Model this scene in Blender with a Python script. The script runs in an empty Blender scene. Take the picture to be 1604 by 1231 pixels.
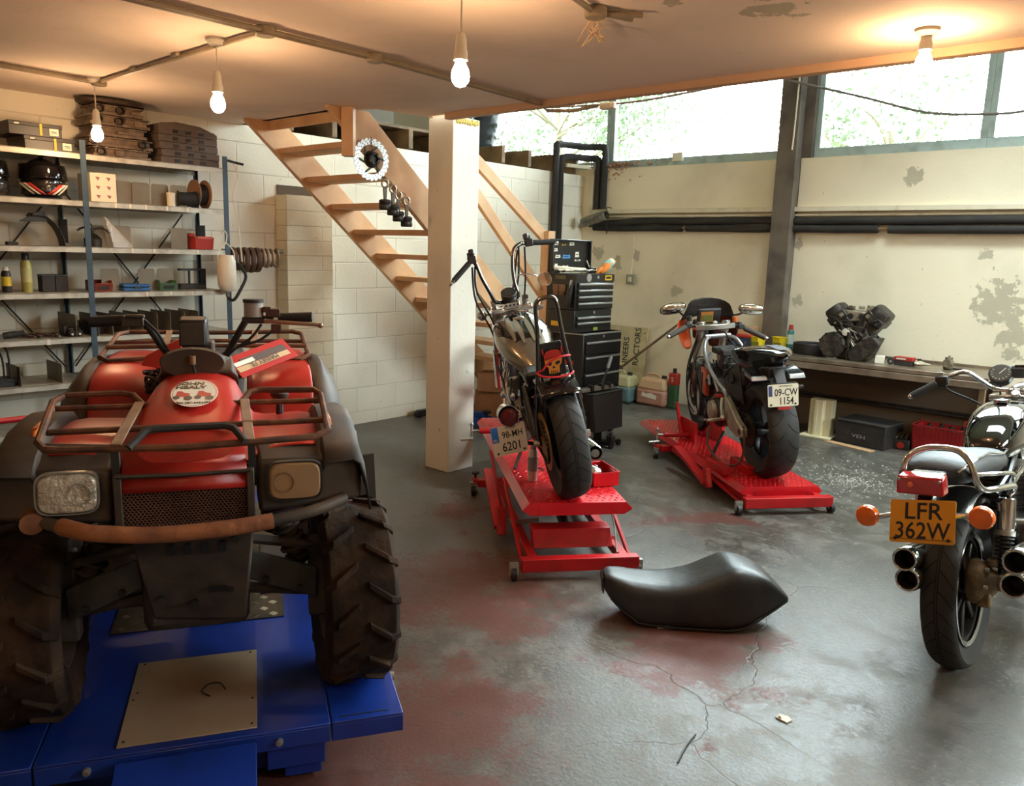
import bpy, bmesh, math, random
from mathutils import Vector as V, Matrix as M
random.seed(7)
SC = bpy.context.scene
COL = SC.collection
PI = math.pi
rad = math.radians
def lin(c):
    return tuple(((x/255)/12.92 if x/255 <= .04045 else ((x/255+.055)/1.055)**2.4) for x in c)
# ---------------------------------------------------------------- camera
_pitch, _yaw, _roll = rad(10.105), rad(-41.387), rad(1.7125)
_f = V((math.sin(_yaw)*math.cos(_pitch), math.cos(_yaw)*math.cos(_pitch), -math.sin(_pitch)))
_r = V((math.cos(_yaw), -math.sin(_yaw), 0)); _u = _r.cross(_f)
_r2 = _r*math.cos(_roll)+_u*math.sin(_roll); _u2 = -_r*math.sin(_roll)+_u*math.cos(_roll)
cd = bpy.data.cameras.new('camera'); cam = bpy.data.objects.new('camera', cd); COL.objects.link(cam)
cd.sensor_fit = 'HORIZONTAL'; cd.sensor_width = 36; cd.lens = 1243.35/1604*36; cd.clip_end = 200
m = M.Identity(4)
for i in range(3): m[i][0] = _r2[i]; m[i][1] = _u2[i]; m[i][2] = -_f[i]
m[0][3], m[1][3], m[2][3] = 0, 0, 1.6
cam.matrix_world = m; SC.camera = cam
# ---------------------------------------------------------------- sky and exposure
w = bpy.data.worlds.new('overcast_sky'); SC.world = w; w.use_nodes = True
_bg = w.node_tree.nodes['Background']; _bg.inputs[0].default_value = (.86, .95, 1, 1); _bg.inputs[1].default_value = 25.0
SC.view_settings.view_transform = 'Standard'; SC.view_settings.look = 'None'
SC.view_settings.gamma = 1; SC.view_settings.exposure = 0.72; SC.view_settings.use_curve_mapping = False
try:
    SC.cycles.use_denoising = True; SC.cycles.max_bounces = 8; SC.cycles.diffuse_bounces = 5; SC.cycles.glossy_bounces = 4
    SC.cycles.sample_clamp_indirect = 6; SC.cycles.caustics_reflective = False; SC.cycles.caustics_refractive = False
except Exception: pass
# daylight through the high windows, and the added side window and roof light: portals guide the sky light
def portal(loc, rot, sx, sy):
    l = bpy.data.lights.new('sky_portal', 'AREA'); l.shape = 'RECTANGLE'; l.size = sx; l.size_y = sy
    l.cycles.is_portal = True
    o = bpy.data.objects.new('sky_portal', l); o.location = loc; o.rotation_euler = rot; COL.objects.link(o)
portal((-1.5, 7.83, 3.5), (-PI/2, 0, 0), 14.0, 1.7)
portal((5.45, 5.7, 3.55), (0, PI/2, 0), 1.7, 3.4)
portal((-.5, 5.6, 4.72), (0, 0, 0), 3.0, 1.0)
# ---------------------------------------------------------------- materials
MATS = {}
def mat(name, c, rough=.5, metal=0., c2=None, scale=8., amt=.5, bump=0., bscale=None, spec=.5, coat=0., alpha=1., trans=0., emit=0., detail=4., sharp=0.):
    """principled material: base colour c (sRGB 0-255), worn/dirty towards c2 by a noise"""
    if name in MATS: return MATS[name]
    a = bpy.data.materials.new(name); a.use_nodes = True; nt = a.node_tree; N = nt.nodes; L = nt.links
    p = N['Principled BSDF']
    p.inputs['Base Color'].default_value = (*lin(c), 1); p.inputs['Roughness'].default_value = rough
    p.inputs['Metallic'].default_value = metal; p.inputs['Specular IOR Level'].default_value = spec
    p.inputs['Coat Weight'].default_value = coat; p.inputs['Alpha'].default_value = alpha
    p.inputs['Transmission Weight'].default_value = trans
    if emit:
        p.inputs['Emission Color'].default_value = (*lin(c), 1); p.inputs['Emission Strength'].default_value = emit
    tc = N.new('ShaderNodeTexCoord')
    if c2 is not None:
        n = N.new('ShaderNodeTexNoise'); n.inputs['Scale'].default_value = scale; n.inputs['Detail'].default_value = detail
        L.new(tc.outputs['Object'], n.inputs['Vector'])
        r = N.new('ShaderNodeValToRGB'); e = r.color_ramp.elements
        h = .5-amt*.5; wd = .22*(1-sharp)+.01
        e[0].position = max(0, 1-amt-wd*.5-.05); e[0].color = (*lin(c), 1)
        e[1].position = min(1, 1-amt+wd*.5+.05); e[1].color = (*lin(c2), 1)
        L.new(n.outputs['Fac'], r.inputs['Fac']); L.new(r.outputs['Color'], p.inputs['Base Color'])
    if bump:
        n2 = N.new('ShaderNodeTexNoise'); n2.inputs['Scale'].default_value = bscale or scale*3; n2.inputs['Detail'].default_value = 5
        L.new(tc.outputs['Object'], n2.inputs['Vector'])
        b = N.new('ShaderNodeBump'); b.inputs['Strength'].default_value = bump; b.inputs['Distance'].default_value = .02
        L.new(n2.outputs['Fac'], b.inputs['Height']); L.new(b.outputs['Normal'], p.inputs['Normal'])
    MATS[name] = a; return a
# ---------------------------------------------------------------- mesh builder
def frame(axis, hint=None):
    a = V(axis).normalized(); h = V(hint) if hint else (V((0, 0, 1)) if abs(a.z) < .9 else V((1, 0, 0)))
    u = h.cross(a)
    if u.length < 1e-6: u = V((1, 0, 0)).cross(a)
    u.normalize(); return u, a.cross(u), a
def smooth_path(pts, k=6, closed=False):
    P = [V(p) for p in pts]; n = len(P)
    if n < 3: return P
    out = []
    rng = range(n) if closed else range(n-1)
    for i in rng:
        g = (lambda j: P[j % n]) if closed else (lambda j: P[max(0, min(n-1, j))])
        p0, p1, p2, p3 = g(i-1), g(i), g(i+1), g(i+2)
        for s in range(k):
            t = s/k; t2 = t*t; t3 = t2*t
            out.append(.5*((2*p1)+(p2-p0)*t+(2*p0-5*p1+4*p2-p3)*t2+(3*p1-p0-3*p2+p3)*t3))
    if not closed: out.append(P[-1])
    return out
class MB:
    def __init__(s): s.v = []; s.f = []; s.mi = []; s.c = 0; s.T = None
    def use(s, i): s.c = i; return s
    def add(s, vs, fs):
        o = len(s.v); s.v += [V(q) if s.T is None else s.T @ V(q) for q in vs]
        s.f += [tuple(o+i for i in f) for f in fs]; s.mi += [s.c]*len(fs); return s
    def bx(s, x0, x1, y0, y1, z0, z1):
        return s.hexa([(x0,y0,z0),(x1,y0,z0),(x1,y1,z0),(x0,y1,z0)], [(x0,y0,z1),(x1,y0,z1),(x1,y1,z1),(x0,y1,z1)])
    def hexa(s, b, t):
        return s.add(list(b)+list(t), [(3,2,1,0),(4,5,6,7),(0,1,5,4),(1,2,6,5),(2,3,7,6),(3,0,4,7)])
    def box(s, c, sz, rz=0, rot=None):
        R = rot if rot is not None else M.Rotation(rz, 3, 'Z'); c = V(c); x, y, z = (q/2 for q in sz)
        k = [c+R @ V(q) for q in ((-x,-y,-z),(x,-y,-z),(x,y,-z),(-x,y,-z),(-x,-y,z),(x,-y,z),(x,y,z),(-x,y,z))]
        return s.hexa(k[:4], k[4:])
    def bar(s, p0, p1, w, h, hint=None):
        """box beam from p0 to p1, w across (u), h along the hint-ish direction"""
        p0, p1 = V(p0), V(p1); u, v, a = frame(p1-p0, hint)
        q = [u*(w/2*i)+v*(h/2*j) for i, j in ((-1,-1),(1,-1),(1,1),(-1,1))]
        return s.hexa([p0+k for k in q], [p1+k for k in q])
    def cyl(s, p0, p1, r0, r1=None, n=16, cap=True):
        r1 = r0 if r1 is None else r1; p0, p1 = V(p0), V(p1); u, v, a = frame(p1-p0)
        c = [(math.cos(2*PI*i/n), math.sin(2*PI*i/n)) for i in range(n)]
        vs = [p0+(u*x+v*y)*r0 for x, y in c]+[p1+(u*x+v*y)*r1 for x, y in c]
        fs = [(i, (i+1) % n, n+(i+1) % n, n+i) for i in range(n)]
        if cap: fs += [tuple(range(n-1, -1, -1)), tuple(range(n, 2*n))]
        return s.add(vs, fs)
    def tube(s, pts, r, n=8, k=0, closed=False, cap=True):
        P = smooth_path(pts, k, closed) if k else [V(p) for p in pts]
        m_ = len(P); R = r if hasattr(r, '__len__') else None
        vs = []; u = None
        for i, p in enumerate(P):
            if closed: t = P[(i+1) % m_]-P[i-1]
            else: t = P[min(i+1, m_-1)]-P[max(i-1, 0)]
            t = t.normalized() if t.length > 1e-9 else V((0, 0, 1))
            if u is None: u = frame(t)[0]
            u = (u-t*u.dot(t)); u = u.normalized() if u.length > 1e-6 else frame(t)[0]
            v = t.cross(u)
            rr = r if R is None else R[0]+(R[-1]-R[0])*i/(m_-1) if len(R) == 2 else R[min(len(R)-1, int(i*len(R)/m_))]
            vs += [p+(u*math.cos(2*PI*j/n)+v*math.sin(2*PI*j/n))*rr for j in range(n)]
        fs = []
        for i in range(m_ if closed else m_-1):
            a = i*n; b = ((i+1) % m_)*n
            fs += [(a+j, a+(j+1) % n, b+(j+1) % n, b+j) for j in range(n)]
        if cap and not closed: fs += [tuple(range(n-1, -1, -1)), tuple(range((m_-1)*n, m_*n))]
        return s.add(vs, fs)
    def lathe(s, prof, o, axis, n=24, cap=True, a0=0, a1=None):
        """prof: list of (radius, height along axis)"""
        u, v, a = frame(axis); o = V(o); full = a1 is None; a1 = 2*PI if full else a1
        m_ = n if full else n+1; vs = []
        for r, h in prof:
            vs += [o+a*h+(u*math.cos(a0+(a1-a0)*j/n)+v*math.sin(a0+(a1-a0)*j/n))*r for j in range(m_)]
        fs = []
        for i in range(len(prof)-1):
            for j in range(n):
                k2 = (j+1) % m_
                fs.append((i*m_+j, i*m_+k2, (i+1)*m_+k2, (i+1)*m_+j))
        if cap and full:
            if prof[0][0] > 1e-6: fs.append(tuple(range(m_-1, -1, -1)))
            if prof[-1][0] > 1e-6: fs.append(tuple(range((len(prof)-1)*m_, len(prof)*m_)))
        return s.add(vs, fs)
    def loft(s, rings, cap=True, closed=True):
        n = len(rings[0]); vs = [p for r in rings for p in r]; fs = []
        for i in range(len(rings)-1):
            for j in range(n if closed else n-1):
                k2 = (j+1) % n; fs.append((i*n+j, i*n+k2, (i+1)*n+k2, (i+1)*n+j))
        if cap and closed: fs += [tuple(range(n-1, -1, -1)), tuple(range((len(rings)-1)*n, len(rings)*n))]
        return s.add(vs, fs)
    def prism(s, poly, o, U, W, d):
        """poly: 2-D outline in the (U, W) plane at o, pushed along d (a vector)"""
        o, U, W, d = V(o), V(U), V(W), V(d); n = len(poly)
        vs = [o+U*x+W*y for x, y in poly]; vs += [p+d for p in vs]
        return s.add(vs, [tuple(range(n-1, -1, -1)), tuple(range(n, 2*n))]+[(i, (i+1) % n, n+(i+1) % n, n+i) for i in range(n)])
    def sphere(s, c, r, n=16, m_=10, R=None):
        rx, ry, rz = (r, r, r) if not hasattr(r, '__len__') else r; c = V(c); vs = []; fs = []
        for i in range(1, m_):
            t = PI*i/m_
            for j in range(n):
                q = V((rx*math.sin(t)*math.cos(2*PI*j/n), ry*math.sin(t)*math.sin(2*PI*j/n), rz*math.cos(t)))
                vs.append(c+(R @ q if R else q))
        top, bot = len(vs), len(vs)+1
        q = V((0, 0, rz)); vs += [c+(R @ q if R else q), c-(R @ q if R else q)]
        for i in range(m_-2):
            for j in range(n): fs.append((i*n+j, (i+1)*n+j, (i+1)*n+(j+1) % n, i*n+(j+1) % n))
        for j in range(n): fs += [(top, j, (j+1) % n), (bot, (m_-2)*n+(j+1) % n, (m_-2)*n+j)]
        return s.add(vs, fs)
    def torus(s, c, axis, R, r, n=24, k=8, a0=0, a1=None):
        u, v, a = frame(axis); c = V(c); cl = a1 is None; e = 2*PI if cl else a1
        P = [c+(u*math.cos(a0+(e-a0)*i/n)+v*math.sin(a0+(e-a0)*i/n))*R for i in range(n if cl else n+1)]
        return s.tube(P, r, k, closed=cl)
    def build(s, name, mt, parent=None, bevel=0, sub=0, flat=False, thick=0, ang=40):
        me = bpy.data.meshes.new(name); me.from_pydata([tuple(q) for q in s.v], [], s.f)
        for q in (mt if isinstance(mt, (list, tuple)) else [mt]): me.materials.append(q)
        if any(s.mi): me.polygons.foreach_set('material_index', s.mi)
        bm = bmesh.new(); bm.from_mesh(me); bmesh.ops.recalc_face_normals(bm, faces=bm.faces); bm.to_mesh(me); bm.free()
        if not flat:
            me.polygons.foreach_set('use_smooth', [True]*len(me.polygons))
            try: me.set_sharp_from_angle(angle=rad(ang))
            except Exception: pass
        o = bpy.data.objects.new(name, me); COL.objects.link(o)
        if parent is not None: o.parent = parent
        if thick:
            q = o.modifiers.new('solid', 'SOLIDIFY'); q.thickness = thick; q.offset = 0
        if bevel:
            q = o.modifiers.new('bevel', 'BEVEL'); q.width = bevel; q.segments = 2; q.limit_method = 'ANGLE'; q.angle_limit = rad(35)
        if sub:
            q = o.modifiers.new('sub', 'SUBSURF'); q.levels = sub; q.render_levels = sub
        return o
def tag(o, label=None, cat=None, group=None, kind=None):
    if label: o['label'] = label
    if cat: o['category'] = cat
    if group: o['group'] = group
    if kind: o['kind'] = kind
    return o
def thing(name, label, cat, loc=(0, 0, 0), rot=(0, 0, 0), group=None):
    o = bpy.data.objects.new(name, None); COL.objects.link(o); o.empty_display_size = .1
    o.location = loc; o.rotation_euler = rot
    return tag(o, label, cat, group)
def struct(o): o['kind'] = 'structure'; return o
def copy_tree(o, parent=None):
    c = o.copy(); COL.objects.link(c)
    if parent is not None: c.parent = parent
    for ch in list(o.children): copy_tree(ch, c)
    return c
def text(name, s, mt, parent, o, U, W, size, off=.0008, depth=.0004, align='CENTER', xs=1., bold=0.):
    """flat lettering: centre o, reading direction U, up direction W"""
    cu = bpy.data.curves.new('t', 'FONT'); cu.body = s; cu.size = size; cu.align_x = align; cu.align_y = 'CENTER'
    cu.extrude = depth; cu.resolution_u = 3; cu.offset = bold; cu.space_line = .95
    t = bpy.data.objects.new('t', cu); COL.objects.link(t)
    bpy.context.view_layer.update()
    me = bpy.data.meshes.new_from_object(t.evaluated_get(bpy.context.evaluated_depsgraph_get()))
    bpy.data.objects.remove(t); bpy.data.curves.remove(cu)
    U = V(U).normalized(); W = V(W).normalized(); n = U.cross(W)
    for q in me.vertices:
        c = q.co; q.co = V(o)+U*(c.x*xs)+W*c.y+n*(c.z+off)
    me.materials.clear(); me.materials.append(mt); me.name = name
    r = bpy.data.objects.new(name, me); COL.objects.link(r)
    if parent is not None: r.parent = parent
    return r
X, Y, Z = V((1, 0, 0)), V((0, 1, 0)), V((0, 0, 1))
# ================================================================ setting materials
def nodes(name):
    a = bpy.data.materials.new(name); a.use_nodes = True
    return a, a.node_tree.nodes, a.node_tree.links, a.node_tree.nodes['Principled BSDF']
def mth(N, L, op, a, b=None, clamp=False):
    n = N.new('ShaderNodeMath'); n.operation = op; n.use_clamp = clamp
    for i, q in enumerate((a, b)):
        if q is None: continue
        if isinstance(q, (int, float)): n.inputs[i].default_value = q
        else: L.new(q, n.inputs[i])
    return n.outputs[0]
def noise(N, L, vec, sc, det=4., rough=.5, dist=0.):
    n = N.new('ShaderNodeTexNoise'); n.inputs['Scale'].default_value = sc; n.inputs['Detail'].default_value = det
    n.inputs['Roughness'].default_value = rough; n.inputs['Distortion'].default_value = dist
    L.new(vec, n.inputs['Vector']); return n.outputs['Fac']
def mixc(N, L, f, a, b):
    n = N.new('ShaderNodeMix'); n.data_type = 'RGBA'
    for k, q in ((0, f), (6, a), (7, b)):
        if isinstance(q, (int, float)): n.inputs[k].default_value = q
        elif isinstance(q, tuple): n.inputs[k].default_value = (*lin(q), 1)
        else: L.new(q, n.inputs[k])
    return n.outputs[2]
def near(N, L, pos, c, r):
    """1 at point c falling to 0 at distance r"""
    n = N.new('ShaderNodeVectorMath'); n.operation = 'DISTANCE'; L.new(pos, n.inputs[0]); n.inputs[1].default_value = c
    return mth(N, L, 'SUBTRACT', 1., mth(N, L, 'DIVIDE', n.outputs['Value'], r), True)
def sstep(N, L, v, a, b):
    n = N.new('ShaderNodeMapRange'); n.interpolation_type = 'SMOOTHSTEP'; L.new(v, n.inputs[0])
    n.inputs[1].default_value = a; n.inputs[2].default_value = b; return n.outputs[0]
def painted_wall(name, c, patches=(), block=None, speck=.5, rough=.75):
    a, N, L, p = nodes(name); tc = N.new('ShaderNodeTexCoord'); ob = tc.outputs['Object']
    n1 = noise(N, L, ob, 1.3, 5); n2 = noise(N, L, ob, 38, 3)
    dirt = tuple(q*.91 for q in c)
    col = mixc(N, L, sstep(N, L, n1, .42, .75), c, dirt)
    dots = sstep(N, L, noise(N, L, ob, 21, 2), .74, .77)
    col = mixc(N, L, mth(N, L, 'MULTIPLY', dots, speck), col, (92, 84, 70))
    hgt = mth(N, L, 'MULTIPLY', n2, .25)
    if patches:
        pn = noise(N, L, ob, 10, 8, .7); tot = None
        for q, r in patches:
            k = near(N, L, ob, q, r); tot = k if tot is None else mth(N, L, 'MAXIMUM', tot, k)
        f = sstep(N, L, mth(N, L, 'ADD', mth(N, L, 'MULTIPLY', tot, .42), pn), .74, .77)
        f = mth(N, L, 'MULTIPLY', f, sstep(N, L, tot, .02, .06))
        col = mixc(N, L, mth(N, L, 'MULTIPLY', f, .75), col, (170, 162, 140)); hgt = mth(N, L, 'SUBTRACT', hgt, mth(N, L, 'MULTIPLY', f, .5))
    if block:
        mp = N.new('ShaderNodeMapping'); L.new(ob, mp.inputs[0])
        mp.inputs['Rotation'].default_value = block[0]; mp.inputs['Location'].default_value = block[1]
        b = N.new('ShaderNodeTexBrick'); L.new(mp.outputs[0], b.inputs['Vector'])
        b.inputs['Scale'].default_value = 1; b.inputs['Brick Width'].default_value = block[2]; b.inputs['Row Height'].default_value = block[3]
        b.inputs['Mortar Size'].default_value = .006; b.inputs['Mortar Smooth'].default_value = .6
        b.inputs['Color1'].default_value = (1, 1, 1, 1); b.inputs['Color2'].default_value = (.9, .9, .9, 1); b.inputs['Mortar'].default_value = (.8, .8, .8, 1)
        f = sstep(N, L, noise(N, L, ob, 2.2, 3), .3, .6)
        k = mth(N, L, 'MULTIPLY', b.outputs['Fac'], mth(N, L, 'ADD', mth(N, L, 'MULTIPLY', f, .3), .05))
        col = mixc(N, L, k, col, (150, 138, 116)); hgt = mth(N, L, 'SUBTRACT', hgt, mth(N, L, 'MULTIPLY', b.outputs['Fac'], .8))
    L.new(col, p.inputs['Base Color']); p.inputs['Roughness'].default_value = rough; p.inputs['Specular IOR Level'].default_value = .3
    bp = N.new('ShaderNodeBump'); bp.inputs['Strength'].default_value = .6; bp.inputs['Distance'].default_value = .008
    L.new(hgt, bp.inputs['Height']); L.new(bp.outputs['Normal'], p.inputs['Normal']); return a
def floor_mat():
    a, N, L, p = nodes('worn_painted_concrete'); tc = N.new('ShaderNodeTexCoord'); ob = tc.outputs['Object']
    cn0 = N.new('ShaderNodeTexNoise'); cn0.inputs['Scale'].default_value = 1.7; cn0.inputs['Detail'].default_value = 7; cn0.inputs['Roughness'].default_value = .65; L.new(ob, cn0.inputs['Vector'])
    sc0 = N.new('ShaderNodeVectorMath'); sc0.operation = 'MULTIPLY_ADD'; sc0.inputs[1].default_value = (1.6, 1.6, 0); L.new(cn0.outputs['Color'], sc0.inputs[0])
    of0 = N.new('ShaderNodeVectorMath'); of0.operation = 'SUBTRACT'; of0.inputs[1].default_value = (.8, .8, 0); L.new(ob, of0.inputs[0]); L.new(of0.outputs[0], sc0.inputs[2]); wob_ = sc0.outputs[0]
    big = noise(N, L, ob, .9, 5, .55); med = noise(N, L, ob, 3.2, 6, .6); fine = noise(N, L, ob, 44, 6, .7); grit = noise(N, L, ob, 70, 3)
    col = mixc(N, L, sstep(N, L, big, .35, .7), (88, 85, 79), (66, 60, 52))
    wear = sstep(N, L, noise(N, L, ob, 5.5, 9, .75), .46, .6)
    col = mixc(N, L, mth(N, L, 'MULTIPLY', wear, .45), col, (128, 123, 114)); col = mixc(N, L, mth(N, L, 'MULTIPLY', sstep(N, L, fine, .52, .66), .45), col, (142, 137, 127))
    red = None
    for q, r in (((-1.9, 1.5, 0), 1.15), ((-2.6, 2.6, 0), 1.0), ((-1.45, 2.75, 0), .7), ((-1.5, 1.2, 0), .9), ((-3.4, 3.3, 0), .6), ((-2.3, 4.3, 0), .6), ((-1.07, 2.33, 0), .12)):
        k = near(N, L, wob_, q, r); red = k if red is None else mth(N, L, 'MAXIMUM', red, k)
    rp = sstep(N, L, mth(N, L, 'ADD', mth(N, L, 'MULTIPLY', red, .5), mth(N, L, 'ADD', mth(N, L, 'MULTIPLY', med, .62), mth(N, L, 'MULTIPLY', fine, .5))), .80, .92)
    rp = mth(N, L, 'MULTIPLY', rp, sstep(N, L, red, 0, .12))
    soft = mth(N, L, 'MULTIPLY', sstep(N, L, red, .1, .9), .45)
    col = mixc(N, L, soft, col, (98, 78, 68)); col = mixc(N, L, mth(N, L, 'MULTIPLY', rp, .75), col, (98, 48, 40))
    oil = None
    for q, r in (((-3.3, 2.3, 0), 1.0), ((-2.9, 2.1, 0), .8), ((-.5, 3.0, 0), .7), ((-3.6, 4.6, 0), 1.3)):
        k = near(N, L, wob_, q, r); oil = k if oil is None else mth(N, L, 'MAXIMUM', oil, k)
    col = mixc(N, L, mth(N, L, 'MULTIPLY', sstep(N, L, mth(N, L, 'ADD', oil, mth(N, L, 'MULTIPLY', med, .5)), .5, .95), .6), col, (72, 66, 56))
    spots = mth(N, L, 'MAXIMUM', sstep(N, L, noise(N, L, ob, 13, 8, .72), .60, .66), sstep(N, L, noise(N, L, ob, 48, 5, .65), .59, .66)); col = mixc(N, L, mth(N, L, 'MULTIPLY', spots, .75), col, (58, 54, 48))
    vo = N.new('ShaderNodeTexVoronoi'); vo.feature = 'DISTANCE_TO_EDGE'; vo.inputs['Scale'].default_value = .62
    ad = N.new('ShaderNodeVectorMath'); ad.operation = 'ADD'; cn = N.new('ShaderNodeTexNoise'); cn.inputs['Scale'].default_value = 2.5; cn.inputs['Detail'].default_value = 6
    L.new(ob, cn.inputs['Vector']); sc = N.new('ShaderNodeVectorMath'); sc.operation = 'SCALE'; sc.inputs['Scale'].default_value = .3
    L.new(cn.outputs['Color'], sc.inputs[0]); L.new(ob, ad.inputs[0]); L.new(sc.outputs[0], ad.inputs[1]); L.new(ad.outputs[0], vo.inputs['Vector'])
    crack = mth(N, L, 'SUBTRACT', 1., sstep(N, L, vo.outputs['Distance'], .0008, .003))
    crack = mth(N, L, 'MULTIPLY', crack, sstep(N, L, big, .42, .55))
    col = mixc(N, L, mth(N, L, 'MULTIPLY', crack, .35), col, (52, 47, 42))
    L.new(col, p.inputs['Base Color'])
    ro = mth(N, L, 'ADD', .25, mth(N, L, 'MULTIPLY', fine, .26)); ro = mth(N, L, 'ADD', ro, mth(N, L, 'MULTIPLY', rp, .1)); ro = mth(N, L, 'ADD', ro, mth(N, L, 'MULTIPLY', wear, .16))
    L.new(ro, p.inputs['Roughness']); p.inputs['Specular IOR Level'].default_value = .5
    bp = N.new('ShaderNodeBump'); bp.inputs['Strength'].default_value = .5; bp.inputs['Distance'].default_value = .003
    hh = mth(N, L, 'SUBTRACT', mth(N, L, 'ADD', mth(N, L, 'MULTIPLY', fine, .9), mth(N, L, 'MULTIPLY', grit, .5)), crack)
    L.new(hh, bp.inputs['Height']); L.new(bp.outputs['Normal'], p.inputs['Normal']); return a
def glass_mat():
    a = bpy.data.materials.new('dusty_window_glass'); a.use_nodes = True; N = a.node_tree.nodes; L = a.node_tree.links
    N.remove(N['Principled BSDF']); o = N['Material Output']
    t = N.new('ShaderNodeBsdfTransparent'); t.inputs[0].default_value = (.93, .97, .96, 1)
    g = N.new('ShaderNodeBsdfGlossy'); g.inputs['Roughness'].default_value = .03
    fr = N.new('ShaderNodeFresnel'); fr.inputs[0].default_value = 1.45
    mx = N.new('ShaderNodeMixShader'); L.new(fr.outputs[0], mx.inputs[0]); L.new(t.outputs[0], mx.inputs[1]); L.new(g.outputs[0], mx.inputs[2])
    L.new(mx.outputs[0], o.inputs[0]); return a
CREAM = (240, 228, 202)
m_wleft = painted_wall('white_painted_block', (240, 232, 214), block=((PI/2, 0, PI/2), (0, 0, 0), .45, .225), speck=.6)
# object coords: brick pattern needs (Y, Z): rotate so that x'=Y, y'=Z
def fix_block(a, loc):
    for n in a.node_tree.nodes:
        if n.type == 'MAPPING':
            n.vector_type = 'POINT'
            cb = a.node_tree.nodes.new('ShaderNodeCombineXYZ'); sp = a.node_tree.nodes.new('ShaderNodeSeparateXYZ')
            src = n.inputs[0].links[0].from_socket; a.node_tree.links.new(src, sp.inputs[0])
            a.node_tree.links.new(sp.outputs[1], cb.inputs[0]); a.node_tree.links.new(sp.outputs[2], cb.inputs[1])
            a.node_tree.links.new(cb.outputs[0], n.inputs[0]); n.inputs['Rotation'].default_value = (0, 0, 0); n.inputs['Location'].default_value = loc
fix_block(m_wleft, (.1, .115, 0))
m_pier = painted_wall('white_painted_pier', (236, 224, 196), block=((0, 0, 0), (0, 0, 0), 2.6, .118), speck=.5); fix_block(m_pier, (-.03, .02, 0))
m_wwin = painted_wall('cream_plaster', CREAM, patches=(((-1.38, 7.7, 1.30), .42), ((-1.24, 7.7, 1.0), .3), ((-1.1, 7.7, 1.45), .3), ((-2.17, 7.62, 2.34), .18), ((-5.5, 7.7, 1.62), .16), ((-5.25, 7.7, 1.5), .2),
    ((-4.98, 7.7, 1.6), .13), ((-4.46, 7.7, 1.23), .15), ((-1.52, 7.7, 1.68), .12), ((-3.12, 7.7, 1.2), .13), ((-3.14, 7.7, 1.75), .12)), speck=.35)
m_ceil = painted_wall('old_white_ceiling_paint', (238, 218, 202), patches=(((-1.35, 2.9, 2.49), .22), ((-1.62, 2.62, 2.49), .1)), speck=.15, rough=.85)
m_col = painted_wall('white_rendered_column', (238, 230, 214), speck=.45)
m_roof = mat('roof_lining', (206, 200, 190), .9); m_floor = floor_mat(); m_glass = glass_mat()
m_frame = mat('grey_green_window_paint', (172, 190, 188), .55, c2=(136, 146, 140), scale=9, amt=.35)
m_steel = mat('dark_brown_steel_paint', (108, 97, 86), .6, c2=(66, 58, 54), scale=5, amt=.4)
m_wood = mat('pine_wood', (218, 174, 130), .6, c2=(190, 142, 100), scale=3, amt=.45, bump=.1)
m_joist = mat('old_grey_timber', (140, 116, 86), .8, c2=(100, 80, 58), scale=6, amt=.5)
# ================================================================ room shell
X0, X1, Y0, Y1 = -9.2, 5.5, -4.2, 7.7
def sb(name, mt, *a, bevel=0): return struct(MB().bx(*a).build(name, mt, bevel=bevel))
sb('floor', m_floor, X0-.3, X1+.3, Y0-.3, Y1+.25, -.2, 0)
# low slab over the front half, notched for the stair
poly = [(-5.98, Y0), (X1, Y0), (X1, 3.84), (-4.24, 3.84), (-4.30, 3.46), (-4.42, 3.40), (-5.98, 3.34)]
struct(MB().prism(poly, (0, 0, 2.49), X, Y, (0, 0, .22)).build('ceiling', m_ceil))
struct(MB().bx(-4.02, X1, 3.80, 3.86, 2.452, 2.52).build('trim_1', mat('stained_beam_paint', (196, 160, 130), .8), bevel=.004))
for i, a in enumerate(((X0-.3, X1+.3, Y0-.3, 5.1), (X0-.3, X1+.3, 6.1, Y1+.3), (X0-.3, -2, 5.1, 6.1), (1, X1+.3, 5.1, 6.1))): sb('ceiling_roof' if not i else 'ceiling_roof.%03d' % i, m_roof, *a, 4.75, 4.95)
sb('window_20', m_glass, -2, 1, 5.1, 6.1, 4.9, 4.91)  # unseen roof light, added to brighten the room from above
sb('wall_left', m_wleft, -5.96, -5.76, Y0, Y1, 0, 2.49)
sb('wall_far_left', m_roof, X0-.3, X0, Y0, Y1, 0, 4.75)
sb('wall_behind', m_ceil, X0, X1, Y0-.3, Y0, 0, 4.75)
for i, a in enumerate(((Y0, 4.0, 0, 4.75), (7.4, Y1, 0, 4.75), (4.0, 7.4, 0, 2.7), (4.0, 7.4, 4.4, 4.75))): sb('wall_right' if not i else 'wall_right.%03d' % i, m_ceil, X1, X1+.3, *a)
r_ = bpy.data.objects.new('window_8', None); COL.objects.link(r_); r_.location = (X1+.1, 5.7, 2.7); r_['kind'] = 'structure'  # unseen window, added to send daylight across to the left wall
MB().bx(-.03, .03, -1.7, 1.7, 0, .07).bx(-.03, .03, -1.7, 1.7, 1.63, 1.7).bx(-.03, .03, -1.7, -1.64, .07, 1.63).bx(-.03, .03, 1.64, 1.7, .07, 1.63).bx(-.03, .03, -.03, .03, .07, 1.63).build('window_frame', m_frame, r_); MB().bx(-.004, .004, -1.64, 1.64, .07, 1.63).build('pane', m_glass, r_)
sb('wall_window', m_wwin, X0, X1, Y1, Y1+.25, 0, 2.56)
sb('wall_window_header', m_wwin, X0, X1, Y1, Y1+.25, 4.3, 4.75)
sb('trim_2', m_wwin, -5.52, -3.36, 7.66, 7.705, 2.10, 2.555, bevel=.004)
sb('trim_3', m_wwin, -3.17, X1, 7.66, 7.705, 2.10, 2.555, bevel=.004)
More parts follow.
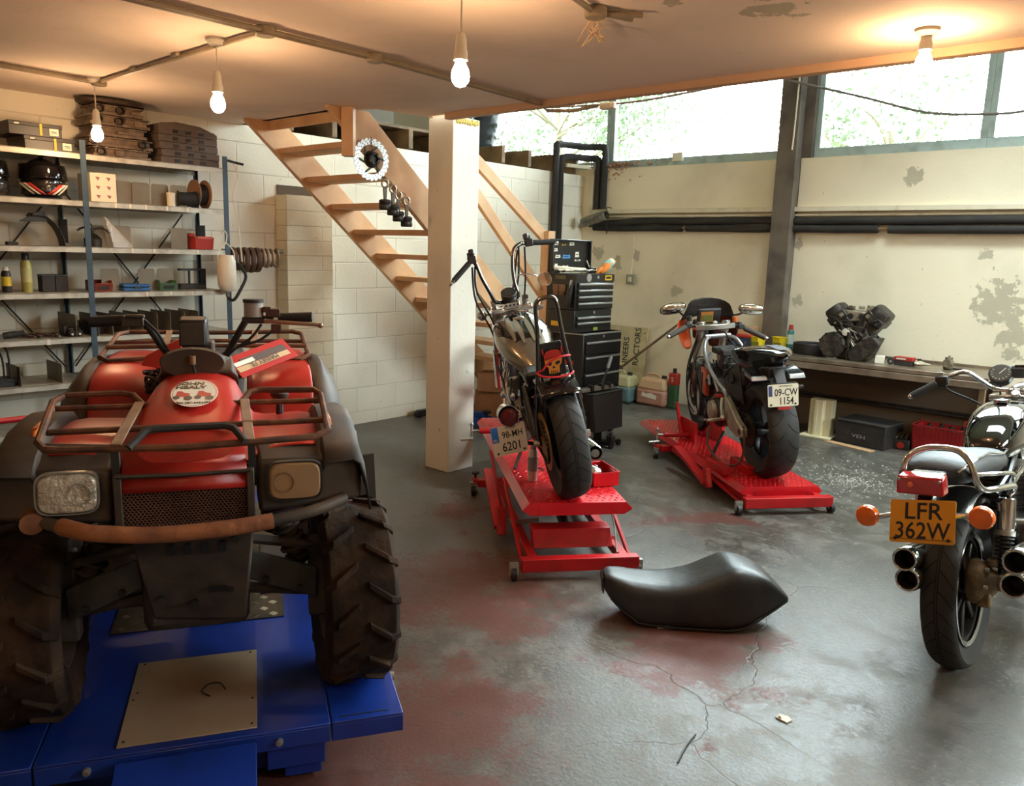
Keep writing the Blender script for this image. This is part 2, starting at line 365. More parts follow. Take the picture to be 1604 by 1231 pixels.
sb('steel_post', m_steel, -3.365, -3.175, 7.54, 7.70, 0, 4.75, bevel=.004)
struct(MB().bx(-3.175, -3.08, 7.66, 7.8, 2.56, 4.3).build('trim_4', m_steel))
struct(MB().bx(-5.755, -5.60, 3.60, 4.04, 0, 1.99).build('trim_5', m_pier, bevel=.006))
struct(MB().bx(-5.758, -5.75, 3.62, 4.0, 1.995, 2.07).build('trim_8', mat('recess_shade_brown', (92, 74, 58), .9)))  # flat slab above the pier; a recess's shade is put into its colour
# windows
def window(n, xa, xb):
    r = bpy.data.objects.new('window_%d' % n, None); COL.objects.link(r); r.location = ((xa+xb)/2, 7.75, 2.56); r['kind'] = 'structure'
    h = (xb-xa)/2; b = MB(); t = .052
    b.bx(-h, h, -.03, .03, 0, .085); b.bx(-h, h, -.03, .03, 1.69, 1.74); b.bx(-h, -h+t, -.03, .03, .085, 1.69); b.bx(h-t, h, -.03, .03, .085, 1.69)
    b.build('window_frame', m_frame, r, bevel=.004)
    MB().bx(-h+t, h-t, -.004, .004, .085, 1.69).build('pane', m_glass, r)
    return r
for i, (a, b) in enumerate(((-7.7, -5.43), (-5.43, -3.37), (-3.08, -1.64), (-1.64, -.2), (-.2, 1.24), (1.45, 2.9), (2.9, 4.3))): window(i+1, a, b)
struct(MB().bx(X0, -7.7, 7.7, 7.8, 2.56, 4.3).bx(1.24, 1.45, 7.6, 7.8, 2.56, 4.3).bx(4.3, X1, 7.7, 7.8, 2.56, 4.3).build('wall_window_infill', m_wwin))
# column
b = MB().bx(-4.272, -4.028, 3.89, 4.148, 0, 2.49); struct(b.build('column', m_col, bevel=.006))
b = MB()
for i in range(9):
    x = -4.2+.018*i+random.uniform(-.004, .004); b.sphere((-4.03, 3.93+.024*i, 2.463+random.uniform(-.004, .006)), (.016, .018, .02), 8, 6)
tag(b.build('foam_filler', mat('yellow_foam', (214, 190, 110), .9)), 'yellow expanding foam bead between the white column and the slab', 'foam', kind='structure')
# joists and boards of the store beyond the block wall
for i in range(10):
    y = 3.75+.42*i
    struct(MB().bx(-8.6, -5.74, y-.025, y+.025, 2.50, 2.67).build('beam' if not i else 'beam.%03d' % i, m_joist, bevel=.003))
struct(MB().bx(-8.6, -5.80, 3.4, 5.75, 2.675, 2.70).build('slab_boards', m_joist))
struct(MB().bx(-8.9, -8.7, 3.0, 6.6, 2.5, 4.7).build('partition', m_joist))
struct(MB().bx(-5.74, -4.45, 3.30, 3.335, 2.49, 2.72).build('trim_6', m_wood))
struct(MB().bx(-5.9, -4.24, 2.2, 3.3, 2.72, 2.76).build('slab_upper_boards', m_joist))
# ================================================================ outdoors
def tree(name, label, x, y, h, r, n, seed, c):
    rd = random.Random(seed); t = thing(name, label, 'tree', (x, y, 0), group='trees outside the windows')
    b = MB(); b.tube([(0, 0, 0), (.1, 0, h*.4), (-.1, .1, h*.75)], (.11, .04), 8, 4)
    tips = []
    for i in range(14):
        a = rd.uniform(0, 2*PI); z = h*rd.uniform(.4, .75); e = V((math.cos(a)*r*rd.uniform(.5, 1), math.sin(a)*r*rd.uniform(.4, .8), z+rd.uniform(.1, .9)))
        b.tube([(0, 0, z*.9), (e.x*.5, e.y*.5, z+.1), e], (.03, .008), 5, 3); tips.append(e)
    b.build('trunk', mat('bark', (92, 84, 70), .9), t)
    f = MB()
    for i in range(n):
        q = rd.choice(tips); p = q*rd.uniform(.45, 1.05)+V((rd.gauss(0, .22), rd.gauss(0, .22), rd.gauss(0, .22))); p.z = q.z+rd.gauss(0, .35)
        u = V((rd.gauss(0, 1), rd.gauss(0, 1), rd.gauss(0, 1))).normalized(); v = u.orthogonal().normalized(); s = rd.uniform(.03, .06)
        f.add([p-u*s, p+v*s*.5, p+u*s, p-v*s*.5], [(0, 1, 2, 3)])
    f.build('foliage', mat('leaf_%s' % c[0], c[1], .6), t, flat=True)
tree('tree', 'leafy tree seen through the first window pane past the column', -8.2, 10.2, 5.4, 2.2, 7000, 3, ('a', (86, 98, 78)))
tree('tree', 'thin tree seen in the middle of the window left of the steel post', -4.9, 13.6, 5.6, 1.5, 3000, 5, ('b', (104, 112, 88)))
tree('tree', 'shrubby tree seen at the foot of the window right of the steel post', -3.1, 10.2, 4.2, 1.0, 2200, 8, ('a', (86, 98, 78)))
tree('tree', 'spreading tree seen beside the narrow mullion at far right', -.4, 13.2, 6.0, 1.4, 3600, 11, ('b', (104, 112, 88)))
struct(MB().bx(-25, 20, 7.96, 40, -.3, -.05).build('ground', mat('grass_ground', (110, 130, 80), .9, c2=(80, 100, 60), scale=2)))
struct(MB().bx(5.81, 30, -15, 7.95, -.3, -.02).build('ground_yard', mat('yard_concrete', (170, 168, 160), .9)))
# ================================================================ ceiling electrics
m_cond = mat('grey_conduit', (150, 132, 108), .5, c2=(112, 98, 80), scale=12, amt=.35)
m_wplast = mat('cream_plastic', (226, 218, 200), .45)
m_bulb = mat('lit_bulb_glass', (255, 208, 156), .4, emit=165.)
def pendant(label, x, y, drop, zr=2.49, rose=True):
    t = thing('pendant_bulb', label, 'light bulb', (x, y, zr), group='bare hanging bulbs')
    MB().lathe([(.0, 0), (.045, 0), (.045, -.012), (.03, -.028), (.0, -.03)], (0, 0, 0), Z, 20, cap=False).build('ceiling_rose', m_wplast, t)
    if drop > .12: MB().tube([(0, 0, -.02), (0, 0, -drop+.09)], .0035, 6).build('cord', m_wplast, t)
    MB().lathe([(0, -drop+.105), (.012, -drop+.10), (.018, -drop+.085), (.02, -drop+.05), (.024, -drop+.035), (.024, -drop+.012), (.0, -drop+.012)], (0, 0, 0), Z, 16, cap=False).build('lamp_holder', m_wplast, t)
    MB().lathe([(.0, -drop+.02), (.014, -drop+.018), (.018, -drop+.002), (.028, -drop-.018), (.032, -drop-.038), (.029, -drop-.056), (.018, -drop-.071), (0, -drop-.077)], (0, 0, 0), Z, 16, cap=False).build('bulb', m_bulb, t)
    return t
pendant('lit bare bulb on a long cord in front of the white column top', -2.07, 2.03, .26)
pendant('lit bare bulb on a cord below the ceiling conduit near the stair', -3.484, 1.90, .24)
pendant('lit bare bulb hanging in front of the steel shelves', -4.9, 1.93, .27)
pendant('lit bare bulb in a short holder close to the slab edge by the windows', -.988, 3.475, .09)
for p in ((.9, 3.45), (2.8, 3.45), (1.4, 1.2), (-.45, -.5)): pendant('lit bare bulb outside the picture, over the viewpoint side of the room', p[0], p[1], .12)
def conduit(label, runs, boxes=(), clips=()):
    t = thing('conduit', label, 'conduit', (0, 0, 0), group='ceiling conduits')
    for q in runs: MB().tube(q, .011, 8).build('pipe', m_cond, t)
    for q in boxes: MB().lathe([(0, 0), (.042, 0), (.042, -.03), (.036, -.036), (0, -.036)], q, Z, 18, cap=False).build('junction_box', m_cond, t)
    for q in clips: MB().box(q, (.05, .05, .014)).build('clip', m_cond, t)
zc = 2.472
conduit('twin grey conduits running along the ceiling towards the column', [[(-3.155, -2, zc), (-3.152, 1.472, zc), (-3.135, 2.0, zc), (-3.125, 2.493, zc), (-3.205, 3.80, zc)], [(-3.125, -2, zc), (-3.122, 1.472, zc), (-3.11, 2.0, zc), (-3.10, 2.493, zc), (-3.18, 3.80, zc-.004), (-3.19, 3.86, 2.44), (-3.02, 3.90, 2.43), (-2.85, 3.92, 2.45)]],
        [(-3.13, 1.928, 2.488), (-3.115, 2.493, 2.488)], [(-3.14, 3.1, 2.48), (-3.145, 1.2, 2.48)])
conduit('single grey conduit crossing the ceiling to the bulb by the shelves', [[(-3.13, 1.93, zc), (-3.484, 1.925, zc), (-4.9, 1.955, zc)]], [(-4.9, 1.955, 2.488)], [(-3.9, 1.93, 2.48), (-4.4, 1.945, 2.48)])
conduit('grey conduit along the left edge of the ceiling to the shelf bulb', [[(-4.9, 1.94, zc), (-4.875, 1.459, zc), (-4.86, -1.5, zc)], [(-4.93, 1.94, zc), (-4.905, 1.459, zc), (-4.89, -1.5, zc)]], [], [(-4.885, 1.2, 2.48)])
conduit('short grey conduit and round box at the top of the picture', [[(-1.72, 1.9, zc), (-1.86, 2.50, zc), (-1.80, 2.66, zc)], [(-1.86, 2.52, zc), (-1.74, 2.64, zc)]], [(-1.86, 2.51, 2.488)])
b = MB(); rd = random.Random(2)
for i in range(9): b.tube([(-1.95+rd.uniform(-.02, .02), 2.62, 2.49), (-1.96+rd.uniform(-.04, .04), 2.63+rd.uniform(-.02, .02), 2.46), (-1.98+rd.uniform(-.06, .06), 2.64+rd.uniform(-.03, .03), 2.43-rd.uniform(0, .03))], .0025, 5, 3)
tag(b.build('frayed_cable', mat('frayed_cable_cloth', (206, 176, 140), .9)), 'frayed end of torn cable hanging from a hole in the ceiling', 'cable')
# small switch fuse under the slab edge
t = thing('cable_box', 'small cream cable box fixed under the slab edge before the window', 'box', (-2.76, 3.89, 2.45))
MB().bx(-.05, .05, -.02, .02, -.035, 0).build('case', m_wplast, t, bevel=.004); MB().bx(-.03, .03, -.024, -.018, -.028, -.008).build('lid', m_wplast, t)
# ================================================================ services on the window wall
m_white = mat('white_painted_metal', (222, 212, 188), .5, c2=(180, 168, 142), scale=9, amt=.3)
m_ins = mat('black_pipe_insulation', (44, 40, 38), .85, c2=(60, 56, 52), scale=5, amt=.4)
struct(MB().bx(-5.52, X1, 7.615, 7.70, 2.055, 2.10).build('trim_7', m_white, bevel=.004))
t = thing('white_pipe', 'thin white pipe running along the wall under the ledge', 'pipe', (-1, 7.66, 2.025)); MB().tube([(-4.4, 0, 0), (6.4, 0, 0)], .014, 10).build('pipe', m_white, t)
for x in (-3.3, -1.6, .3): MB().box((x, .02, 0), (.02, .04, .045)).build('clip', m_white, t)
def wob(xa, xb, z, r, seed):
    rd = random.Random(seed); n = int((xb-xa)/.45)+2
    return [(xa+(xb-xa)*i/(n-1), 7.648+rd.uniform(-.004, .004), z+rd.uniform(-.004, .004)) for i in range(n)]
t = thing('insulated_pipe', 'upper black foam-wrapped pipe along the window wall', 'pipe', group='black insulated pipes on the window wall')
b = MB(); b.tube([(-5.6, 7.63, 1.94), (-5.2, 7.645, 1.955)]+wob(-4.85, X1-.02, 1.971, .04, 1), .037, 14, 3); b.build('insulation', m_ins, t)
t = thing('insulated_pipe', 'lower black foam-wrapped pipe along the window wall, with gaps in the foam', 'pipe', group='black insulated pipes on the window wall')
for xa, xb, s in ((-5.55, -4.40, 2), (-4.34, -2.40, 3), (-2.31, X1-.02, 4)): MB().tube(wob(xa, xb, 1.896, .04, s), .036, 14, 3).build('insulation', m_ins, t)
MB().tube([(-5.5, 7.655, 1.90), (X1, 7.655, 1.90)], .014, 8).build('copper_pipe', mat('dull_copper', (150, 126, 96), .45, .6), t)
def ip(label, pts, r=.038):
    t = thing('insulated_pipe', label, 'pipe', group='black insulated pipes in the corner'); MB().tube(pts, r, 12, 5).build('insulation', m_ins, t)
ip('black insulated pipe climbing the corner and looping over, outer of two', [(-5.70, 7.09, .6), (-5.70, 7.09, 2.3), (-5.70, 7.09, 2.72), (-5.70, 7.13, 2.78), (-5.68, 7.35, 2.79), (-5.60, 7.57, 2.79), (-5.46, 7.61, 2.79), (-5.42, 7.62, 2.74), (-5.42, 7.62, 2.4), (-5.42, 7.62, 2.11)])
ip('black insulated pipe climbing the corner and looping over, inner of two', [(-5.71, 7.19, .6), (-5.71, 7.19, 2.2), (-5.71, 7.19, 2.58), (-5.71, 7.23, 2.65), (-5.69, 7.4, 2.67), (-5.62, 7.59, 2.67), (-5.52, 7.615, 2.66), (-5.50, 7.62, 2.6), (-5.50, 7.62, 2.4), (-5.50, 7.62, 2.11)])
t = thing('cable_trunking', 'white square trunking rising beside the corner pipes', 'trunking', (0, 0, 0))
b = MB().bar((-5.60, 7.655, 2.06), (-5.60, 7.655, 2.56), .04, .05).bar((-5.60, 7.655, 2.57), (-5.72, 7.3, 2.575), .04, .04).bar((-5.62, 7.66, 2.075), (-5.3, 7.66, 2.075), .05, .05); b.build('trunk', m_white, t, bevel=.003)
b = MB(); pr = [(.0, .0)]
for i in range(25): pr += [(.052+.005*(i % 2), .015*i)]
pr += [(.045, .37), (.042, .2)]
t = thing('flexible_duct', 'dented silver foil duct stub hanging by the wall corner', 'duct', (-5.60, 7.50, 1.95)); b.lathe(pr, (0, 0, 0), (.95, -.12, .22), 18, cap=False)
b.build('hose', mat('dusty_foil', (150, 146, 134), .45, .6, c2=(110, 104, 92), scale=30, amt=.5), t)
t = thing('wire_hook', 'bent wire hook hanging from the ledge beside the duct', 'hook', (-5.28, 7.52, 2.1)); MB().tube([(0, .08, .012), (0, -.01, .012), (0, -.02, -.1), (0, 0, -.24), (.02, -.03, -.27), (.04, -.03, -.22)], .005, 6, 4).build('wire', m_ins, t)
t = thing('light_switch', 'grey surface switch box on the cream wall below a thin cable', 'switch', (-5.02, 7.69, 1.33)); MB().bx(-.055, .055, -.04, 0, -.055, .055).build('back_box', mat('grey_switch', (150, 144, 128), .5), t, bevel=.008)
MB().bx(-.02, .02, -.048, -.038, -.025, .025).build('rocker', m_white, t, bevel=.003); MB().tube([(0, -.02, .055), (0, -.02, .1), (.01, -.012, .4), (.0, -.012, .54)], .006, 6).build('cable', m_white, t)
# cables across the windows
m_cab = mat('grey_cable', (120, 112, 104), .6)
tag(MB().tube([(-3.36, 7.5, 3.27), (-3.15, 7.5, 3.2), (-2.6, 7.55, 3.03), (-2.1, 7.6, 2.87), (-1.66, 7.62, 2.82), (-1.3, 7.62, 2.83), (-.6, 7.6, 3.0), (.4, 7.55, 3.3)], .011, 8, 5).build('hanging_cable', m_cab), 'grey cable drooping across the window right of the steel post', 'cable')
tag(MB().tube([(-3.35, 3.866, 2.47), (-3.0, 3.885, 2.452), (-2.6, 3.90, 2.44), (-2.2, 3.885, 2.455), (-1.8, 3.866, 2.475)], .006, 6, 5).build('slack_cable', m_cab), 'thin cable slung along the slab edge left of the steel post', 'cable')
tag(MB().tube([(-3.2, 7.53, 3.3), (-3.21, 7.53, 2.7), (-3.215, 7.53, 2.62)], .008, 6).build('post_cable', m_white), 'thin pale cable running down the steel post', 'cable')
t = thing('window_sensor', 'small white plastic box on the window sill', 'box', (-4.52, 7.69, 2.64)); MB().bx(-.06, .06, -.03, .02, -.045, .045).build('case', m_wplast, t, bevel=.006)
MB().tube([(-.05, -.01, -.045), (-.1, -.02, -.08), (-.14, -.02, -.09)], .004, 5).build('wire', m_wplast, t)
b = MB(); rd = random.Random(4)
for i in range(130):
    p = V((-5.4+abs(rd.gauss(0, .22)), 7.66+rd.uniform(-.04, .03), 2.57+rd.uniform(0, .04)-(rd.random() < .3)*rd.uniform(0, .16))); u = V((rd.gauss(0, 1), rd.gauss(0, 1), rd.gauss(0, .5))).normalized(); v = u.orthogonal().normalized(); s = rd.uniform(.02, .045)
    b.add([p-u*s, p+v*s*.5, p+u*s*.3+v.cross(u)*.01, p-v*s*.5], [(0, 1, 2, 3)])
tag(b.build('dead_leaves', mat('dry_leaf', (206, 170, 140), .8, c2=(160, 116, 88), scale=20), flat=True), 'dry brown leaves caught on the ledge in the corner', 'leaves', kind='stuff')
# ================================================================ staircase
t = thing('timber_staircase', 'open pine staircase with plank treads rising behind the white column', 'staircase', (0, 0, 0))
def sz(y): return 2.08+.04-(y-3.665)*.19/.226     # tread top line (near edge)
def stringer(x0, x1):
    ya, yb = 3.30, 6.0; u = V((0, 1, -.19/.226)).normalized(); b = MB()
    # lower edge passes through the tread near bottoms, upper edge .33 higher
    lo = lambda y: 2.08-(y-3.665)*.8407-.02
    P = [(3.17, min(2.49, lo(3.17))), (6.06, 0.0), (6.35, 0.0), (6.35, .06), (3.49, 2.49), (3.17, 2.49)]
    b.prism(P, (x0, 0, 0), Y, Z, (x1-x0, 0, 0)); return b
stringer(-5.465, -5.42).build('stringer', m_wood, t, bevel=.003)
stringer(-4.47, -4.425).build('stringer', m_wood, t, bevel=.003)
for k in range(-1, 11):
    y, z = 3.665+.226*k, 2.08-.19*k
    if z > .02: MB().bx(-5.42, -4.47, y, y+.235, z, z+.04).build('tread', m_wood, t, bevel=.004)
def rail(p0, p1, w, h): return MB().bar(p0, p1, w, h, X)
rail((-4.405, 4.0, 2.60), (-4.405, 5.52, 1.62), .09, .04).build('handrail', m_wood, t, bevel=.003)
rail((-4.405, 4.3, 2.22), (-4.405, 5.5, 1.11), .09, .04).build('mid_rail', m_wood, t, bevel=.003)
MB().bx(-4.42, -4.335, 5.33, 5.42, .62, 1.78).build('newel_post', m_wood, t, bevel=.003)
MB().box((-4.40, 3.305, 2.335), (.078, .078, .308), rz=rad(40)).build('hanging_post', m_wood, t, bevel=.003)
MB().bx(-5.42, -4.47, 3.36, 3.39, 2.43, 2.49).build('trimmer_board', m_wood, t, bevel=.003)
MB().bx(-4.9, -4.3, 3.9, 3.96, 2.62, 2.74).build('landing_board', m_wood, t)
# ================================================================ brake disc and pistons hung on the stringer
m_disc = mat('brushed_steel', (228, 228, 228), .35, .55, c2=(190, 190, 190), scale=30, amt=.3)
m_dark = mat('dark_oily_metal', (66, 62, 58), .45, .7, c2=(40, 36, 34), scale=14, amt=.5)
t = thing('brake_disc', 'drilled steel brake disc with a dark hub hung below the stair post', 'brake disc', (-4.37, 3.466, 2.177), (0, 0, 0)); t.scale = (.86, .86, .86)
ax = V((1, -.1, .03)).normalized(); u, v, a = frame(ax); b = MB(); n = 96
def ringp(r0, r1, z): return None
outer = []; inner = []
for i in range(n):
    q = 2*PI*i/n; d = u*math.cos(q)+v*math.sin(q); outer.append(d*(.158+.006*math.cos(24*q))); inner.append(d*.112)
b.loft([[p-a*.003 for p in outer], [p+a*.003 for p in outer], [p+a*.003 for p in inner], [p-a*.003 for p in inner], [p-a*.003 for p in outer]], cap=False)
b.build('rotor', m_disc, t)
b = MB()
for i in range(24):
    for r in (.122, .136, .149):
        q = 2*PI*(i+(.33 if r == .136 else 0)+(.66 if r > .14 else 0))/24; c = (u*math.cos(q)+v*math.sin(q))*r; b.cyl(c-a*.0034, c+a*.0034, .0045, n=8)
b.build('drill_holes', m_dark, t)
b = MB()
for i in range(6):
    q = 2*PI*i/6; d = u*math.cos(q)+v*math.sin(q); e = u*math.cos(q+.6)+v*math.sin(q+.6); b.bar(e*.055, d*.116, .016, .006, a)
b.torus((0, 0, 0), a, .052, .014, 24, 8); b.build('carrier', m_dark, t)
b = MB(); o = a*.02; b.lathe([(.03, 0), (.05, 0), (.05, .03), (.042, .034), (.03, .034), (.028, .01)], o, a, 20)
for i in range(6):
    q = 2*PI*i/6; c = o+(u*math.cos(q)+v*math.sin(q))*.04; b.cyl(c+a*.03, c+a*.045, .007, n=8)
b.build('hub', m_dark, t)
MB().tube([a*.02+V((0, 0, .03)), a*.01+V((0, 0, .1)), (0, .0, .168)], .003, 6).build('hanging_wire', m_dark, t)
m_rod = mat('bare_conrod_steel', (120, 112, 104), .35, .8)
def piston(label, loc):
    t = thing('piston', label, 'piston', loc, group='pistons hung below the brake disc')
    u = V((0, 1, 0)); d = V((1, 0, 0))
    MB().torus((0, 0, 0), d, .026, .008, 20, 8).build('big_end', mat('pale_rod_cap', (170, 150, 132), .35, .8), t)
    b = MB(); b.hexa([u*-.016-d*.006+Z*-.03, u*.016-d*.006+Z*-.03, u*.016+d*.006+Z*-.03, u*-.016+d*.006+Z*-.03][::-1], [u*-.01-d*.006+Z*-.12, u*.01-d*.006+Z*-.12, u*.01+d*.006+Z*-.12, u*-.01+d*.006+Z*-.12][::-1]); b.build('rod', m_rod, t, bevel=.002)
    MB().lathe([(0, -.105), (.03, -.105), (.041, -.112), (.041, -.128), (.039, -.131), (.041, -.134), (.039, -.139), (.041, -.142), (.041, -.17), (.036, -.176), (0, -.176)], (0, 0, 0), Z, 20, cap=False).build('crown', m_dark, t)
    MB().tube([(0, 0, .02), -d*.02+Z*.05, -d*.05+Z*.06], .003, 6).build('nail', m_rod, t)

for i, (w_, y, z) in enumerate((('highest piston with connecting rod, directly below the brake disc', 3.585, 2.03), ('second piston with connecting rod down from the brake disc', 3.645, 1.997),
        ('third piston with connecting rod down from the brake disc', 3.705, 1.958), ('lowest piston with connecting rod, last of the hanging row', 3.768, 1.925))): piston(w_, (-4.37+.012*(i % 2), y, z))
# ================================================================ steel shelving and everything on it
m_shelf = mat('galvanised_shelf', (186, 180, 166), .45, .35, c2=(150, 140, 122), scale=14, amt=.4)
m_blue = mat('blue_grey_upright', (52, 72, 88), .45, .2, c2=(40, 50, 58), scale=6, amt=.4)
m_div = mat('grey_divider_metal', (128, 116, 98), .5, .35, c2=(100, 88, 72), scale=4, amt=.4)
m_blk = mat('black_plastic', (34, 31, 30), .45); m_blkm = mat('matt_black_plastic', (42, 38, 36), .75, c2=(56, 50, 46), scale=9, amt=.4)
m_red = mat('red_plastic', (172, 44, 34), .45); m_paper = mat('white_label', (226, 218, 200), .7); m_rub = mat('black_rubber', (26, 24, 23), .7)
LV = [.15, .43, .711, .992, 1.27, 1.55, 1.83, 2.11]
XF, XB = -5.30, -5.72
def shelving(label, ya, yb, ups):
    t = thing('shelving_unit', label, 'shelving', (XB, ya, 0), group='steel shelving bays against the left wall'); o = V((XB, ya, 0))
    L_ = lambda *a: MB().bx(a[0]-o.x, a[1]-o.x, a[2]-o.y, a[3]-o.y, a[4], a[5])
    for z in LV:
        b = L_(XB, XF, ya+.012, yb-.012, z-.004, z); b.bx(XF-o.x-.003, XF-o.x, .012, yb-ya-.012, z-.034, z-.001); b.bx(0, .003, .012, yb-ya-.012, z-.034, z-.001)
        b.build('shelf', m_shelf, t)
    for y in ups:
        for x in (XF, XB):
            s = 1 if x == XF else -1; b = MB(); yy = y-o.y; xx = x-o.x
            b.bx(min(xx, xx+.004*s), max(xx, xx+.004*s), yy-.017, yy+.017, 0, 2.19); b.bx(min(xx-.03*s, xx), max(xx-.03*s, xx), yy-.002, yy+.002, 0, 2.19); b.build('upright', m_blue, t)
        MB().bx(.0, .13, y-o.y-.012, y-o.y-.010, 1.57, 1.72).build('side_gusset', m_blue, t)
    m2 = yb-ya
    MB().tube([(-.004, .03, .75), (-.004, m2-.03, 1.9)], .006, 5).build('cross_brace', m_blkm, t); MB().tube([(-.008, .03, 1.9), (-.008, m2-.03, .75)], .006, 5).build('cross_brace', m_blkm, t)
    return t
sl = shelving('left bay of steel shelves holding the helmets and spray cans', 1.06, 1.995, (1.06,))
sr = shelving('right bay of steel shelves with grey dividers and small parts bins', 1.995, 2.925, (1.995, 2.925))
def dividers(t, z, ys, h=.135, d=.34):
    for y in ys:
        P = [(0, 0), (d, 0), (d, h*.92), (d-.012, h), (0, h)]
        MB().prism(P, (XF-.02-d-t.location.x, y-t.location.y, z), X, Z, (0, .0025, 0)).build('divider', m_div, t)
def divf(t, z, ys, wd=.10, h=.14):
    """low end plates standing face-on near the front of the shelf"""
    for y in ys:
        P = [(0, 0), (wd, 0), (wd, h-.01), (wd-.01, h), (.01, h), (0, h-.01)]
        MB().prism(P, (XF-.10-t.location.x-random.uniform(0, .05), y-t.location.y, z), Y, Z, (.003, 0, 0)).build('divider', m_div, t)
divf(sr, LV[6], (2.22, 2.33, 2.47, 2.58), .115, .145); divf(sr, LV[5], (2.08, 2.19, 2.57), .115, .14); divf(sr, LV[4], (2.10, 2.34, 2.48), .11, .145)
for y in (2.03, 2.12, 2.22, 2.31, 2.41, 2.50, 2.60, 2.70): dividers(sr, LV[3], (y,), .135, .3)
dividers(sl, LV[2], (1.57, 1.80), .12, .26); dividers(sl, LV[3], (1.9,), .14, .3)
for y, z in ((2.17, 6), (2.26, 6), (2.36, 6), (2.5, 6), (2.64, 6), (2.26, 5), (2.4, 5), (2.7, 5), (2.34, 4), (2.5, 4), (2.65, 4)):
    MB().bx(XF-XB, XF-XB+.003, y-2.0+.0, y-2.0+.014, LV[z]-.033, LV[z]-.003).build('label_clip', m_paper, sr)
MB().bx(XF-XB, XF-XB+.003, 1.72-1.06, 1.74-1.06, LV[3]-.036, LV[3]-.002).build('label_clip', m_paper, sl)
# top shelf, left: two black boxes
def blackbox(label, y0, y1, z0, z1, x=-5.36):
    t = thing('cardboard_box', label, 'box', (x-.15, (y0+y1)/2, z0)); h = (y1-y0)/2; H = z1-z0
    MB().bx(-.15, .15, -h, h, 0, H-.02).build('carton', m_blk, t, bevel=.003)
    MB().bx(-.153, .153, -h-.003, h+.003, H-.022, H).build('lid', mat('black_card_lid', (40, 36, 32), .5), t, bevel=.002)
    MB().bx(.15, .1545, .02, .034, .006, H-.004).build('yellow_stripe', mat('yellow_print', (196, 178, 40), .6), t)
    MB().bx(.15, .1545, h-.07, h-.02, .012, H-.024).build('barcode_label', m_paper, t); MB().bx(.15, .155, h-.06, h-.03, H-.045, H-.04).bx(.15, .155, h-.06, h-.026, H-.053, H-.05).build('print_line', m_blk, t)
    MB().bx(.15, .1545, -h+.03, -h+.055, H-.018, H-.010).build('small_label', m_paper, t)
blackbox('black shoebox with yellow stripe, lower of two on the top shelf', 1.70, 1.975, LV[7], LV[7]+.078)
blackbox('black shoebox with yellow stripe, stacked on the other black box', 1.625, 1.91, LV[7]+.079, LV[7]+.155, -5.37)
# helmets
def helmet(label, y, z, kind):
    t = thing('helmet', label, 'helmet', (-5.47, y, z), (0, 0, rad(-12)), group='motorcycle helmets on the shelf'); t.scale = (1.1, 1.1, 1.08)
    b = MB(); rings = []
    for i in range(15):
        q = i/14; zz = .005+.225*q; r = math.sin(PI*(.22+.78*q)*.98)**.62 if q < 1 else 0
        r = max(.02, r)
        rings.append([V((math.cos(2*PI*j/28)*.135*r*(1.0+.08*(1-q)), math.sin(2*PI*j/28)*.118*r, zz)) for j in range(28)])
    b.loft(rings); b.build('shell', mat('gloss_black_shell', (24, 21, 20), .15, coat=.6), t, sub=1)
    b = MB(); rows = []
    for i in range(6):
        zz = .10+.085*i/5; k = 1.03-.10*(i/5)**2
        rows.append([V((math.cos(a)*.139*k, math.sin(a)*.122*k, zz)) for a in [rad(-75+150*j/14) for j in range(15)]])
    b.loft(rows, cap=False, closed=False); b.build('visor', mat('smoked_visor', (16, 14, 14), .08), t, thick=.004)
    b = MB(); rows = []
    for i in range(4):
        zz = .02+.06*i/3; rows.append([V((math.cos(a)*(.150-.012*abs(a)), math.sin(a)*.124, zz)) for a in [rad(-60+120*j/12) for j in range(13)]])
    b.loft(rows, cap=False, closed=False); b.build('chin_bar', mat('helmet_chin_%s' % kind, (40, 36, 34) if kind == 'a' else (32, 28, 27), .2), t, thick=.01)
    if kind == 'b':
        for sgn in (1, -1):
            for c, w0, w1, nm in ((m_paper, .2, .3, 'white_stripe'), (m_red, .0, .17, 'red_flash'), (m_paper, .42, .48, 'white_stripe')):
                rows = []
                for i in range(4):
                    k = i/3; zz = .02+.06*k; a0 = sgn*(w0+.55*k); a1 = sgn*(w1+.65*k)
                    rows.append([V((math.cos(a)*(.157-.012*abs(a)), math.sin(a)*.131, zz)) for a in (a0, (a0+a1)/2, a1)])
                MB().loft(rows, cap=False, closed=False).build(nm, c, t, thick=.002)
    MB().bx(-.02, .05, -.012, .012, .226, .236).build('vent', m_blk, t, bevel=.004)
helmet('black helmet with red and white chin flashes on the second shelf', 1.815, LV[6], 'b')
helmet('plain dark helmet at the left picture edge on the second shelf', 1.50, LV[6], 'a')
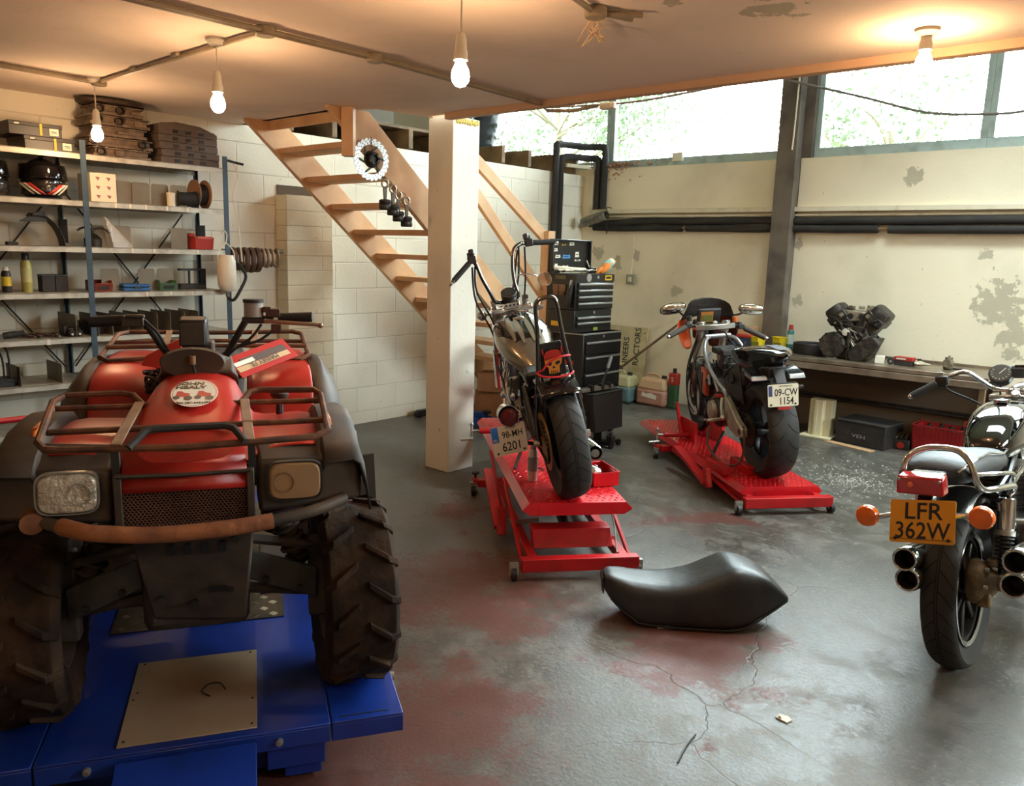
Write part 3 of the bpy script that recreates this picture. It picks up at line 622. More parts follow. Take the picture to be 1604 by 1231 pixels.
# left bay, third shelf: loose mudguard and small box
t = thing('mudguard', 'black curved plastic mudguard leaning on the third shelf', 'mudguard', (-5.48, 1.9, LV[5]))
b = MB(); rows = []
for q in smooth_path([(0, .01, .004), (0, .0, .07), (0, -.035, .14), (0, -.09, .185), (0, -.17, .192)], 5): rows.append([q+V((dx, 0, -abs(dx)*.3)) for dx in (-.05, -.03, 0, .03, .05)])
b.loft(rows, cap=False, closed=False); b.build('guard', m_blk, t, thick=.006)
MB().prism([(-.24, .14), (-.08, .145), (-.09, .2), (-.13, .205)], (.03, 0, 0), Y, Z, (.008, 0, 0)).build('side_wing', m_blk, t)
tag(MB().bx(-5.46, -5.40, 1.585, 1.64, LV[5], LV[5]+.02).build('black_tin', m_blkm, bevel=.003), 'flat little black tin on the third shelf', 'tin')
def spraycan(name, label, loc, h, r, c_body, c_cap, band=None, group=None):
    t = thing(name, label, 'spray can', loc, group=group); hb = h*.74
    MB().lathe([(0, 0), (r*.92, 0), (r, .006), (r, hb), (r*.72, hb+.018), (0, hb+.02)], (0, 0, 0), Z, 20, cap=False).build('can', c_body, t)
    MB().lathe([(0, hb+.012), (r*.66, hb+.014), (r*.62, h*.97), (r*.5, h), (0, h)], (0, 0, 0), Z, 18, cap=False).build('cap', c_cap, t)
    if band: MB().lathe([(r+.0008, hb*.35), (r+.0008, hb*.85)], (0, 0, 0), Z, 20, cap=False).build('label_band', band, t)
    return t
m_ycan = mat('yellow_green_can', (176, 168, 96), .4, .2)
spraycan('spray_can', 'short dark spray can with yellow band on the fourth shelf', (-5.42, 1.565, LV[4]), .15, .026, m_blk, m_paper, mat('yellow_band', (206, 176, 40), .5))
spraycan('spray_can', 'tall yellowish spray can with black top on the fourth shelf', (-5.42, 1.675, LV[4]), .235, .03, m_ycan, m_blk, mat('pale_band', (196, 190, 130), .5))
for i, (y, l) in enumerate(((1.785, 'square black battery-like box on the fourth shelf beside the tall can'), (1.86, 'square black box on the fourth shelf next to the blue upright'))):
    t = thing('small_box', l, 'box', (-5.43, y, LV[4])); MB().bx(-.04, .04, -.036, .036, 0, .095).build('case', m_blkm, t, bevel=.003); MB().bx(-.041, .041, -.037, .037, .095, .107).build('lid', m_blk, t, bevel=.002)
# left bay, fifth shelf
t = thing('torch', 'black rubber torch lying on the fifth shelf', 'torch', (-5.40, 1.52, LV[3]+.022)); MB().lathe([(0, 0), (.02, 0), (.02, .07), (.017, .08), (.017, .11), (0, .112)], (0, 0, 0), (.1, 1, .12), 14, cap=False).build('body', m_rub, t)
MB().lathe([(.0205, .02), (.0215, .03), (.0205, .04)], (0, 0, 0), (.1, 1, .12), 14, cap=False).build('grip_ring', m_blk, t)
m_tool = mat('worn_tool_steel', (120, 110, 98), .4, .8); m_tgrip = mat('red_brown_grip', (110, 62, 50), .6)
def pliers(label, x, y, a):
    t = thing('pliers', label, 'pliers', (x, y, LV[3]+.012), (0, 0, a), group='pliers on the fifth shelf'); b = MB()
    b.hexa([(.0, -.012, -.006), (.06, -.004, -.005), (.06, .004, -.005), (.0, .012, -.006)], [(.0, -.012, .006), (.06, -.004, .005), (.06, .004, .005), (.0, .012, .006)]); b.cyl((0, 0, -.008), (0, 0, .008), .012, n=12); b.build('jaws', m_tool, t)
    for s in (1, -1): MB().tube([(0, .006*s, 0), (-.04, .018*s, 0), (-.09, .022*s, 0), (-.12, .016*s, 0)], .007, 7, 3).build('handle', m_tgrip, t)
for i, (l, x, y, a) in enumerate((('dusty pliers beside the torch on the fifth shelf', -5.40, 1.66, .2), ('brown-handled pliers in the middle of the fifth shelf row', -5.38, 1.71, -.2), ('pliers with splayed handles nearer the upright', -5.42, 1.76, .35), ('last pliers before the black camera case', -5.37, 1.80, .0))): pliers(l, x, y, a)
t = thing('binoculars', 'black binocular-like gadget on the fifth shelf by the upright', 'gadget', (-5.40, 1.90, LV[3])); MB().bx(-.05, .05, -.04, .04, 0, .055).bx(-.04, .03, -.06, -.03, .01, .07).build('body', m_blk, t, bevel=.008)
for y in (-.022, .022): MB().cyl((.045, y, .03), (.075, y, .028), .018, n=14).build('lens_tube', m_rub, t); MB().cyl((.074, y, .018), (.077, y, .018), .007, n=10).build('bright_cap', m_paper, t)
t = thing('storage_case', 'dark box behind the upright at the end of the fifth shelf', 'box', (-5.5, 2.08, LV[3])); MB().bx(-.08, .08, -.075, .075, 0, .07).build('case', m_blkm, t, bevel=.004); MB().bx(-.082, .082, -.077, .077, .07, .082).build('lid', m_blk, t, bevel=.003)
# left bay, sixth shelf
t = thing('power_adapter', 'black box with looping leads on the sixth shelf', 'adapter', (-5.42, 1.47, LV[2])); MB().bx(-.07, .07, -.1, .08, 0, .05).build('case', m_blk, t, bevel=.006)
for s in (0, .03): MB().tube([(.05, .03+s, .05), (.04, .02+s, .2+s), (.05, -.06, .24), (.06, -.05, .1), (.07, .08, .03), (.06, .1, .11), (.05, .12, .06)], .006, 6, 5).build('lead', m_rub, t)
# right bay, top: engine castings and panels
m_dirty = mat('dirty_grey_casting', (128, 108, 90), .6, .4, c2=(88, 72, 60), scale=18, amt=.5, bump=.3)
rd = random.Random(9)
def casting(label, z, w_, d):
    t = thing('engine_casting', label, 'engine part', (-5.50, 2.265, z), group='grey engine castings stacked on the top shelf'); H = .062
    b = MB(); b.bx(-d/2, d/2, -w_/2, w_/2, 0, .02); b.bx(-d/2+.01, d/2-.01, -w_/2+.015, w_/2-.015, .02, H-.004); b.bx(-d/2, d/2, -w_/2, w_/2, H-.012, H-.002); b.build('body', m_dirty, t, bevel=.003)
    for i in range(3):
        y = -w_/2+.05+i*(w_-.1)/2+rd.uniform(-.03, .03)
        if rd.random() < .45: MB().lathe([(.02, 0), (.026, .004), (.026, .03), (.02, .032), (.017, .01)], (d/2-.012, y, H/2), X, 14, cap=False).build('port', m_dark, t)
        elif rd.random() < .6: MB().box((d/2, y, H*.45), (.03, rd.uniform(.03, .08), rd.uniform(.02, .04))).build('boss', m_dirty, t, bevel=.004)
    for i in range(6):
        y = -w_/2+.03+i*(w_-.06)/5; MB().cyl((d/2-.02, y, H-.01), (d/2-.02, y, H+.002), .008, n=8).build('stud', m_tool, t)
for i, (l, w_, d) in enumerate((('bottom engine casting of the dusty stack on the top shelf', .36, .26), ('second engine casting up in the dusty stack', .40, .24), ('third engine casting up in the dusty stack', .33, .24), ('fourth engine casting, just under the oval cover', .37, .25), ('uppermost engine casting holding up the oval cover', .30, .24))): casting(l, LV[7]+.001+.065*i, w_, d)
t = thing('oval_cover', 'dark oval metal cover lying on top of the engine castings', 'cover', (-5.52, 2.265, LV[7]+.327)); b = MB()
b.loft([[V((math.cos(2*PI*j/36)*.13*k, math.sin(2*PI*j/36)*.21*k, z)) for j in range(36)] for k, z in ((.9, 0), (1, .012), (1, .03), (.93, .038), (.9, .028), (.86, .012))]); b.build('pan', mat('dark_brown_pan', (84, 66, 54), .45, .5, c2=(58, 46, 40), scale=8), t)
for y in (-.09, .02, .1): MB().sphere((.02, y, .018), (.035, .035, .012), 12, 8).build('boss', m_dirty, t)
m_panel = mat('grey_brown_filter', (92, 76, 66), .7, .1, c2=(74, 60, 52), scale=20, amt=.4)
for i, l in enumerate(('lowest grey slab of the stack at the end of the top shelf', 'second grey slab up at the end of the top shelf', 'third grey slab up at the end of the top shelf', 'fourth grey slab up at the end of the top shelf', 'topmost curved grey slab at the end of the top shelf')):
    t = thing('engine_cover', l, 'engine part', (-5.5, 2.715, LV[7]+.001+.047*i), group='grey slabs stacked on the top shelf'); w_ = .205; b = MB(); o = rd.uniform(-.008, .008)
    if i < 4: b.bx(-.13, .13, -w_+o, w_+o, 0, .045)
    else: b.prism([(-w_, 0), (w_, 0), (w_, .03), (w_-.02, .04), (w_*.4, .075), (-w_*.4, .085), (-w_+.02, .07), (-w_, .06)], (-.13, o, 0), Y, Z, (.26, 0, 0))
    b.build('shell', m_panel, t, bevel=.004)
    for y in (-.09, .0, .09): MB().bx(.128, .134, y-.02+o, y+.015+o, .012, .032).build('lug', m_dark, t)
    MB().bx(.129, .1325, -w_+.02+o, w_-.02+o, .041, .0435).build('gasket_edge', m_tool, t)
# right bay second shelf
t = thing('parts_box', 'white parts box printed with small red triangles on the second shelf', 'box', (-5.46, 2.13, LV[6])); MB().bx(-.1, .1, -.078, .078, 0, .178).build('carton', mat('white_card', (224, 214, 192), .7), t, bevel=.002)
b = MB(); k = MB()
for r in range(3):
    for c in range(2):
        y, z = -.035+.065*c, .03+.055*r; b.add([(.101, y-.013, z+.014), (.101, y+.016, z+.012), (.101, y+.004, z-.01)], [(0, 1, 2)]); k.add([(.1015, y-.01, z+.014), (.1015, y+.001, z+.012), (.1015, y+.0, z-.004)], [(0, 1, 2)])
b.build('triangle_print', mat('print_grey', (140, 112, 108), .7), t, flat=True); k.build('red_print', m_red, t, flat=True)
MB().bx(-.101, .1005, -.001, .001, .178, .1785).build('flap_seam', m_blkm, t)
t = thing('plastic_tube', 'small white plastic tub on the second shelf by the black reel', 'tub', (-5.39, 2.575, LV[6])); MB().lathe([(0, 0), (.026, 0), (.027, .08), (0, .081)], (0, 0, 0), Z, 18, cap=False).build('tub', m_wplast, t); MB().lathe([(0, .08), (.0285, .08), (.0285, .092), (0, .093)], (0, 0, 0), Z, 18, cap=False).build('lid', m_wplast, t)
t = thing('wire_spool', 'black wire spool lying on the second shelf', 'spool', (-5.42, 2.63, LV[6]+.058)); MB().cyl((0, 0, 0), (0, .13, 0), .05, n=20).build('winding', m_rub, t)
for y in (-.006, .13): MB().cyl((0, y, 0), (0, y+.006, 0), .058, n=24).build('flange', m_blkm, t)
t = thing('cable_reel', 'large brown cable reel standing at the end of the second shelf', 'reel', (-5.48, 2.79, LV[6]+.10)); MB().cyl((0, 0, 0), (0, .07, 0), .07, n=24).build('winding', m_rub, t)
for y, n_ in ((-.008, 'brown'), (.07, 'brown')): MB().lathe([(.02, 0), (.10, 0), (.10, .008), (.02, .008)], (0, y, 0), Y, 28).build('flange', mat('brown_fibreboard', (148, 108, 82), .8), t)
# third shelf
t = thing('oil_gun', 'dark pump-action oil gun standing on the third shelf by the upright', 'oil gun', (-5.42, 2.07, LV[5])); MB().lathe([(0, 0), (.05, 0), (.052, .05), (.03, .075), (.012, .085), (.012, .12), (0, .121)], (0, 0, 0), Z, 18, cap=False).build('reservoir', m_dark, t)
MB().tube([(0, 0, .11), (.02, .05, .12), (.03, .1, .09)], .008, 7, 4).build('spout', m_dark, t); MB().tube([(0, 0, .1), (.0, -.05, .12), (0, -.09, .1)], .007, 7, 4).build('trigger', m_dark, t)
t = thing('plastic_bag', 'clear wedge of plastic sleeve leaning between the dividers', 'plastic sleeve', (-5.37, 2.16, LV[5])); b = MB()
b.add([(0, -.05, .19), (.03, -.045, .19), (.02, .13, .0), (-.05, .13, .0), (-.05, 0, .0), (.05, 0, 0)], [(0, 1, 2, 3), (0, 3, 4), (1, 5, 2), (0, 4, 5, 1)]); b.build('sleeve', mat('clear_film', (220, 210, 195), .2, alpha=.35), t, flat=True); MB().tube([(.03, -.045, .19), (.02, .13, .003)], .003, 5).build('folded_edge', m_paper, t)
t = thing('red_toolbox', 'red plastic box with open flaps on the third shelf', 'box', (-5.44, 2.775, LV[5])); b = MB(); b.hexa([(-.07, -.08, 0), (.07, -.05, 0), (.07, .08, 0), (-.07, .08, 0)], [(-.075, -.085, .09), (.08, -.055, .085), (.08, .085, .085), (-.075, .085, .09)]); b.build('tub', m_red, t, bevel=.004)
MB().hexa([(-.07, -.1, .085), (.07, -.085, .085), (.06, -.05, .09), (-.07, -.05, .09)], [(-.07, -.1, .1), (.07, -.085, .095), (.06, -.04, .11), (-.07, -.04, .11)]).build('flap', m_red, t, bevel=.003); MB().bx(.078, .083, -.04, .07, .07, .09).build('rim', mat('faded_red', (190, 84, 70), .5), t, bevel=.002)
# fourth shelf bins
def bin_(label, y, c, w_=.11, h=.07, wash=None):
    t = thing('parts_bin', label, 'parts bin', (-5.41, y, LV[4]), group='parts bins on the fourth shelf'); w2 = w_/2; b = MB()
    b.bx(-.09, .06, -w2, w2, 0, .004); b.bx(-.09, .06, -w2, -w2+.004, 0, h); b.bx(-.09, .06, w2-.004, w2, 0, h); b.bx(-.09, -.086, -w2, w2, 0, h); b.hexa([(.056, -w2, 0), (.06, -w2, 0), (.06, w2, 0), (.056, w2, 0)], [(.072, -w2, h*.72), (.076, -w2, h*.72), (.076, w2, h*.72), (.072, w2, h*.72)]); b.build('tray', c, t, bevel=.002)
    MB().bx(.066, .08, -w2, w2, h*.68, h*.76).build('front_lip', c, t, bevel=.002); MB().box((.073, 0, h*.35), (.004, w_*.6, .02)).build('label_slot', wash or m_blkm, t)
bin_('brick-red parts bin at the left of the fourth shelf', 2.09, mat('brick_red_bin', (142, 62, 44), .5))
bin_('green parts bin toward the right of the fourth shelf', 2.51, mat('green_bin', (82, 118, 88), .5), .115, .068)
t = thing('storage_case', 'flat blue plastic case lying on the fourth shelf', 'case', (-5.42, 2.30, LV[4])); MB().bx(-.08, .08, -.09, .09, 0, .022).build('base', mat('blue_case', (44, 96, 156), .4), t, bevel=.008); MB().bx(-.078, .078, -.088, .088, .024, .046).build('lid', mat('blue_case', (44, 96, 156), .4), t, bevel=.008)
MB().bx(.078, .086, -.02, .02, .015, .032).build('latch', m_blk, t, bevel=.002)
t = thing('metal_frame', 'dark folded metal bracket standing at the end of the fourth shelf', 'bracket', (-5.46, 2.73, LV[4])); b = MB(); b.bx(-.02, .02, -.09, .1, 0, .04); b.bx(-.02, .02, -.09, .1, .13, .145); b.bx(-.01, .01, -.02, -.01, .04, .13); b.bx(-.02, .02, .085, .1, .04, .13); b.build('bracket', m_dark, t, bevel=.002); MB().bx(.02, .024, -.08, .09, .01, .03).build('plate', m_blkm, t)
# hanging fluid bottle
t = thing('fluid_bottle', 'white plastic fluid bottle with black hose hanging off the shelf end', 'bottle', (-5.24, 2.88, 1.255))
MB().lathe([(0, 0), (.02, .0), (.05, .02), (.062, .06), (.064, .12), (.062, .22), (.05, .248), (.048, .262), (.0, .264)], (0, 0, 0), Z, 24, cap=False).build('bottle', mat('milky_plastic', (222, 212, 192), .35, c2=(200, 186, 160), scale=4, amt=.3), t)
MB().cyl((0, 0, -.03), (0, 0, .005), .012, n=12).build('valve', m_tool, t); MB().tube([(0, 0, -.03), (.03, .03, -.05), (.03, .09, .03), (.01, .14, .12), (-.06, .12, .2), (-.14, .1, .22)], .011, 8, 6).build('hose', m_rub, t)
MB().tube([(0, -.06, .2), (0, -.06, .27), (0, -.02, .33), (0, .0, .345), (0, .01, .4), (-.02, .0, .43), (-.04, -.01, .41)], .004, 6, 5).build('wire_hanger', m_paper, t); MB().tube([(0, .06, .2), (0, .06, .28), (0, .02, .33), (0, 0, .345)], .004, 6, 4).build('wire_hanger', m_paper, t)
t = thing('hanger_tool', 'short black rod with a looped cable at the top of the end upright', 'tool', (-5.31, 2.93, 2.17)); MB().tube([(0, 0, 0), (0, .07, -.012), (0, .14, -.02)], .009, 8).build('rod', m_dark, t); MB().tube([(0, .06, -.01), (.01, .09, -.1), (.01, .06, -.2), (.01, .05, -.26), (0, .09, -.45), (0, .11, -.7)], .005, 6, 6).build('cable', m_paper, t)
# friction rings on a peg
t = thing('wall_peg', 'steel peg holding brake rings, sticking out beside the shelf end', 'peg', (-5.48, 2.98, 1.545)); MB().cyl((0, 0, 0), (0, .50, 0), .013, n=12).build('bar', m_tool, t); MB().bar((-.28, .25, 0), (0, .25, 0), .03, .02).build('bracket', m_dark, t)
rr = ((.08, .088, .07, 'brown'), (.13, .083, .05, 'brown'), (.18, .092, .06, 'brown'), (.23, .092, .06, 'brown'), (.28, .090, .065, 'brown'), (.325, .068, .035, 'tan'), (.36, .072, .04, 'tan'), (.40, .068, .035, 'tan'), (.445, .074, .02, 'tan'))
mr = {'brown': mat('rusty_brown_ring', (104, 76, 58), .6, .3, c2=(78, 56, 44), scale=16), 'tan': mat('tan_ring', (168, 140, 112), .5, .3, c2=(130, 104, 80), scale=16)}
nm = ('first', 'second', 'third', 'fourth', 'fifth', 'sixth', 'seventh', 'eighth', 'last')
for i, (y, R, w_, c) in enumerate(rr):
    t = thing('brake_ring', '%s %s ring on the wall peg, counted from the shelf' % (nm[i], 'rusty brown' if c == 'brown' else 'pale tan'), 'ring', (-5.48, 2.98+y, 1.545-R*.75+.003), group='rings hung on the wall peg')
    MB().lathe([(R*.72, -w_*.25), (R, -w_*.25), (R+.004, 0), (R, w_*.25), (R*.72, w_*.25), (R*.7, 0), (R*.72, -w_*.25)], (0, 0, 0), (.25, 1, 0), 28, cap=False).build('ring', mr[c], t)
# ================================================================ blue quad lift
QO = V((-2.2535, 1.096, 0)); QA = math.atan2(-.507, .862)
m_qblue = mat('blue_lift_paint', (22, 52, 138), .35, c2=(14, 36, 100), scale=5, amt=.35, coat=.2)
m_alu = mat('dull_alu_sheet', (184, 160, 132), .4, .15, c2=(160, 134, 108), scale=2.5, amt=.5)
m_chq = mat('worn_chequer_plate', (120, 108, 92), .38, .8, c2=(84, 72, 58), scale=7, amt=.5)
m_chr = mat('chrome', (214, 212, 208), .14, 1.); m_bolt = mat('zinc_bolt', (180, 176, 166), .35, .8)
t = thing('quad_lift', 'blue steel lift platform under the red quad bike', 'lift', (QO.x, QO.y, .2), (0, 0, QA))
def deck(nm, l0, l1, f0, f1):
    b = MB(); b.bx(f0, f1, l0, l1, -.008, 0); b.bx(f1-.006, f1, l0, l1, -.062, -.008); b.bx(f0, f0+.006, l0, l1, -.062, -.008); b.bx(f0, f1, l0, l0+.006, -.062, -.008); b.bx(f0, f1, l1-.006, l1, -.062, -.008)
    return b.build(nm, m_qblue, t, bevel=.003)
deck('deck', -.40, .383, -2.15, .29); deck('side_extension', .387, .602, -2.15, .29); deck('side_extension', -.62, -.404, -2.15, .29)
MB().bx(.02, .024, .40, .56, -.0005, .0012).build('slot', m_blk, t); MB().bx(.262, .267, .41, .56, -.0005, .0012).build('slot', m_blk, t)
b = MB(); b.hexa([(.30, -.20, -.03), (.85, -.20, -.192), (.85, .172, -.192), (.30, .172, -.03)], [(.30, -.20, -.018), (.85, -.20, -.18), (.85, .172, -.18), (.30, .172, -.018)]); b.hexa([(.30, -.20, -.06), (.75, -.20, -.19), (.75, -.192, -.19), (.30, -.192, -.06)], [(.30, -.20, -.02), (.75, -.20, -.155), (.75, -.192, -.155), (.30, -.192, -.02)]); b.hexa([(.30, .164, -.06), (.75, .164, -.19), (.75, .172, -.19), (.30, .172, -.06)], [(.30, .164, -.02), (.75, .164, -.155), (.75, .172, -.155), (.30, .172, -.02)])
b.build('ramp_flap', m_qblue, t, bevel=.003)
b = MB(); b.bx(-2.05, .22, -.34, -.26, -.19, -.075); b.bx(-2.05, .24, .25, .36, -.19, -.075); b.bx(.16, .22, -.34, .36, -.16, -.09); b.bx(-2.05, -1.95, -.34, .36, -.19, -.1); b.build('base_frame', m_qblue, t, bevel=.004)
MB().bx(.2, .26, .2, .37, -.145, -.075).build('base_bracket', m_qblue, t, bevel=.003)
b = MB(); b.bx(-.215, .262, -.20, .175, .001, .005); b.build('steel_plate', m_alu, t, bevel=.001)
b = MB()
for f, l in ((-.2, -.18), (-.2, .155), (.24, -.185), (.24, .16), (.02, -.188), (.1, .162), (-.02, -.18)): b.cyl((f, l, .005), (f, l, .0065), .004, n=8)
b.build('rivet', m_dark, t)
b = MB(); b.bx(-1.9, -.46, -.325, .278, .001, .004); b.build('chequer_plate', m_chq, t)
b = MB()
for i in range(13):
    for j in range(9):
        c = V((-.49-.052*i, -.29+.066*j+(.033 if i % 2 else 0), .0045))
        if c.y > .26: continue
        d = V((.7, .7, 0)) if (i+j) % 2 else V((.7, -.7, 0)); e = V((-d.y, d.x, 0))
        for k in range(5): b.box(c+e*(k-2)*.0055, (.022, .0022, .002), rz=math.atan2(d.y, d.x))
o = b.build('tread_pattern', mat('bright_chequer', (176, 164, 144), .3, .9), t, flat=True); o['kind'] = 'stuff'
for f, l in ((.296, .236), (.296, -.27)):
    MB().cyl((f-.006, l, -.034), (f+.004, l, -.034), .011, n=16).cyl((f+.003, l, -.034), (f+.011, l, -.034), .0075, n=6).build('bolt', m_bolt, t)
MB().cyl((.02, .602, -.03), (.02, .618, -.03), .014, n=14).build('bolt', m_bolt, t)
tag(MB().tube([(0, 0, 0), (-.03, .03, .002), (-.06, .02, .003), (-.07, -.01, .0), (-.06, -.03, .002), (-.03, -.045, .001)], .0022, 6, 5).build('wire_scrap', m_rub), 'short bent scrap of black wire lying on the bare steel plate', 'wire')
o = COL.objects['wire_scrap']; o.matrix_world = M.Translation((QO.x, QO.y, .2)) @ M.Rotation(QA, 4, 'Z') @ M.Translation((.03, .08, .0078)) @ M.Rotation(1.2, 4, 'Z')
# ================================================================ red quad bike
q = thing('quad_bike', 'muddy red farm quad bike with racks facing the camera on the blue lift', 'quad bike', (QO.x+.507*.012, QO.y+.862*.012, .2), (0, 0, QA))
m_qred = mat('quad_red_plastic', (176, 36, 26), .35, c2=(140, 34, 26), scale=3, amt=.4)
m_mud = mat('muddy_black_plastic', (48, 40, 34), .6, c2=(84, 66, 50), scale=7, amt=.45); m_rust = mat('rusty_tube', (74, 48, 34), .7, .3, c2=(128, 78, 46), scale=12, amt=.45, bump=.2)
m_bump = mat('rust_bumper', (160, 98, 58), .75, c2=(100, 60, 40), scale=10, amt=.45, bump=.3); m_tyre = mat('muddy_tyre', (38, 28, 21), .9, spec=.15, c2=(70, 50, 35), scale=9, amt=.45, bump=.3)
m_under = mat('muddy_underside', (84, 72, 60), .7, .15, c2=(52, 44, 37), scale=8, amt=.5); m_strap = mat('tan_painted_strap', (136, 104, 76), .7, c2=(100, 70, 48), scale=14, amt=.4)
def W(f, l, z): return V((f, l, z-.2))
# wheels
def atv_tyre(parent, c, R, w_, steer=0.):
    c = V(c); rim = MB(); ax = V((math.sin(-steer), math.cos(steer), 0)); u = V((ax.y, -ax.x, 0))
    rim.lathe([(.0, -.03), (.05, -.03), (.06, -.05), (.13, -.055), (.148, -w_*.42), (.152, -w_*.42), (.142, 0), (.152, w_*.42), (.148, w_*.42), (.13, .04), (.05, .05), (0, .05)], c, ax, 24, cap=False)
    wh = rim.build('wheel', m_under, parent); b = MB(); h = w_/2
    b.lathe([(.15, -h*.8), (R*.72, -h*.98), (R*.88, -h), (R*.955, -h*.86), (R*.965, -h*.4), (R*.97, 0), (R*.965, h*.4), (R*.955, h*.86), (R*.88, h), (R*.72, h*.98), (.15, h*.8), (.145, 0), (.15, -h*.8)], c, ax, 40, cap=False)
    n = 15
    for i in range(n):
        for s in (-1, 1):
            a = 2*PI*(i+(.5 if s > 0 else 0))/n
            def pt(da, y, r): return c+ax*y+(u*math.cos(a+da)+Z*math.sin(a+da))*r
            # curved shoulder lug then a slanted centre bar
            for (d0, y0, r0, d1, y1, r1, wd) in ((-.0, h*1.02, R*.9, .03, h*.72, R*1.0, .05), (.03, h*.74, R*1.0, .20, h*.12, R*1.005, .045)):
                b.hexa([pt(d0-wd, s*y0, r0-.02), pt(d0+wd, s*y0, r0-.02), pt(d1+wd, s*y1, r1-.03), pt(d1-wd, s*y1, r1-.03)], [pt(d0-wd*.8, s*y0, r0+.006), pt(d0+wd*.8, s*y0, r0+.006), pt(d1+wd*.8, s*y1, r1), pt(d1-wd*.8, s*y1, r1)])
    b.build('tyre', m_tyre, wh, bevel=.003)
atv_tyre(q, (0, .465, .297), .295, .22, .04); atv_tyre(q, (0, -.455, .297), .295, .22, .04); atv_tyre(q, (-1.22, .44, .297), .295, .26); atv_tyre(q, (-1.22, -.44, .297), .295, .26)
# red front body
secs = [(.265, [(-.37, 1.03), (-.355, 1.034), (-.19, 1.028), (-.165, 1.0), (-.15, 1.005), (-.07, 1.01), (0, 1.012)]), (.17, [(-.41, 1.025), (-.385, 1.04), (-.19, 1.03), (-.165, 1.03), (-.15, 1.05), (-.07, 1.062), (0, 1.064)]),
        (.03, [(-.415, 1.045), (-.39, 1.06), (-.19, 1.045), (-.165, 1.05), (-.14, 1.09), (-.07, 1.108), (0, 1.112)]), (-.13, [(-.415, 1.045), (-.39, 1.06), (-.19, 1.04), (-.165, 1.05), (-.135, 1.125), (-.07, 1.147), (0, 1.151)]), (-.30, [(-.41, 1.02), (-.385, 1.04), (-.19, 1.02), (-.155, 1.04), (-.125, 1.145), (-.065, 1.167), (0, 1.171)]), (-.42, [(-.40, .98), (-.38, 1.0), (-.19, .99), (-.15, 1.02), (-.12, 1.14), (-.06, 1.165), (0, 1.169)])]
def cx_(f, y): return .185 if (f > .2 and abs(y) > .17) else (.168 if f > .16 and abs(y) > .17 else f)
secs = [(f, [((y*.895 if abs(y) > .3 else y), z) for y, z in P]) for f, P in secs]
b = MB(); b.loft([[W(cx_(f, y), y, z) for y, z in P]+[W(cx_(f, y), -y, z) for y, z in P[-2::-1]] for f, P in secs], cap=False, closed=False)
b.build('front_bodywork', m_qred, q, thick=.008, sub=1, ang=70)
b = MB(); b.loft([[W(.21, -.15, 1.03), W(.21, .15, 1.03)], [W(.262, -.155, 1.008), W(.262, .155, 1.008)], [W(.285, -.158, .96), W(.285, .158, .96)], [W(.285, -.158, .945), W(.285, .158, .945)]], cap=False, closed=False); b.build('nose_panel', m_qred, q, thick=.012)
MB().tube([W(.292, -.165, .992), W(.296, 0, .99), W(.292, .165, .992)], .006, 8).build('grille_trim', m_blk, q)
# grille: honeycomb
b = MB(); y0, y1, z0, z1 = -.155, .155, .825, .985; zz = .945; f = .285
b.hexa([W(.22, y0, z0), W(.25, y0, z0), W(.25, y1, z0), W(.22, y1, z0)], [W(.22, y0, z1), W(.25, y0, z1), W(.25, y1, z1), W(.22, y1, z1)]); b.build('grille_backing', m_rub, q)
b = MB(); r = .0062; n = 0
for i in range(17):
    for j in range(32):
        c = W(f-.0006*i, y0+.006+j*.0098+(.0049 if i % 2 else 0), zz-.006-i*.0070)
        if c.y < y1-.004:
            P = [c+V((0, math.cos(PI/6+k*PI/3)*r*.98, math.sin(PI/6+k*PI/3)*r*.86)) for k in range(6)]; Q = [c+V((0, math.cos(PI/6+k*PI/3)*r*.74, math.sin(PI/6+k*PI/3)*r*.64)) for k in range(6)]
            P2 = [p-V((.008, 0, 0)) for p in Q]
            b.loft([P, Q, P2], cap=False)
b.build('grille_mesh', mat('grille_mesh', (150, 108, 90), .5, .2, c2=(112, 82, 70), scale=9), q, flat=True)
for y in (y0-.01, y1+.01): MB().bx(.23, .295, y-.01, y+.01, z0-.21, zz-.2+.05).build('grille_side', m_mud, q, bevel=.003)
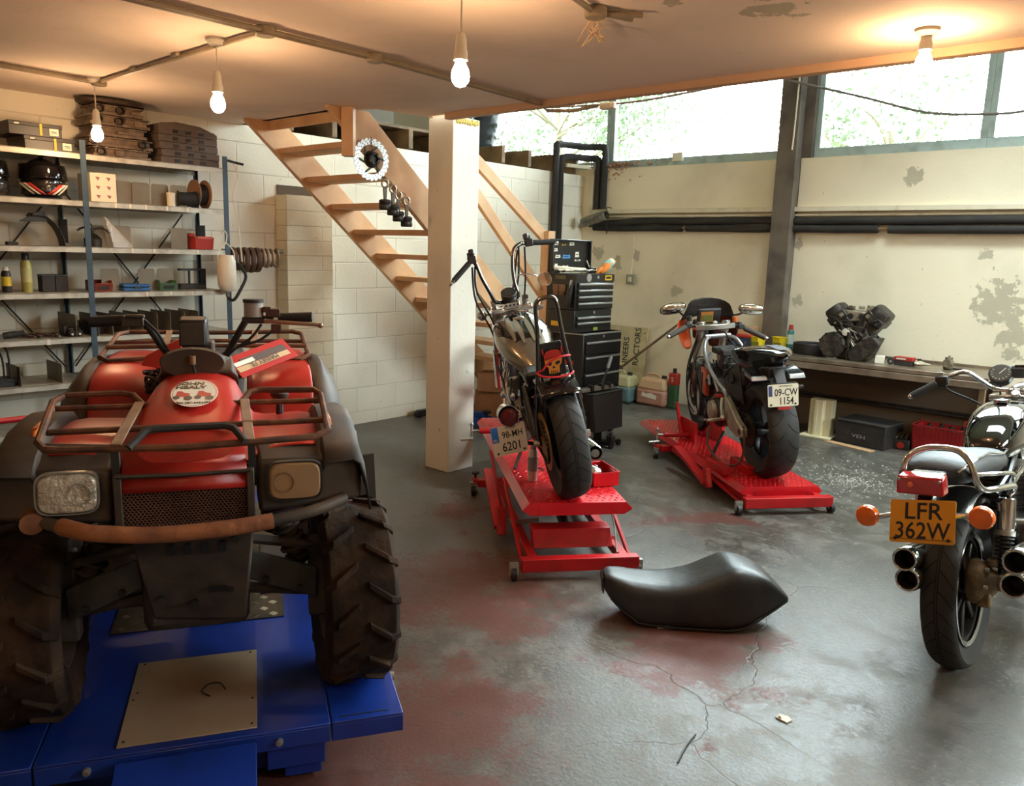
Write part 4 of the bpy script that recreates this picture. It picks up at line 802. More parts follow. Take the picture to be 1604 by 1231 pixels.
# headlamp pods and lamps
for s in (-1, 1):
    b = MB(); y = lambda v: s*v
    fr = [W(.285, y(.185), .866), W(.255, y(.468), .882), W(.235, y(.462), 1.0), W(.262, y(.185), 1.008)]; bk = [W(.1, y(.18), .86), W(.05, y(.497), .88), W(.09, y(.475), 1.058), W(.14, y(.175), 1.048)]
    b.hexa(fr, bk) if s > 0 else b.hexa(bk, fr); b.build('headlamp_pod', m_mud, q, bevel=.012)
    b = MB(); L_ = []
    for k in range(32):
        a = 2*PI*k/32; ca, sa = math.cos(a), math.sin(a); L_.append((abs(ca)**.45*math.copysign(.075, ca), abs(sa)**.45*math.copysign(.055, sa)))
    def lp(dx, sc_): return [W(.281+dx-.09*(v[1]*sc_)-.012*abs(v[0]), s*.283+v[0]*sc_*.95, .954+v[1]*sc_*.95) for v in L_]
    b.loft([lp(-.01, 1.06), lp(.008, 1.06), lp(.008, 1.0), lp(.0, .97)]); lm = b.build('headlamp', m_blk if s > 0 else mat('lamp_rim', (150, 146, 138), .3, .8), q)
    if s < 0:
        b = MB(); b.loft([lp(.004, .99), lp(.014, .9), lp(.017, .5), lp(.018, .02)]); b.build('lens', mat('clear_lamp_lens', (226, 220, 206), .12, .45, c2=(176, 164, 146), scale=28, amt=.5, bump=.6, bscale=70), lm)
    else:
        b = MB(); b.loft([lp(.004, .99), lp(.012, .9), lp(.014, .5), lp(.015, .02)]); b.build('lens', mat('mud_filmed_lens', (158, 124, 86), .55, c2=(140, 108, 76), scale=6), lm)
    MB().torus(W(.299-.001, s*.283-.03*(1 if s > 0 else -1), .954), V((1, 0, .09)), .027, .0018, 28, 6).build('lens_ring', m_bolt if s < 0 else m_strap, lm)
# black fender flares
for s in (-1, 1):
    fs = [(.265, .93, 1.0), (.2, .97, 1.04), (.05, .99, 1.078), (-.12, .99, 1.085), (-.28, .96, 1.06), (-.4, .88, .99), (-.46, .74, .86)]
    b = MB(); b.loft([[W(f, s*.355, zt-.035), W(f, s*.37, zt-.005), W(f, s*.445, zt), W(f, s*.465, zt-.012), W(f, s*.482, zb+.0), W(f-.01, s*.495, zb-.085)] for f, zb, zt in fs], cap=False, closed=False); b.build('front_flare', m_mud, q, thick=.008)
    MB().box(W(.05, s*.395, 1.065), (.10, .012, .05), rot=M.Rotation(.1*s, 3, 'X')).build('side_reflector', mat('orange_reflector', (214, 108, 44), .3), q, bevel=.005)
    # rear fenders
    fs = [(-.62, .62, .80), (-.68, .84, .98), (-.78, .98, 1.085), (-.95, 1.02, 1.12), (-1.15, 1.02, 1.125), (-1.4, .98, 1.09)]
    b = MB(); b.loft([[W(f, s*.40, zt-.0), W(f, s*.45, zt-.012), W(f, s*.505, zt-.09), W(f, s*.525, zb-.12), W(f, s*.525, zb-.2)] for f, zb, zt in fs], cap=False, closed=False); b.build('rear_flare', m_mud, q, thick=.008)
    b = MB(); b.loft([[W(f, s*.15, zt-.03), W(f, s*.20, zt+.005), W(f, s*.38, zt+.008), W(f, s*.402, zt-.0)] for f, zt in ((-.60, .76), (-.655, .96), (-.69, 1.04), (-.76, 1.09), (-.9, 1.115), (-1.4, 1.11))], cap=False, closed=False); b.build('rear_fender', m_qred, q, thick=.008, sub=1, ang=70)
    MB().hexa([W(-.75, s*.56, .50), W(-.76, s*.66, .53), W(-.78, s*.66, .53), W(-.77, s*.56, .5)], [W(-.86, s*.55, .71), W(-.86, s*.665, .72), W(-.88, s*.665, .72), W(-.88, s*.55, .71)]).build('mud_flap', m_blk, q)
    MB().bx(-.62, -.18, min(s*.18, s*.42), max(s*.18, s*.42), .22, .25).build('footwell', m_mud, q, bevel=.006)
# racks
def tb(nm, pts, r=.010, k=0, m_=None): return MB().tube(pts, r, 8, k).build(nm, m_ or m_rust, q)
rk = [W(.275, -.30, 1.068), W(.275, 0, 1.06), W(.275, .34, 1.075), W(.25, .378, 1.085), W(-.1, .385, 1.125), W(-.14, .365, 1.135), W(-.15, .20, 1.137), W(-.14, .165, 1.132), W(-.08, .135, 1.105)]
rk2 = [W(-.08, -.135, 1.105), W(-.14, -.175, 1.132), W(-.15, -.21, 1.137), W(-.14, -.36, 1.135), W(-.10, -.385, 1.125), W(.24, -.352, 1.08), W(.275, -.33, 1.070), W(.275, -.30, 1.068)]
tb('front_rack_rail', rk); tb('front_rack_rail', rk2); tb('front_rack_bar', [W(-.08, -.375, 1.107), W(-.08, .375, 1.11)], .009); tb('front_rack_bar', [W(.13, -.355, 1.082), W(.13, .375, 1.09)], .009)
for s in (-1, 1): MB().bar(W(-.09, s*.15, 1.118), W(.28, s*.165, 1.075), .028, .005).build('rack_strap', m_strap, q, bevel=.002); MB().bar(W(.25, s*.17, .94), W(.265, s*.17, 1.065), .02, .02).build('rack_stay', m_blkm, q)
tb('rack_hoop', [W(.285, -.135, 1.066), W(.24, -.10, 1.098), W(.23, -.08, 1.103), W(.23, .10, 1.106), W(.24, .125, 1.10), W(.285, .155, 1.07)], .0105, 0, m_blkm)
rr_ = [W(-.98, -.40, 1.125), W(-.96, -.25, 1.12), W(-.98, -.21, 1.16), W(-1.1, -.205, 1.18)]
for s in (-1, 1):
    tb('rear_rack_rail', [W(-.99, s*.16, 1.135), W(-.96, s*.37, 1.125), W(-.99, s*.405, 1.135), W(-1.45, s*.40, 1.18), W(-1.5, s*.36, 1.185), W(-1.5, s*.0, 1.18)])
    for f in (-1.12, -1.3): tb('rear_rack_bar', [W(f, s*.0, 1.165), W(f, s*.40, 1.16)], .009)
    MB().bar(W(-.98, s*.17, 1.14), W(-1.5, s*.19, 1.19), .026, .005).build('rack_strap', m_strap, q)
# steering, dash, bars
b = MB(); b.loft([[W(-.33, y, z) for y, z in ((-.115, 1.165), (.115, 1.165), (.11, 1.175), (-.11, 1.175))], [W(-.38, y, z) for y, z in ((-.13, 1.14), (.13, 1.14), (.11, 1.20), (-.11, 1.20))], [W(-.55, y, z) for y, z in ((-.13, 1.05), (.13, 1.05), (.10, 1.205), (-.10, 1.205))]]); b.build('tank_cover', m_mud, q, bevel=.01)
MB().lathe([(0, 0), (.024, 0), (.026, .008), (.012, .014), (0, .014)], W(-.42, .075, 1.198), Z, 18, cap=False).build('fuel_cap', m_bolt, q)
b = MB(); b.loft([[W(-.315, math.sin(a)*.098-.012, 1.205+math.cos(a)*(.045 if math.cos(a) > 0 else .052)) for a in [2*PI*k/28 for k in range(28)]], [W(-.335, math.sin(a)*.105-.012, 1.205+math.cos(a)*(.05 if math.cos(a) > 0 else .057)) for a in [2*PI*k/28 for k in range(28)]]]); b.build('steering_shield', m_mud, q)
b = MB(); b.hexa([W(-.42, -.062, 1.245), W(-.42, .03, 1.245), W(-.50, .035, 1.25), W(-.50, -.065, 1.25)], [W(-.435, -.058, 1.335), W(-.435, .026, 1.335), W(-.50, .03, 1.345), W(-.50, -.06, 1.345)]); b.build('instrument_pod', m_blk, q, bevel=.008)
MB().bx(-.419, -.415, -.055, .022, 1.05, 1.125).build('pod_face', m_mud, q, bevel=.002)
MB().cyl(W(-.308, -.012, 1.20), W(-.308, -.012, 1.228), .010, n=10).build('ignition_plug', m_strap, q); MB().tube([W(-.306, -.012, 1.2), W(-.300, -.006, 1.175), W(-.305, -.004, 1.155)], .005, 6, 3).build('plug_wire', m_rub, q)
MB().bx(-.53, -.43, -.05, .05, .8, 1.06).build('steering_column', m_mud, q, bevel=.01)
bl = [W(-.52, -.005, 1.19), W(-.52, -.09, 1.20), W(-.51, -.118, 1.225), W(-.50, -.17, 1.315), W(-.50, -.195, 1.328), W(-.50, -.24, 1.33)]; br = [W(-.52, -.005, 1.19), W(-.52, .075, 1.2), W(-.51, .10, 1.225), W(-.49, .155, 1.325), W(-.48, .18, 1.335), W(-.46, .25, 1.337)]
MB().tube(bl, .012, 10, 4).build('handlebar', m_blkm, q); MB().tube(br, .012, 10, 4).build('handlebar', m_blkm, q)
MB().tube([W(-.50, -.235, 1.329), W(-.51, -.345, 1.322)], .019, 12).build('grip', m_rub, q); MB().tube([W(-.465, .27, 1.341), W(-.44, .385, 1.347)], .018, 12).build('grip', m_rub, q)
MB().lathe([(0, 0), (.033, 0), (.033, .05), (0, .05)], W(-.47, .185, 1.345), Z, 20, cap=False).build('brake_reservoir', mat('milky_reservoir', (150, 146, 140), .4), q); MB().lathe([(0, .05), (.036, .05), (.036, .062), (0, .064)], W(-.47, .185, 1.345), Z, 20, cap=False).build('reservoir_cap', m_blkm, q)
MB().box(W(-.47, .195, 1.333), (.04, .10, .022)).build('brake_clamp', m_mud, q, bevel=.005); MB().tube([W(-.44, .22, 1.333), W(-.42, .3, 1.328), W(-.42, .39, 1.322), W(-.42, .41, 1.318)], .007, 8, 4).sphere(W(-.42, .412, 1.318), .010, 10, 8).build('brake_lever', mat('tarnished_lever', (140, 118, 96), .45, .6), q)
b = MB(); b.box(W(-.46, .25, 1.36), (.04, .05, .03)).box(W(-.45, .23, 1.372), (.02, .03, .02)).box(W(-.45, .26, 1.305), (.03, .035, .03)); b.build('switch_block', mat('brown_switch', (84, 54, 42), .5, .3, c2=(54, 38, 32), scale=30), q, bevel=.004)
b = MB(); b.box(W(-.49, -.21, 1.325), (.035, .07, .035)).box(W(-.47, -.2, 1.345), (.02, .06, .012)); b.build('switch_block', m_mud, q, bevel=.004)
for s, pts in ((1, [W(-.45, .21, 1.32), W(-.44, .17, 1.27), W(-.45, .10, 1.22), W(-.47, .04, 1.15)]), (1, [W(-.44, .25, 1.30), W(-.43, .2, 1.265), W(-.44, .12, 1.235), W(-.46, .06, 1.16)]), (1, [W(-.44, .16, 1.33), W(-.43, .135, 1.28), W(-.45, .09, 1.21), W(-.46, .05, 1.13)]), (-1, [W(-.47, -.17, 1.33), W(-.45, -.13, 1.29), W(-.45, -.10, 1.23), W(-.47, -.05, 1.15)])):
    MB().tube(pts, .005, 6, 5).build('control_cable', m_rub, q)
# shift lever, rope, loose panels
MB().tube([W(-.22, .258, 1.0), W(-.22, .26, 1.10)], .012, 8).build('gear_lever', m_blkm, q); MB().lathe([(0, 0), (.024, .0), (.03, .008), (.03, .018), (.02, .026), (0, .027)], W(-.22, .26, 1.095), Z, 14, cap=False).build('gear_knob', m_mud, q)
b = MB(); rd = random.Random(5)
for i in range(9): b.tube([W(-.66+rd.uniform(-.05, .05), -.155+rd.uniform(-.05, .04), 1.10+rd.uniform(-.05, .035)) for _ in range(5)], .007, 6, 4)
tag(b.build('rope_bundle', mat('dark_rope', (52, 44, 42), .9, c2=(92, 78, 70), scale=60)), 'tangle of dark rope stuffed beside the quad tank cover', 'rope')
COL.objects['rope_bundle'].matrix_world = q.matrix_basis if False else (M.Translation(q.location) @ M.Rotation(QA, 4, 'Z'))
def loose(nm, label, P, th, loc_m): pass
pl = thing('side_panel', 'loose red side panel with black stripe lettering laid on the rear of the quad', 'panel', (0, 0, 0)); pl.matrix_world = M.Translation(q.location) @ M.Rotation(QA, 4, 'Z')
A, B = W(-.60, .125, 1.138), W(-.84, .315, 1.178); U = (B-A).normalized(); Wv = (V((-.62, 0, .42))-U*U.dot(V((-.62, 0, .42)))).normalized(); ln = (B-A).length
def strip(nm, m_, a0, a1, w0, w1, off, parent=pl):
    n = U.cross(Wv); c = A-n*off
    return MB().hexa([c+U*a0*ln+Wv*w0-n*.003, c+U*a1*ln+Wv*w0-n*.003, c+U*a1*ln+Wv*w0, c+U*a0*ln+Wv*w0], [c+U*a0*ln+Wv*w1-n*.003, c+U*a1*ln+Wv*w1-n*.003, c+U*a1*ln+Wv*w1, c+U*a0*ln+Wv*w1]).build(nm, m_, parent)
n_ = U.cross(Wv); sgn = 1 if n_.x > 0 else -1
strip('panel', m_qred, -.05, 1.08, -.04, .06, 0); strip('tan_stripe', mat('tan_decal', (196, 160, 116), .5), -.03, .98, -.018, .004, .0032*-sgn); strip('brown_stripe', mat('brown_decal', (74, 52, 40), .5), .12, .98, .006, .034, .0032*-sgn); strip('white_flash', m_paper, -.02, .34, .008, .026, .0042*-sgn)
text('lettering', 'MASSEY FE', m_blk, pl, A+U*ln*.47+Wv*-.007+n_*sgn*.0065, -U, -Wv, .026, xs=1.35)
p2 = thing('side_panel', 'loose red side panel with torn white sticker behind the left handlebar', 'panel', (0, 0, 0)); p2.matrix_world = pl.matrix_world.copy()
MB().hexa([W(-.62, -.21, 1.155), W(-.63, -.10, 1.13), W(-.65, -.10, 1.13), W(-.64, -.21, 1.155)], [W(-.68, -.20, 1.18), W(-.70, -.06, 1.255), W(-.72, -.06, 1.255), W(-.70, -.20, 1.18)]).build('panel', m_qred, p2, bevel=.003)
MB().hexa([W(-.655, -.125, 1.185), W(-.66, -.085, 1.175), W(-.665, -.085, 1.175), W(-.66, -.125, 1.185)], [W(-.69, -.115, 1.22), W(-.697, -.065, 1.245), W(-.70, -.065, 1.245), W(-.695, -.115, 1.22)]).build('torn_sticker', mat('torn_paper', (214, 176, 150), .7), p2)
MB().bx(-1.35, -.58, -.14, .14, .80, .95).build('seat', m_blkm, q, bevel=.04)
# sticker on the hood
st = MB(); C0 = W(-.06, 0.008, 1.139); Us = Y; Ws = V((-1, 0, .26)).normalized(); nn = Us.cross(Ws)
st.prism([(math.cos(2*PI*k/40)*.067, math.sin(2*PI*k/40)*.098) for k in range(40)], C0+nn*.009, Us, Ws, nn*.001); dec = st.build('dealer_sticker', m_paper, q, flat=True)
m_sred = mat('sticker_red', (176, 40, 34), .5)
st = MB(); st.loft([[C0+nn*.0102+Us*math.cos(2*PI*k/40)*r+Ws*math.sin(2*PI*k/40)*r*1.46 for k in range(41)] for r in (.0625, .0610)], cap=False, closed=False); st.build('ring_print', m_sred, dec, flat=True)
text('lettering', 'JOHN', m_blk, dec, C0+nn*.0102+Ws*.066-Us*.012, Us, Ws, .028, xs=1.05, bold=.0008); text('lettering', 'HEALY', m_blk, dec, C0+nn*.0102+Ws*.038-Us*.012, Us, Ws, .028, xs=1.05, bold=.0008); text('lettering', '300 087-2456493', m_blk, dec, C0+nn*.0102-Ws*.072, Us, Ws, .016, xs=.85)
for cy, nm in ((-.033, 'tractor_print'), (.027, 'quad_print')):
    st = MB(); c = C0+nn*.0102+Us*cy-Ws*.018
    st.prism([(-.02, -.008), (.02, -.012), (.02, .012), (.004, .018), (-.004, .03), (-.016, .03), (-.018, .01)], c, Us, Ws, nn*.0003); st.build(nm, m_sred, dec, flat=True)
    st = MB()
    for dx, dy, rr_w in ((-.017, -.016, .010), (.016, -.02, .012)): st.prism([(dx+math.cos(2*PI*k/16)*rr_w, dy+math.sin(2*PI*k/16)*rr_w*1.3) for k in range(16)], c+nn*.0004, Us, Ws, nn*.0002)
    st.build('wheel_print', m_blk, dec, flat=True)
# bumper, skid plate, guards, front structure
MB().tube([W(.30, -.30, .872), W(.34, -.24, .866), W(.35, -.20, .862), W(.36, -.08, .852), W(.36, .1, .855), W(.345, .22, .862)], .022, 12, 4).build('front_bumper', m_bump, q)
MB().tube([W(.345, .22, .862), W(.32, .33, .875), W(.27, .42, .89)], .017, 10, 4).build('bumper_end', m_mud, q); MB().cyl(W(.24, -.375, .885), W(.30, -.365, .882), .028, n=16).build('bumper_end_cap', m_bump, q)
MB().tube([W(.27, -.36, .89), W(.29, -.33, .878), W(.31, -.29, .87)], .017, 10).build('bumper_end', m_mud, q)
b = MB(); b.hexa([W(.10, -.12, .50), W(.14, .14, .49), W(-.5, .14, .44), W(-.5, -.12, .44)], [W(.24, -.15, .80), W(.24, .17, .80), W(-.1, .15, .82), W(-.1, -.13, .82)]); b.build('skid_plate', m_under, q, bevel=.008)
b = MB()
for y in (-.06, -.015, .03, .075): MB().hexa([W(.216, y, .74), W(.226, y, .74), W(.226, y+.018, .74), W(.216, y+.018, .74)], [W(.23, y, .775), W(.238, y, .775), W(.238, y+.018, .775), W(.23, y+.018, .775)]).build('skid_slot', m_rub, q)
b.hexa([W(.15, .04, .60), W(.17, .04, .60), W(.17, .09, .6), W(.15, .09, .6)], [W(.16, .04, .615), W(.178, .04, .615), W(.178, .09, .615), W(.16, .09, .615)]); b.build('skid_slot', m_rub, q)
for y, z in ((-.09, .58), (.1, .6), (.0, .56), (.12, .78)): MB().cyl(W(.13+(z-.55)*.45, y, z), W(.15+(z-.55)*.45, y, z+.003), .010, n=10).build('skid_bolt', m_dark, q)
for s in (-1, 1):
    y = lambda v: s*v
    P = [W(.10, y(.145), .60), W(.06, y(.35), .50), W(.06, y(.355), .60), W(.10, y(.155), .69)]; Q = [p+V((-.015, 0, .0)) for p in P]
    b = MB(); b.hexa(P[:2]+Q[1::-1], [P[3], P[2], Q[2], Q[3]]); b.build('arm_guard', mat('scuffed_guard', (74, 76, 70), .6, c2=(54, 48, 42), scale=9), q, bevel=.004)
    for k in (.25, .75): MB().cyl(W(.105-.03*k, y(.15+.2*k), .615-.09*k), W(.115-.03*k, y(.15+.2*k), .615-.09*k), .011, n=10).build('guard_bolt', m_dark, q)
    b = MB(); b.tube([W(.06, y(.12), .72), W(.02, y(.36), .66)], .016, 8); b.tube([W(-.12, y(.12), .72), W(.0, y(.36), .66)], .016, 8); b.tube([W(.06, y(.12), .56), W(.0, y(.36), .50)], .018, 8); b.tube([W(-.14, y(.12), .56), W(-.02, y(.36), .5)], .018, 8); b.build('control_arm', m_under, q)
    b = MB(); b.lathe([(.022, 0), (.03, .02), (.03, .16), (.018, .17), (.018, .30)], W(0, y(.31), .60), V((0, y(-.35), .9)), 12)
    for i in range(7): b.torus(W(0, y(.31), .60)+V((0, y(-.35), .9)).normalized()*(.03+.033*i), V((0, y(-.35), .9)), .038, .007, 16, 6)
    b.build('shock_absorber', m_under, q); MB().bx(-.03, .03, min(y(.33), y(.40)), max(y(.33), y(.40)), .22, .5).build('steering_knuckle', m_under, q, bevel=.01)
MB().hexa([W(.14, .20, .79), W(.16, .30, .80), W(.10, .30, .80), W(.10, .2, .79)], [W(.19, .19, .83), W(.21, .31, .86), W(.14, .31, .86), W(.14, .19, .83)]).build('torn_liner', mat('torn_grey_liner', (112, 108, 102), .7, c2=(70, 66, 60), scale=14), q)
MB().bx(-1.4, .1, -.15, .15, .25, .55).build('chassis', m_under, q, bevel=.03)
# ================================================================ red motorcycle lifts
m_lred = mat('red_lift_paint', (204, 20, 30), .3, c2=(170, 18, 26), scale=4, amt=.35, coat=.25)
m_lred2 = mat('red_lift_frame', (196, 22, 28), .38, c2=(150, 20, 22), scale=5, amt=.4); m_cast = mat('black_caster', (30, 28, 28), .5)
def lift(label, loc, deg, h, crank):
    t = thing('motorcycle_lift', label, 'lift', (loc[0], loc[1], 0), (0, 0, rad(deg)), group='red motorcycle lifts')
    L, w_, c = 2.06, .25, .034
    b = MB(); ring = lambda x, e: [(x, -w_-c, h-c+e), (x, -w_, h+e), (x, w_, h+e), (x, w_+c, h-c+e)]
    b.loft([[V(p) for p in ring(0, 0)], [V(p) for p in ring(L, 0)]], cap=False, closed=False)
    b.add([(0, -w_-c, h-c), (0, -w_, h), (0, w_, h), (0, w_+c, h-c), (0.0, w_-.01, h-.062), (0.0, -w_+.01, h-.062)], [(0, 1, 2, 3), (0, 3, 4, 5)])
    b.add([(L, -w_-c, h-c), (L, -w_, h), (L, w_, h), (L, w_+c, h-c), (L, w_-.01, h-.062), (L, -w_+.01, h-.062)], [(3, 2, 1, 0), (5, 4, 3, 0)])
    for s in (-1, 1): b.add([(0, s*(w_+c), h-c), (L, s*(w_+c), h-c), (L, s*(w_-.01), h-.062), (0, s*(w_-.01), h-.062)], [(0, 1, 2, 3)])
    b.build('platform', m_lred, t, thick=.004, flat=True)
    b = MB(); n = 0
    for i in range(58):
        for j in range(15):
            x, y = .03+.035*i, -.235+.0335*j+(.0167 if i % 2 else 0)
            if y < .24:
                a = PI/4 if (i+j) % 2 else -PI/4; u = V((math.cos(a), math.sin(a), 0)); v = V((-u.y, u.x, 0)); p = V((x, y, h+.0022))
                b.add([p-u*.013, p-v*.0045, p+u*.013, p+v*.0045, p+Z*.0042], [(0, 1, 4), (1, 2, 4), (2, 3, 4), (3, 0, 4)])
    o = b.build('diamond_tread', mat('polished_red_tread', (222, 44, 52), .18, c2=(200, 30, 38), scale=9, coat=.6), t, flat=True); o['kind'] = 'stuff'
    for s in (-1, 1):
        MB().bx(-.004, .0, s*.19-.012, s*.19+.012, h-.05, h-.028).build('stop_tab', m_lred2, t)
        # base rail, parallelogram arms
        MB().bx(-.10, 1.30, s*.235-.022, s*.235+.022, .055, .105).build('base_rail', m_lred2, t, bevel=.003)
        for x0 in (.0, .62):
            MB().prism([(x0-.03, .06), (x0+.04, .06), (x0+.04+(.62 if h > .25 else .60), h-.05), (x0-.03+(.62 if h > .25 else .60), h-.05)] if h > .25 else [(x0-.03, .06), (x0+.02, .05), (x0+.62, .085), (x0+.6, .11)], (0, s*.285-.008, 0), X, Z, (0, .016, 0)).build('lift_arm', m_lred2, t, bevel=.002)
    MB().bx(-.115, -.06, -.30, .30, .045, .112).build('cross_bar', m_lred2, t, bevel=.004)
    MB().bx(1.27, 1.33, -.36, .36, .06, .11).build('cross_bar', m_lred2, t, bevel=.004)
    if h > .25:
        MB().hexa([(.06, -.21, .10), (.14, -.21, .10), (.14, .21, .10), (.06, .21, .10)], [(.12, -.21, .185), (.22, -.21, .185), (.22, .21, .185), (.12, .21, .185)]).build('torsion_plate', m_lred2, t, bevel=.004)
        MB().cyl((.16, 0, .10), (.66, 0, .28), .03, n=14).build('hydraulic_ram', m_blk, t); MB().tube([(-.05, -.2, .11), (.1, -.225, .2), (.19, -.23, .26)], .005, 6).build('lock_rod', m_bolt, t)
        b = MB(); b.bar((.42, .34, .09), (.95, .34, .27), .03, .055, Y).bar((.38, .33, .06), (.44, .33, .2), .05, .05); b.build('link_arm', m_lred2, t, bevel=.003)
        MB().tube([(.42, .12, .13), (.40, .25, .125), (.42, .29, .13)], .012, 8, 3).build('release_pipe', m_bolt, t)
    else:
        b = MB(); b.bar((.40, .34, .06), (.98, .34, .17), .03, .06, Y).bar((.36, .34, .04), (.42, .34, .16), .035, .05); b.build('link_arm', m_lred2, t, bevel=.003)
        MB().cyl((.2, 0, .05), (.8, 0, .075), .02, n=12).build('hydraulic_ram', m_blk, t)
    for x, y, s in ((-.09, .335, 1), (-.09, -.30, -1), (1.30, .39, 1), (1.30, -.39, -1)):
        k = MB(); k.cyl((x, y-.012*1, .034), (x, y+.012, .034), .034, n=18); k.build('caster', m_cast, t); MB().bx(x-.012, x+.012, y-.022, y+.022, .03, .09).cyl((x, y-.024, .034), (x, y+.024, .034), .008, n=8).build('caster_fork', m_bolt, t)
    for y in (.37, -.37): MB().cyl((1.36, y, 0), (1.36, y, .13), .008, n=10).lathe([(.0, .13), (.026, .13), (.026, .142), (0, .146)], (1.36, y, 0), Z, 14, cap=False).cyl((1.36, y, .0), (1.36, y, .008), .018, n=12).build('levelling_foot', m_cast, t); MB().bx(1.29, 1.385, y-.02, y+.02, .075, .105).build('foot_bracket', m_lred2, t, bevel=.003)
    # wheel vise with crank
    x = crank
    MB().bx(x-.10, x+.22, .10, .125, h, h+.16).build('vise_jaw', m_lred2, t, bevel=.004); MB().bx(x-.10, x+.22, -.125, -.10, h, h+.16).build('vise_jaw', m_lred2, t, bevel=.004)
    MB().cyl((x, .125, h+.05), (x, .34, h+.05), .02, n=14).build('vise_tube', m_lred2, t); MB().cyl((x, .34, h+.05), (x, .40, h+.05), .008, n=10).build('vise_screw', m_bolt, t)
    MB().tube([(x, .395, h+.09), (x, .395, h+.01), (x-.02, .395, h-.0)], .008, 8).tube([(x-.02, .385, h-.0), (x-.02, .47, h-.005)], .010, 10).build('crank', m_bolt, t); MB().sphere((x, .395, h+.095), .013, 10, 8).build('crank_knob', m_bolt, t)
    MB().hexa([(x+.10, .13, h), (x+.14, .13, h), (x+.14, .15, h), (x+.10, .15, h)], [(x+.26, .13, h+.26), (x+.30, .13, h+.26), (x+.30, .15, h+.26), (x+.26, .15, h+.26)]).build('vise_post', m_lred, t, bevel=.003)
    return t
lift('red motorcycle lift raised on its scissor arms under the black chopper', (-2.28, 3.12), 140.5, .36, 1.42)
lift('red motorcycle lift lowered flat to the floor under the stripped sports bike', (-1.957, 4.895), 141.0, .15, 1.28)
# ---------------------------------------------------------------- things lying on the lifts
def on_lift(loc, deg, p): return M.Translation((loc[0], loc[1], 0)) @ M.Rotation(rad(deg), 4, 'Z') @ M.Translation(p)
MA = lambda p: on_lift((-2.28, 3.12), 140.5, p)
t = spraycan('spray_can', 'white and grey spray can standing on the raised lift beside the chopper wheel', (0, 0, 0), .215, .0265, mat('white_can', (204, 200, 190), .4, .2), mat('grey_cap', (150, 150, 150), .4), mat('grey_band', (128, 134, 134), .5)); t.matrix_world = MA((.40, .165, .3645))
t = thing('parts_tray', 'red open metal tray holding a chrome cover on the raised lift', 'tray'); t.matrix_world = MA((.40, -.19, .3645)) @ M.Rotation(.15, 4, 'Z')
b = MB(); b.bx(-.14, .1, -.08, .07, 0, .004).bx(-.14, .1, -.08, -.076, 0, .075).bx(-.14, .1, .066, .07, 0, .075).bx(-.14, -.136, -.08, .07, 0, .075).bx(.096, .1, -.08, .07, 0, .075); b.build('tray', m_lred, t, bevel=.002)
MB().tube([(-.14, -.08, .076), (.1, -.08, .076), (.1, .07, .076), (-.14, .07, .076)], .005, 6, closed=True).build('rim', m_lred2, t)
t2 = thing('chrome_cover', 'polished chrome cover lying in the red tray', 'engine part'); t2.matrix_world = MA((.40, -.19, .3645)) @ M.Translation((.02, 0, .04)) @ M.Rotation(.3, 4, 'X')
MB().lathe([(0, .03), (.03, .028), (.05, .015), (.058, 0), (.052, 0), (.045, .012), (0, .02)], (0, 0, 0), Z, 22, cap=False).build('cover', m_chr, t2); MB().cyl((0, 0, .02), (0, 0, .036), .01, n=10).build('boss', m_bolt, t2)
t = thing('small_wrench', 'small dark wrench lying on the raised red platform', 'wrench'); t.matrix_world = MA((.62, .09, .372)) @ M.Rotation(.6, 4, 'Z'); MB().box((0, 0, 0), (.09, .012, .006)).build('shank', m_dark, t, bevel=.002); MB().torus((.05, 0, 0), Z, .010, .004, 14, 6).build('ring', m_dark, t)
# ================================================================ motorcycle helpers
def basis(o, yaw, lean=0):
    a, l = rad(yaw), rad(lean); x = V((math.cos(a), math.sin(a), 0)); y0 = V((-math.sin(a), math.cos(a), 0))
    z = Z*math.cos(l)+y0*math.sin(l); y = y0*math.cos(l)-Z*math.sin(l); m = M.Identity(4)
    for i in range(3): m[i][0] = x[i]; m[i][1] = y[i]; m[i][2] = z[i]; m[i][3] = o[i]
    return m
m_tread = mat('road_tyre', (38, 34, 31), .7, c2=(52, 46, 40), scale=10, amt=.35); m_groove = mat('tyre_groove', (14, 13, 12), .9); m_leather = mat('black_leather', (28, 26, 25), .45, c2=(44, 41, 38), scale=12, amt=.4, bump=.15)
m_black = mat('gloss_black_paint', (16, 16, 18), .12, coat=.6); m_eng = mat('cast_alloy', (156, 148, 138), .36, .7, c2=(104, 96, 88), scale=14, amt=.5); m_engd = mat('blackened_engine', (74, 69, 64), .4, .6, c2=(44, 41, 39), scale=12, amt=.5); m_frame_b = mat('black_frame', (24, 23, 24), .35, .2)
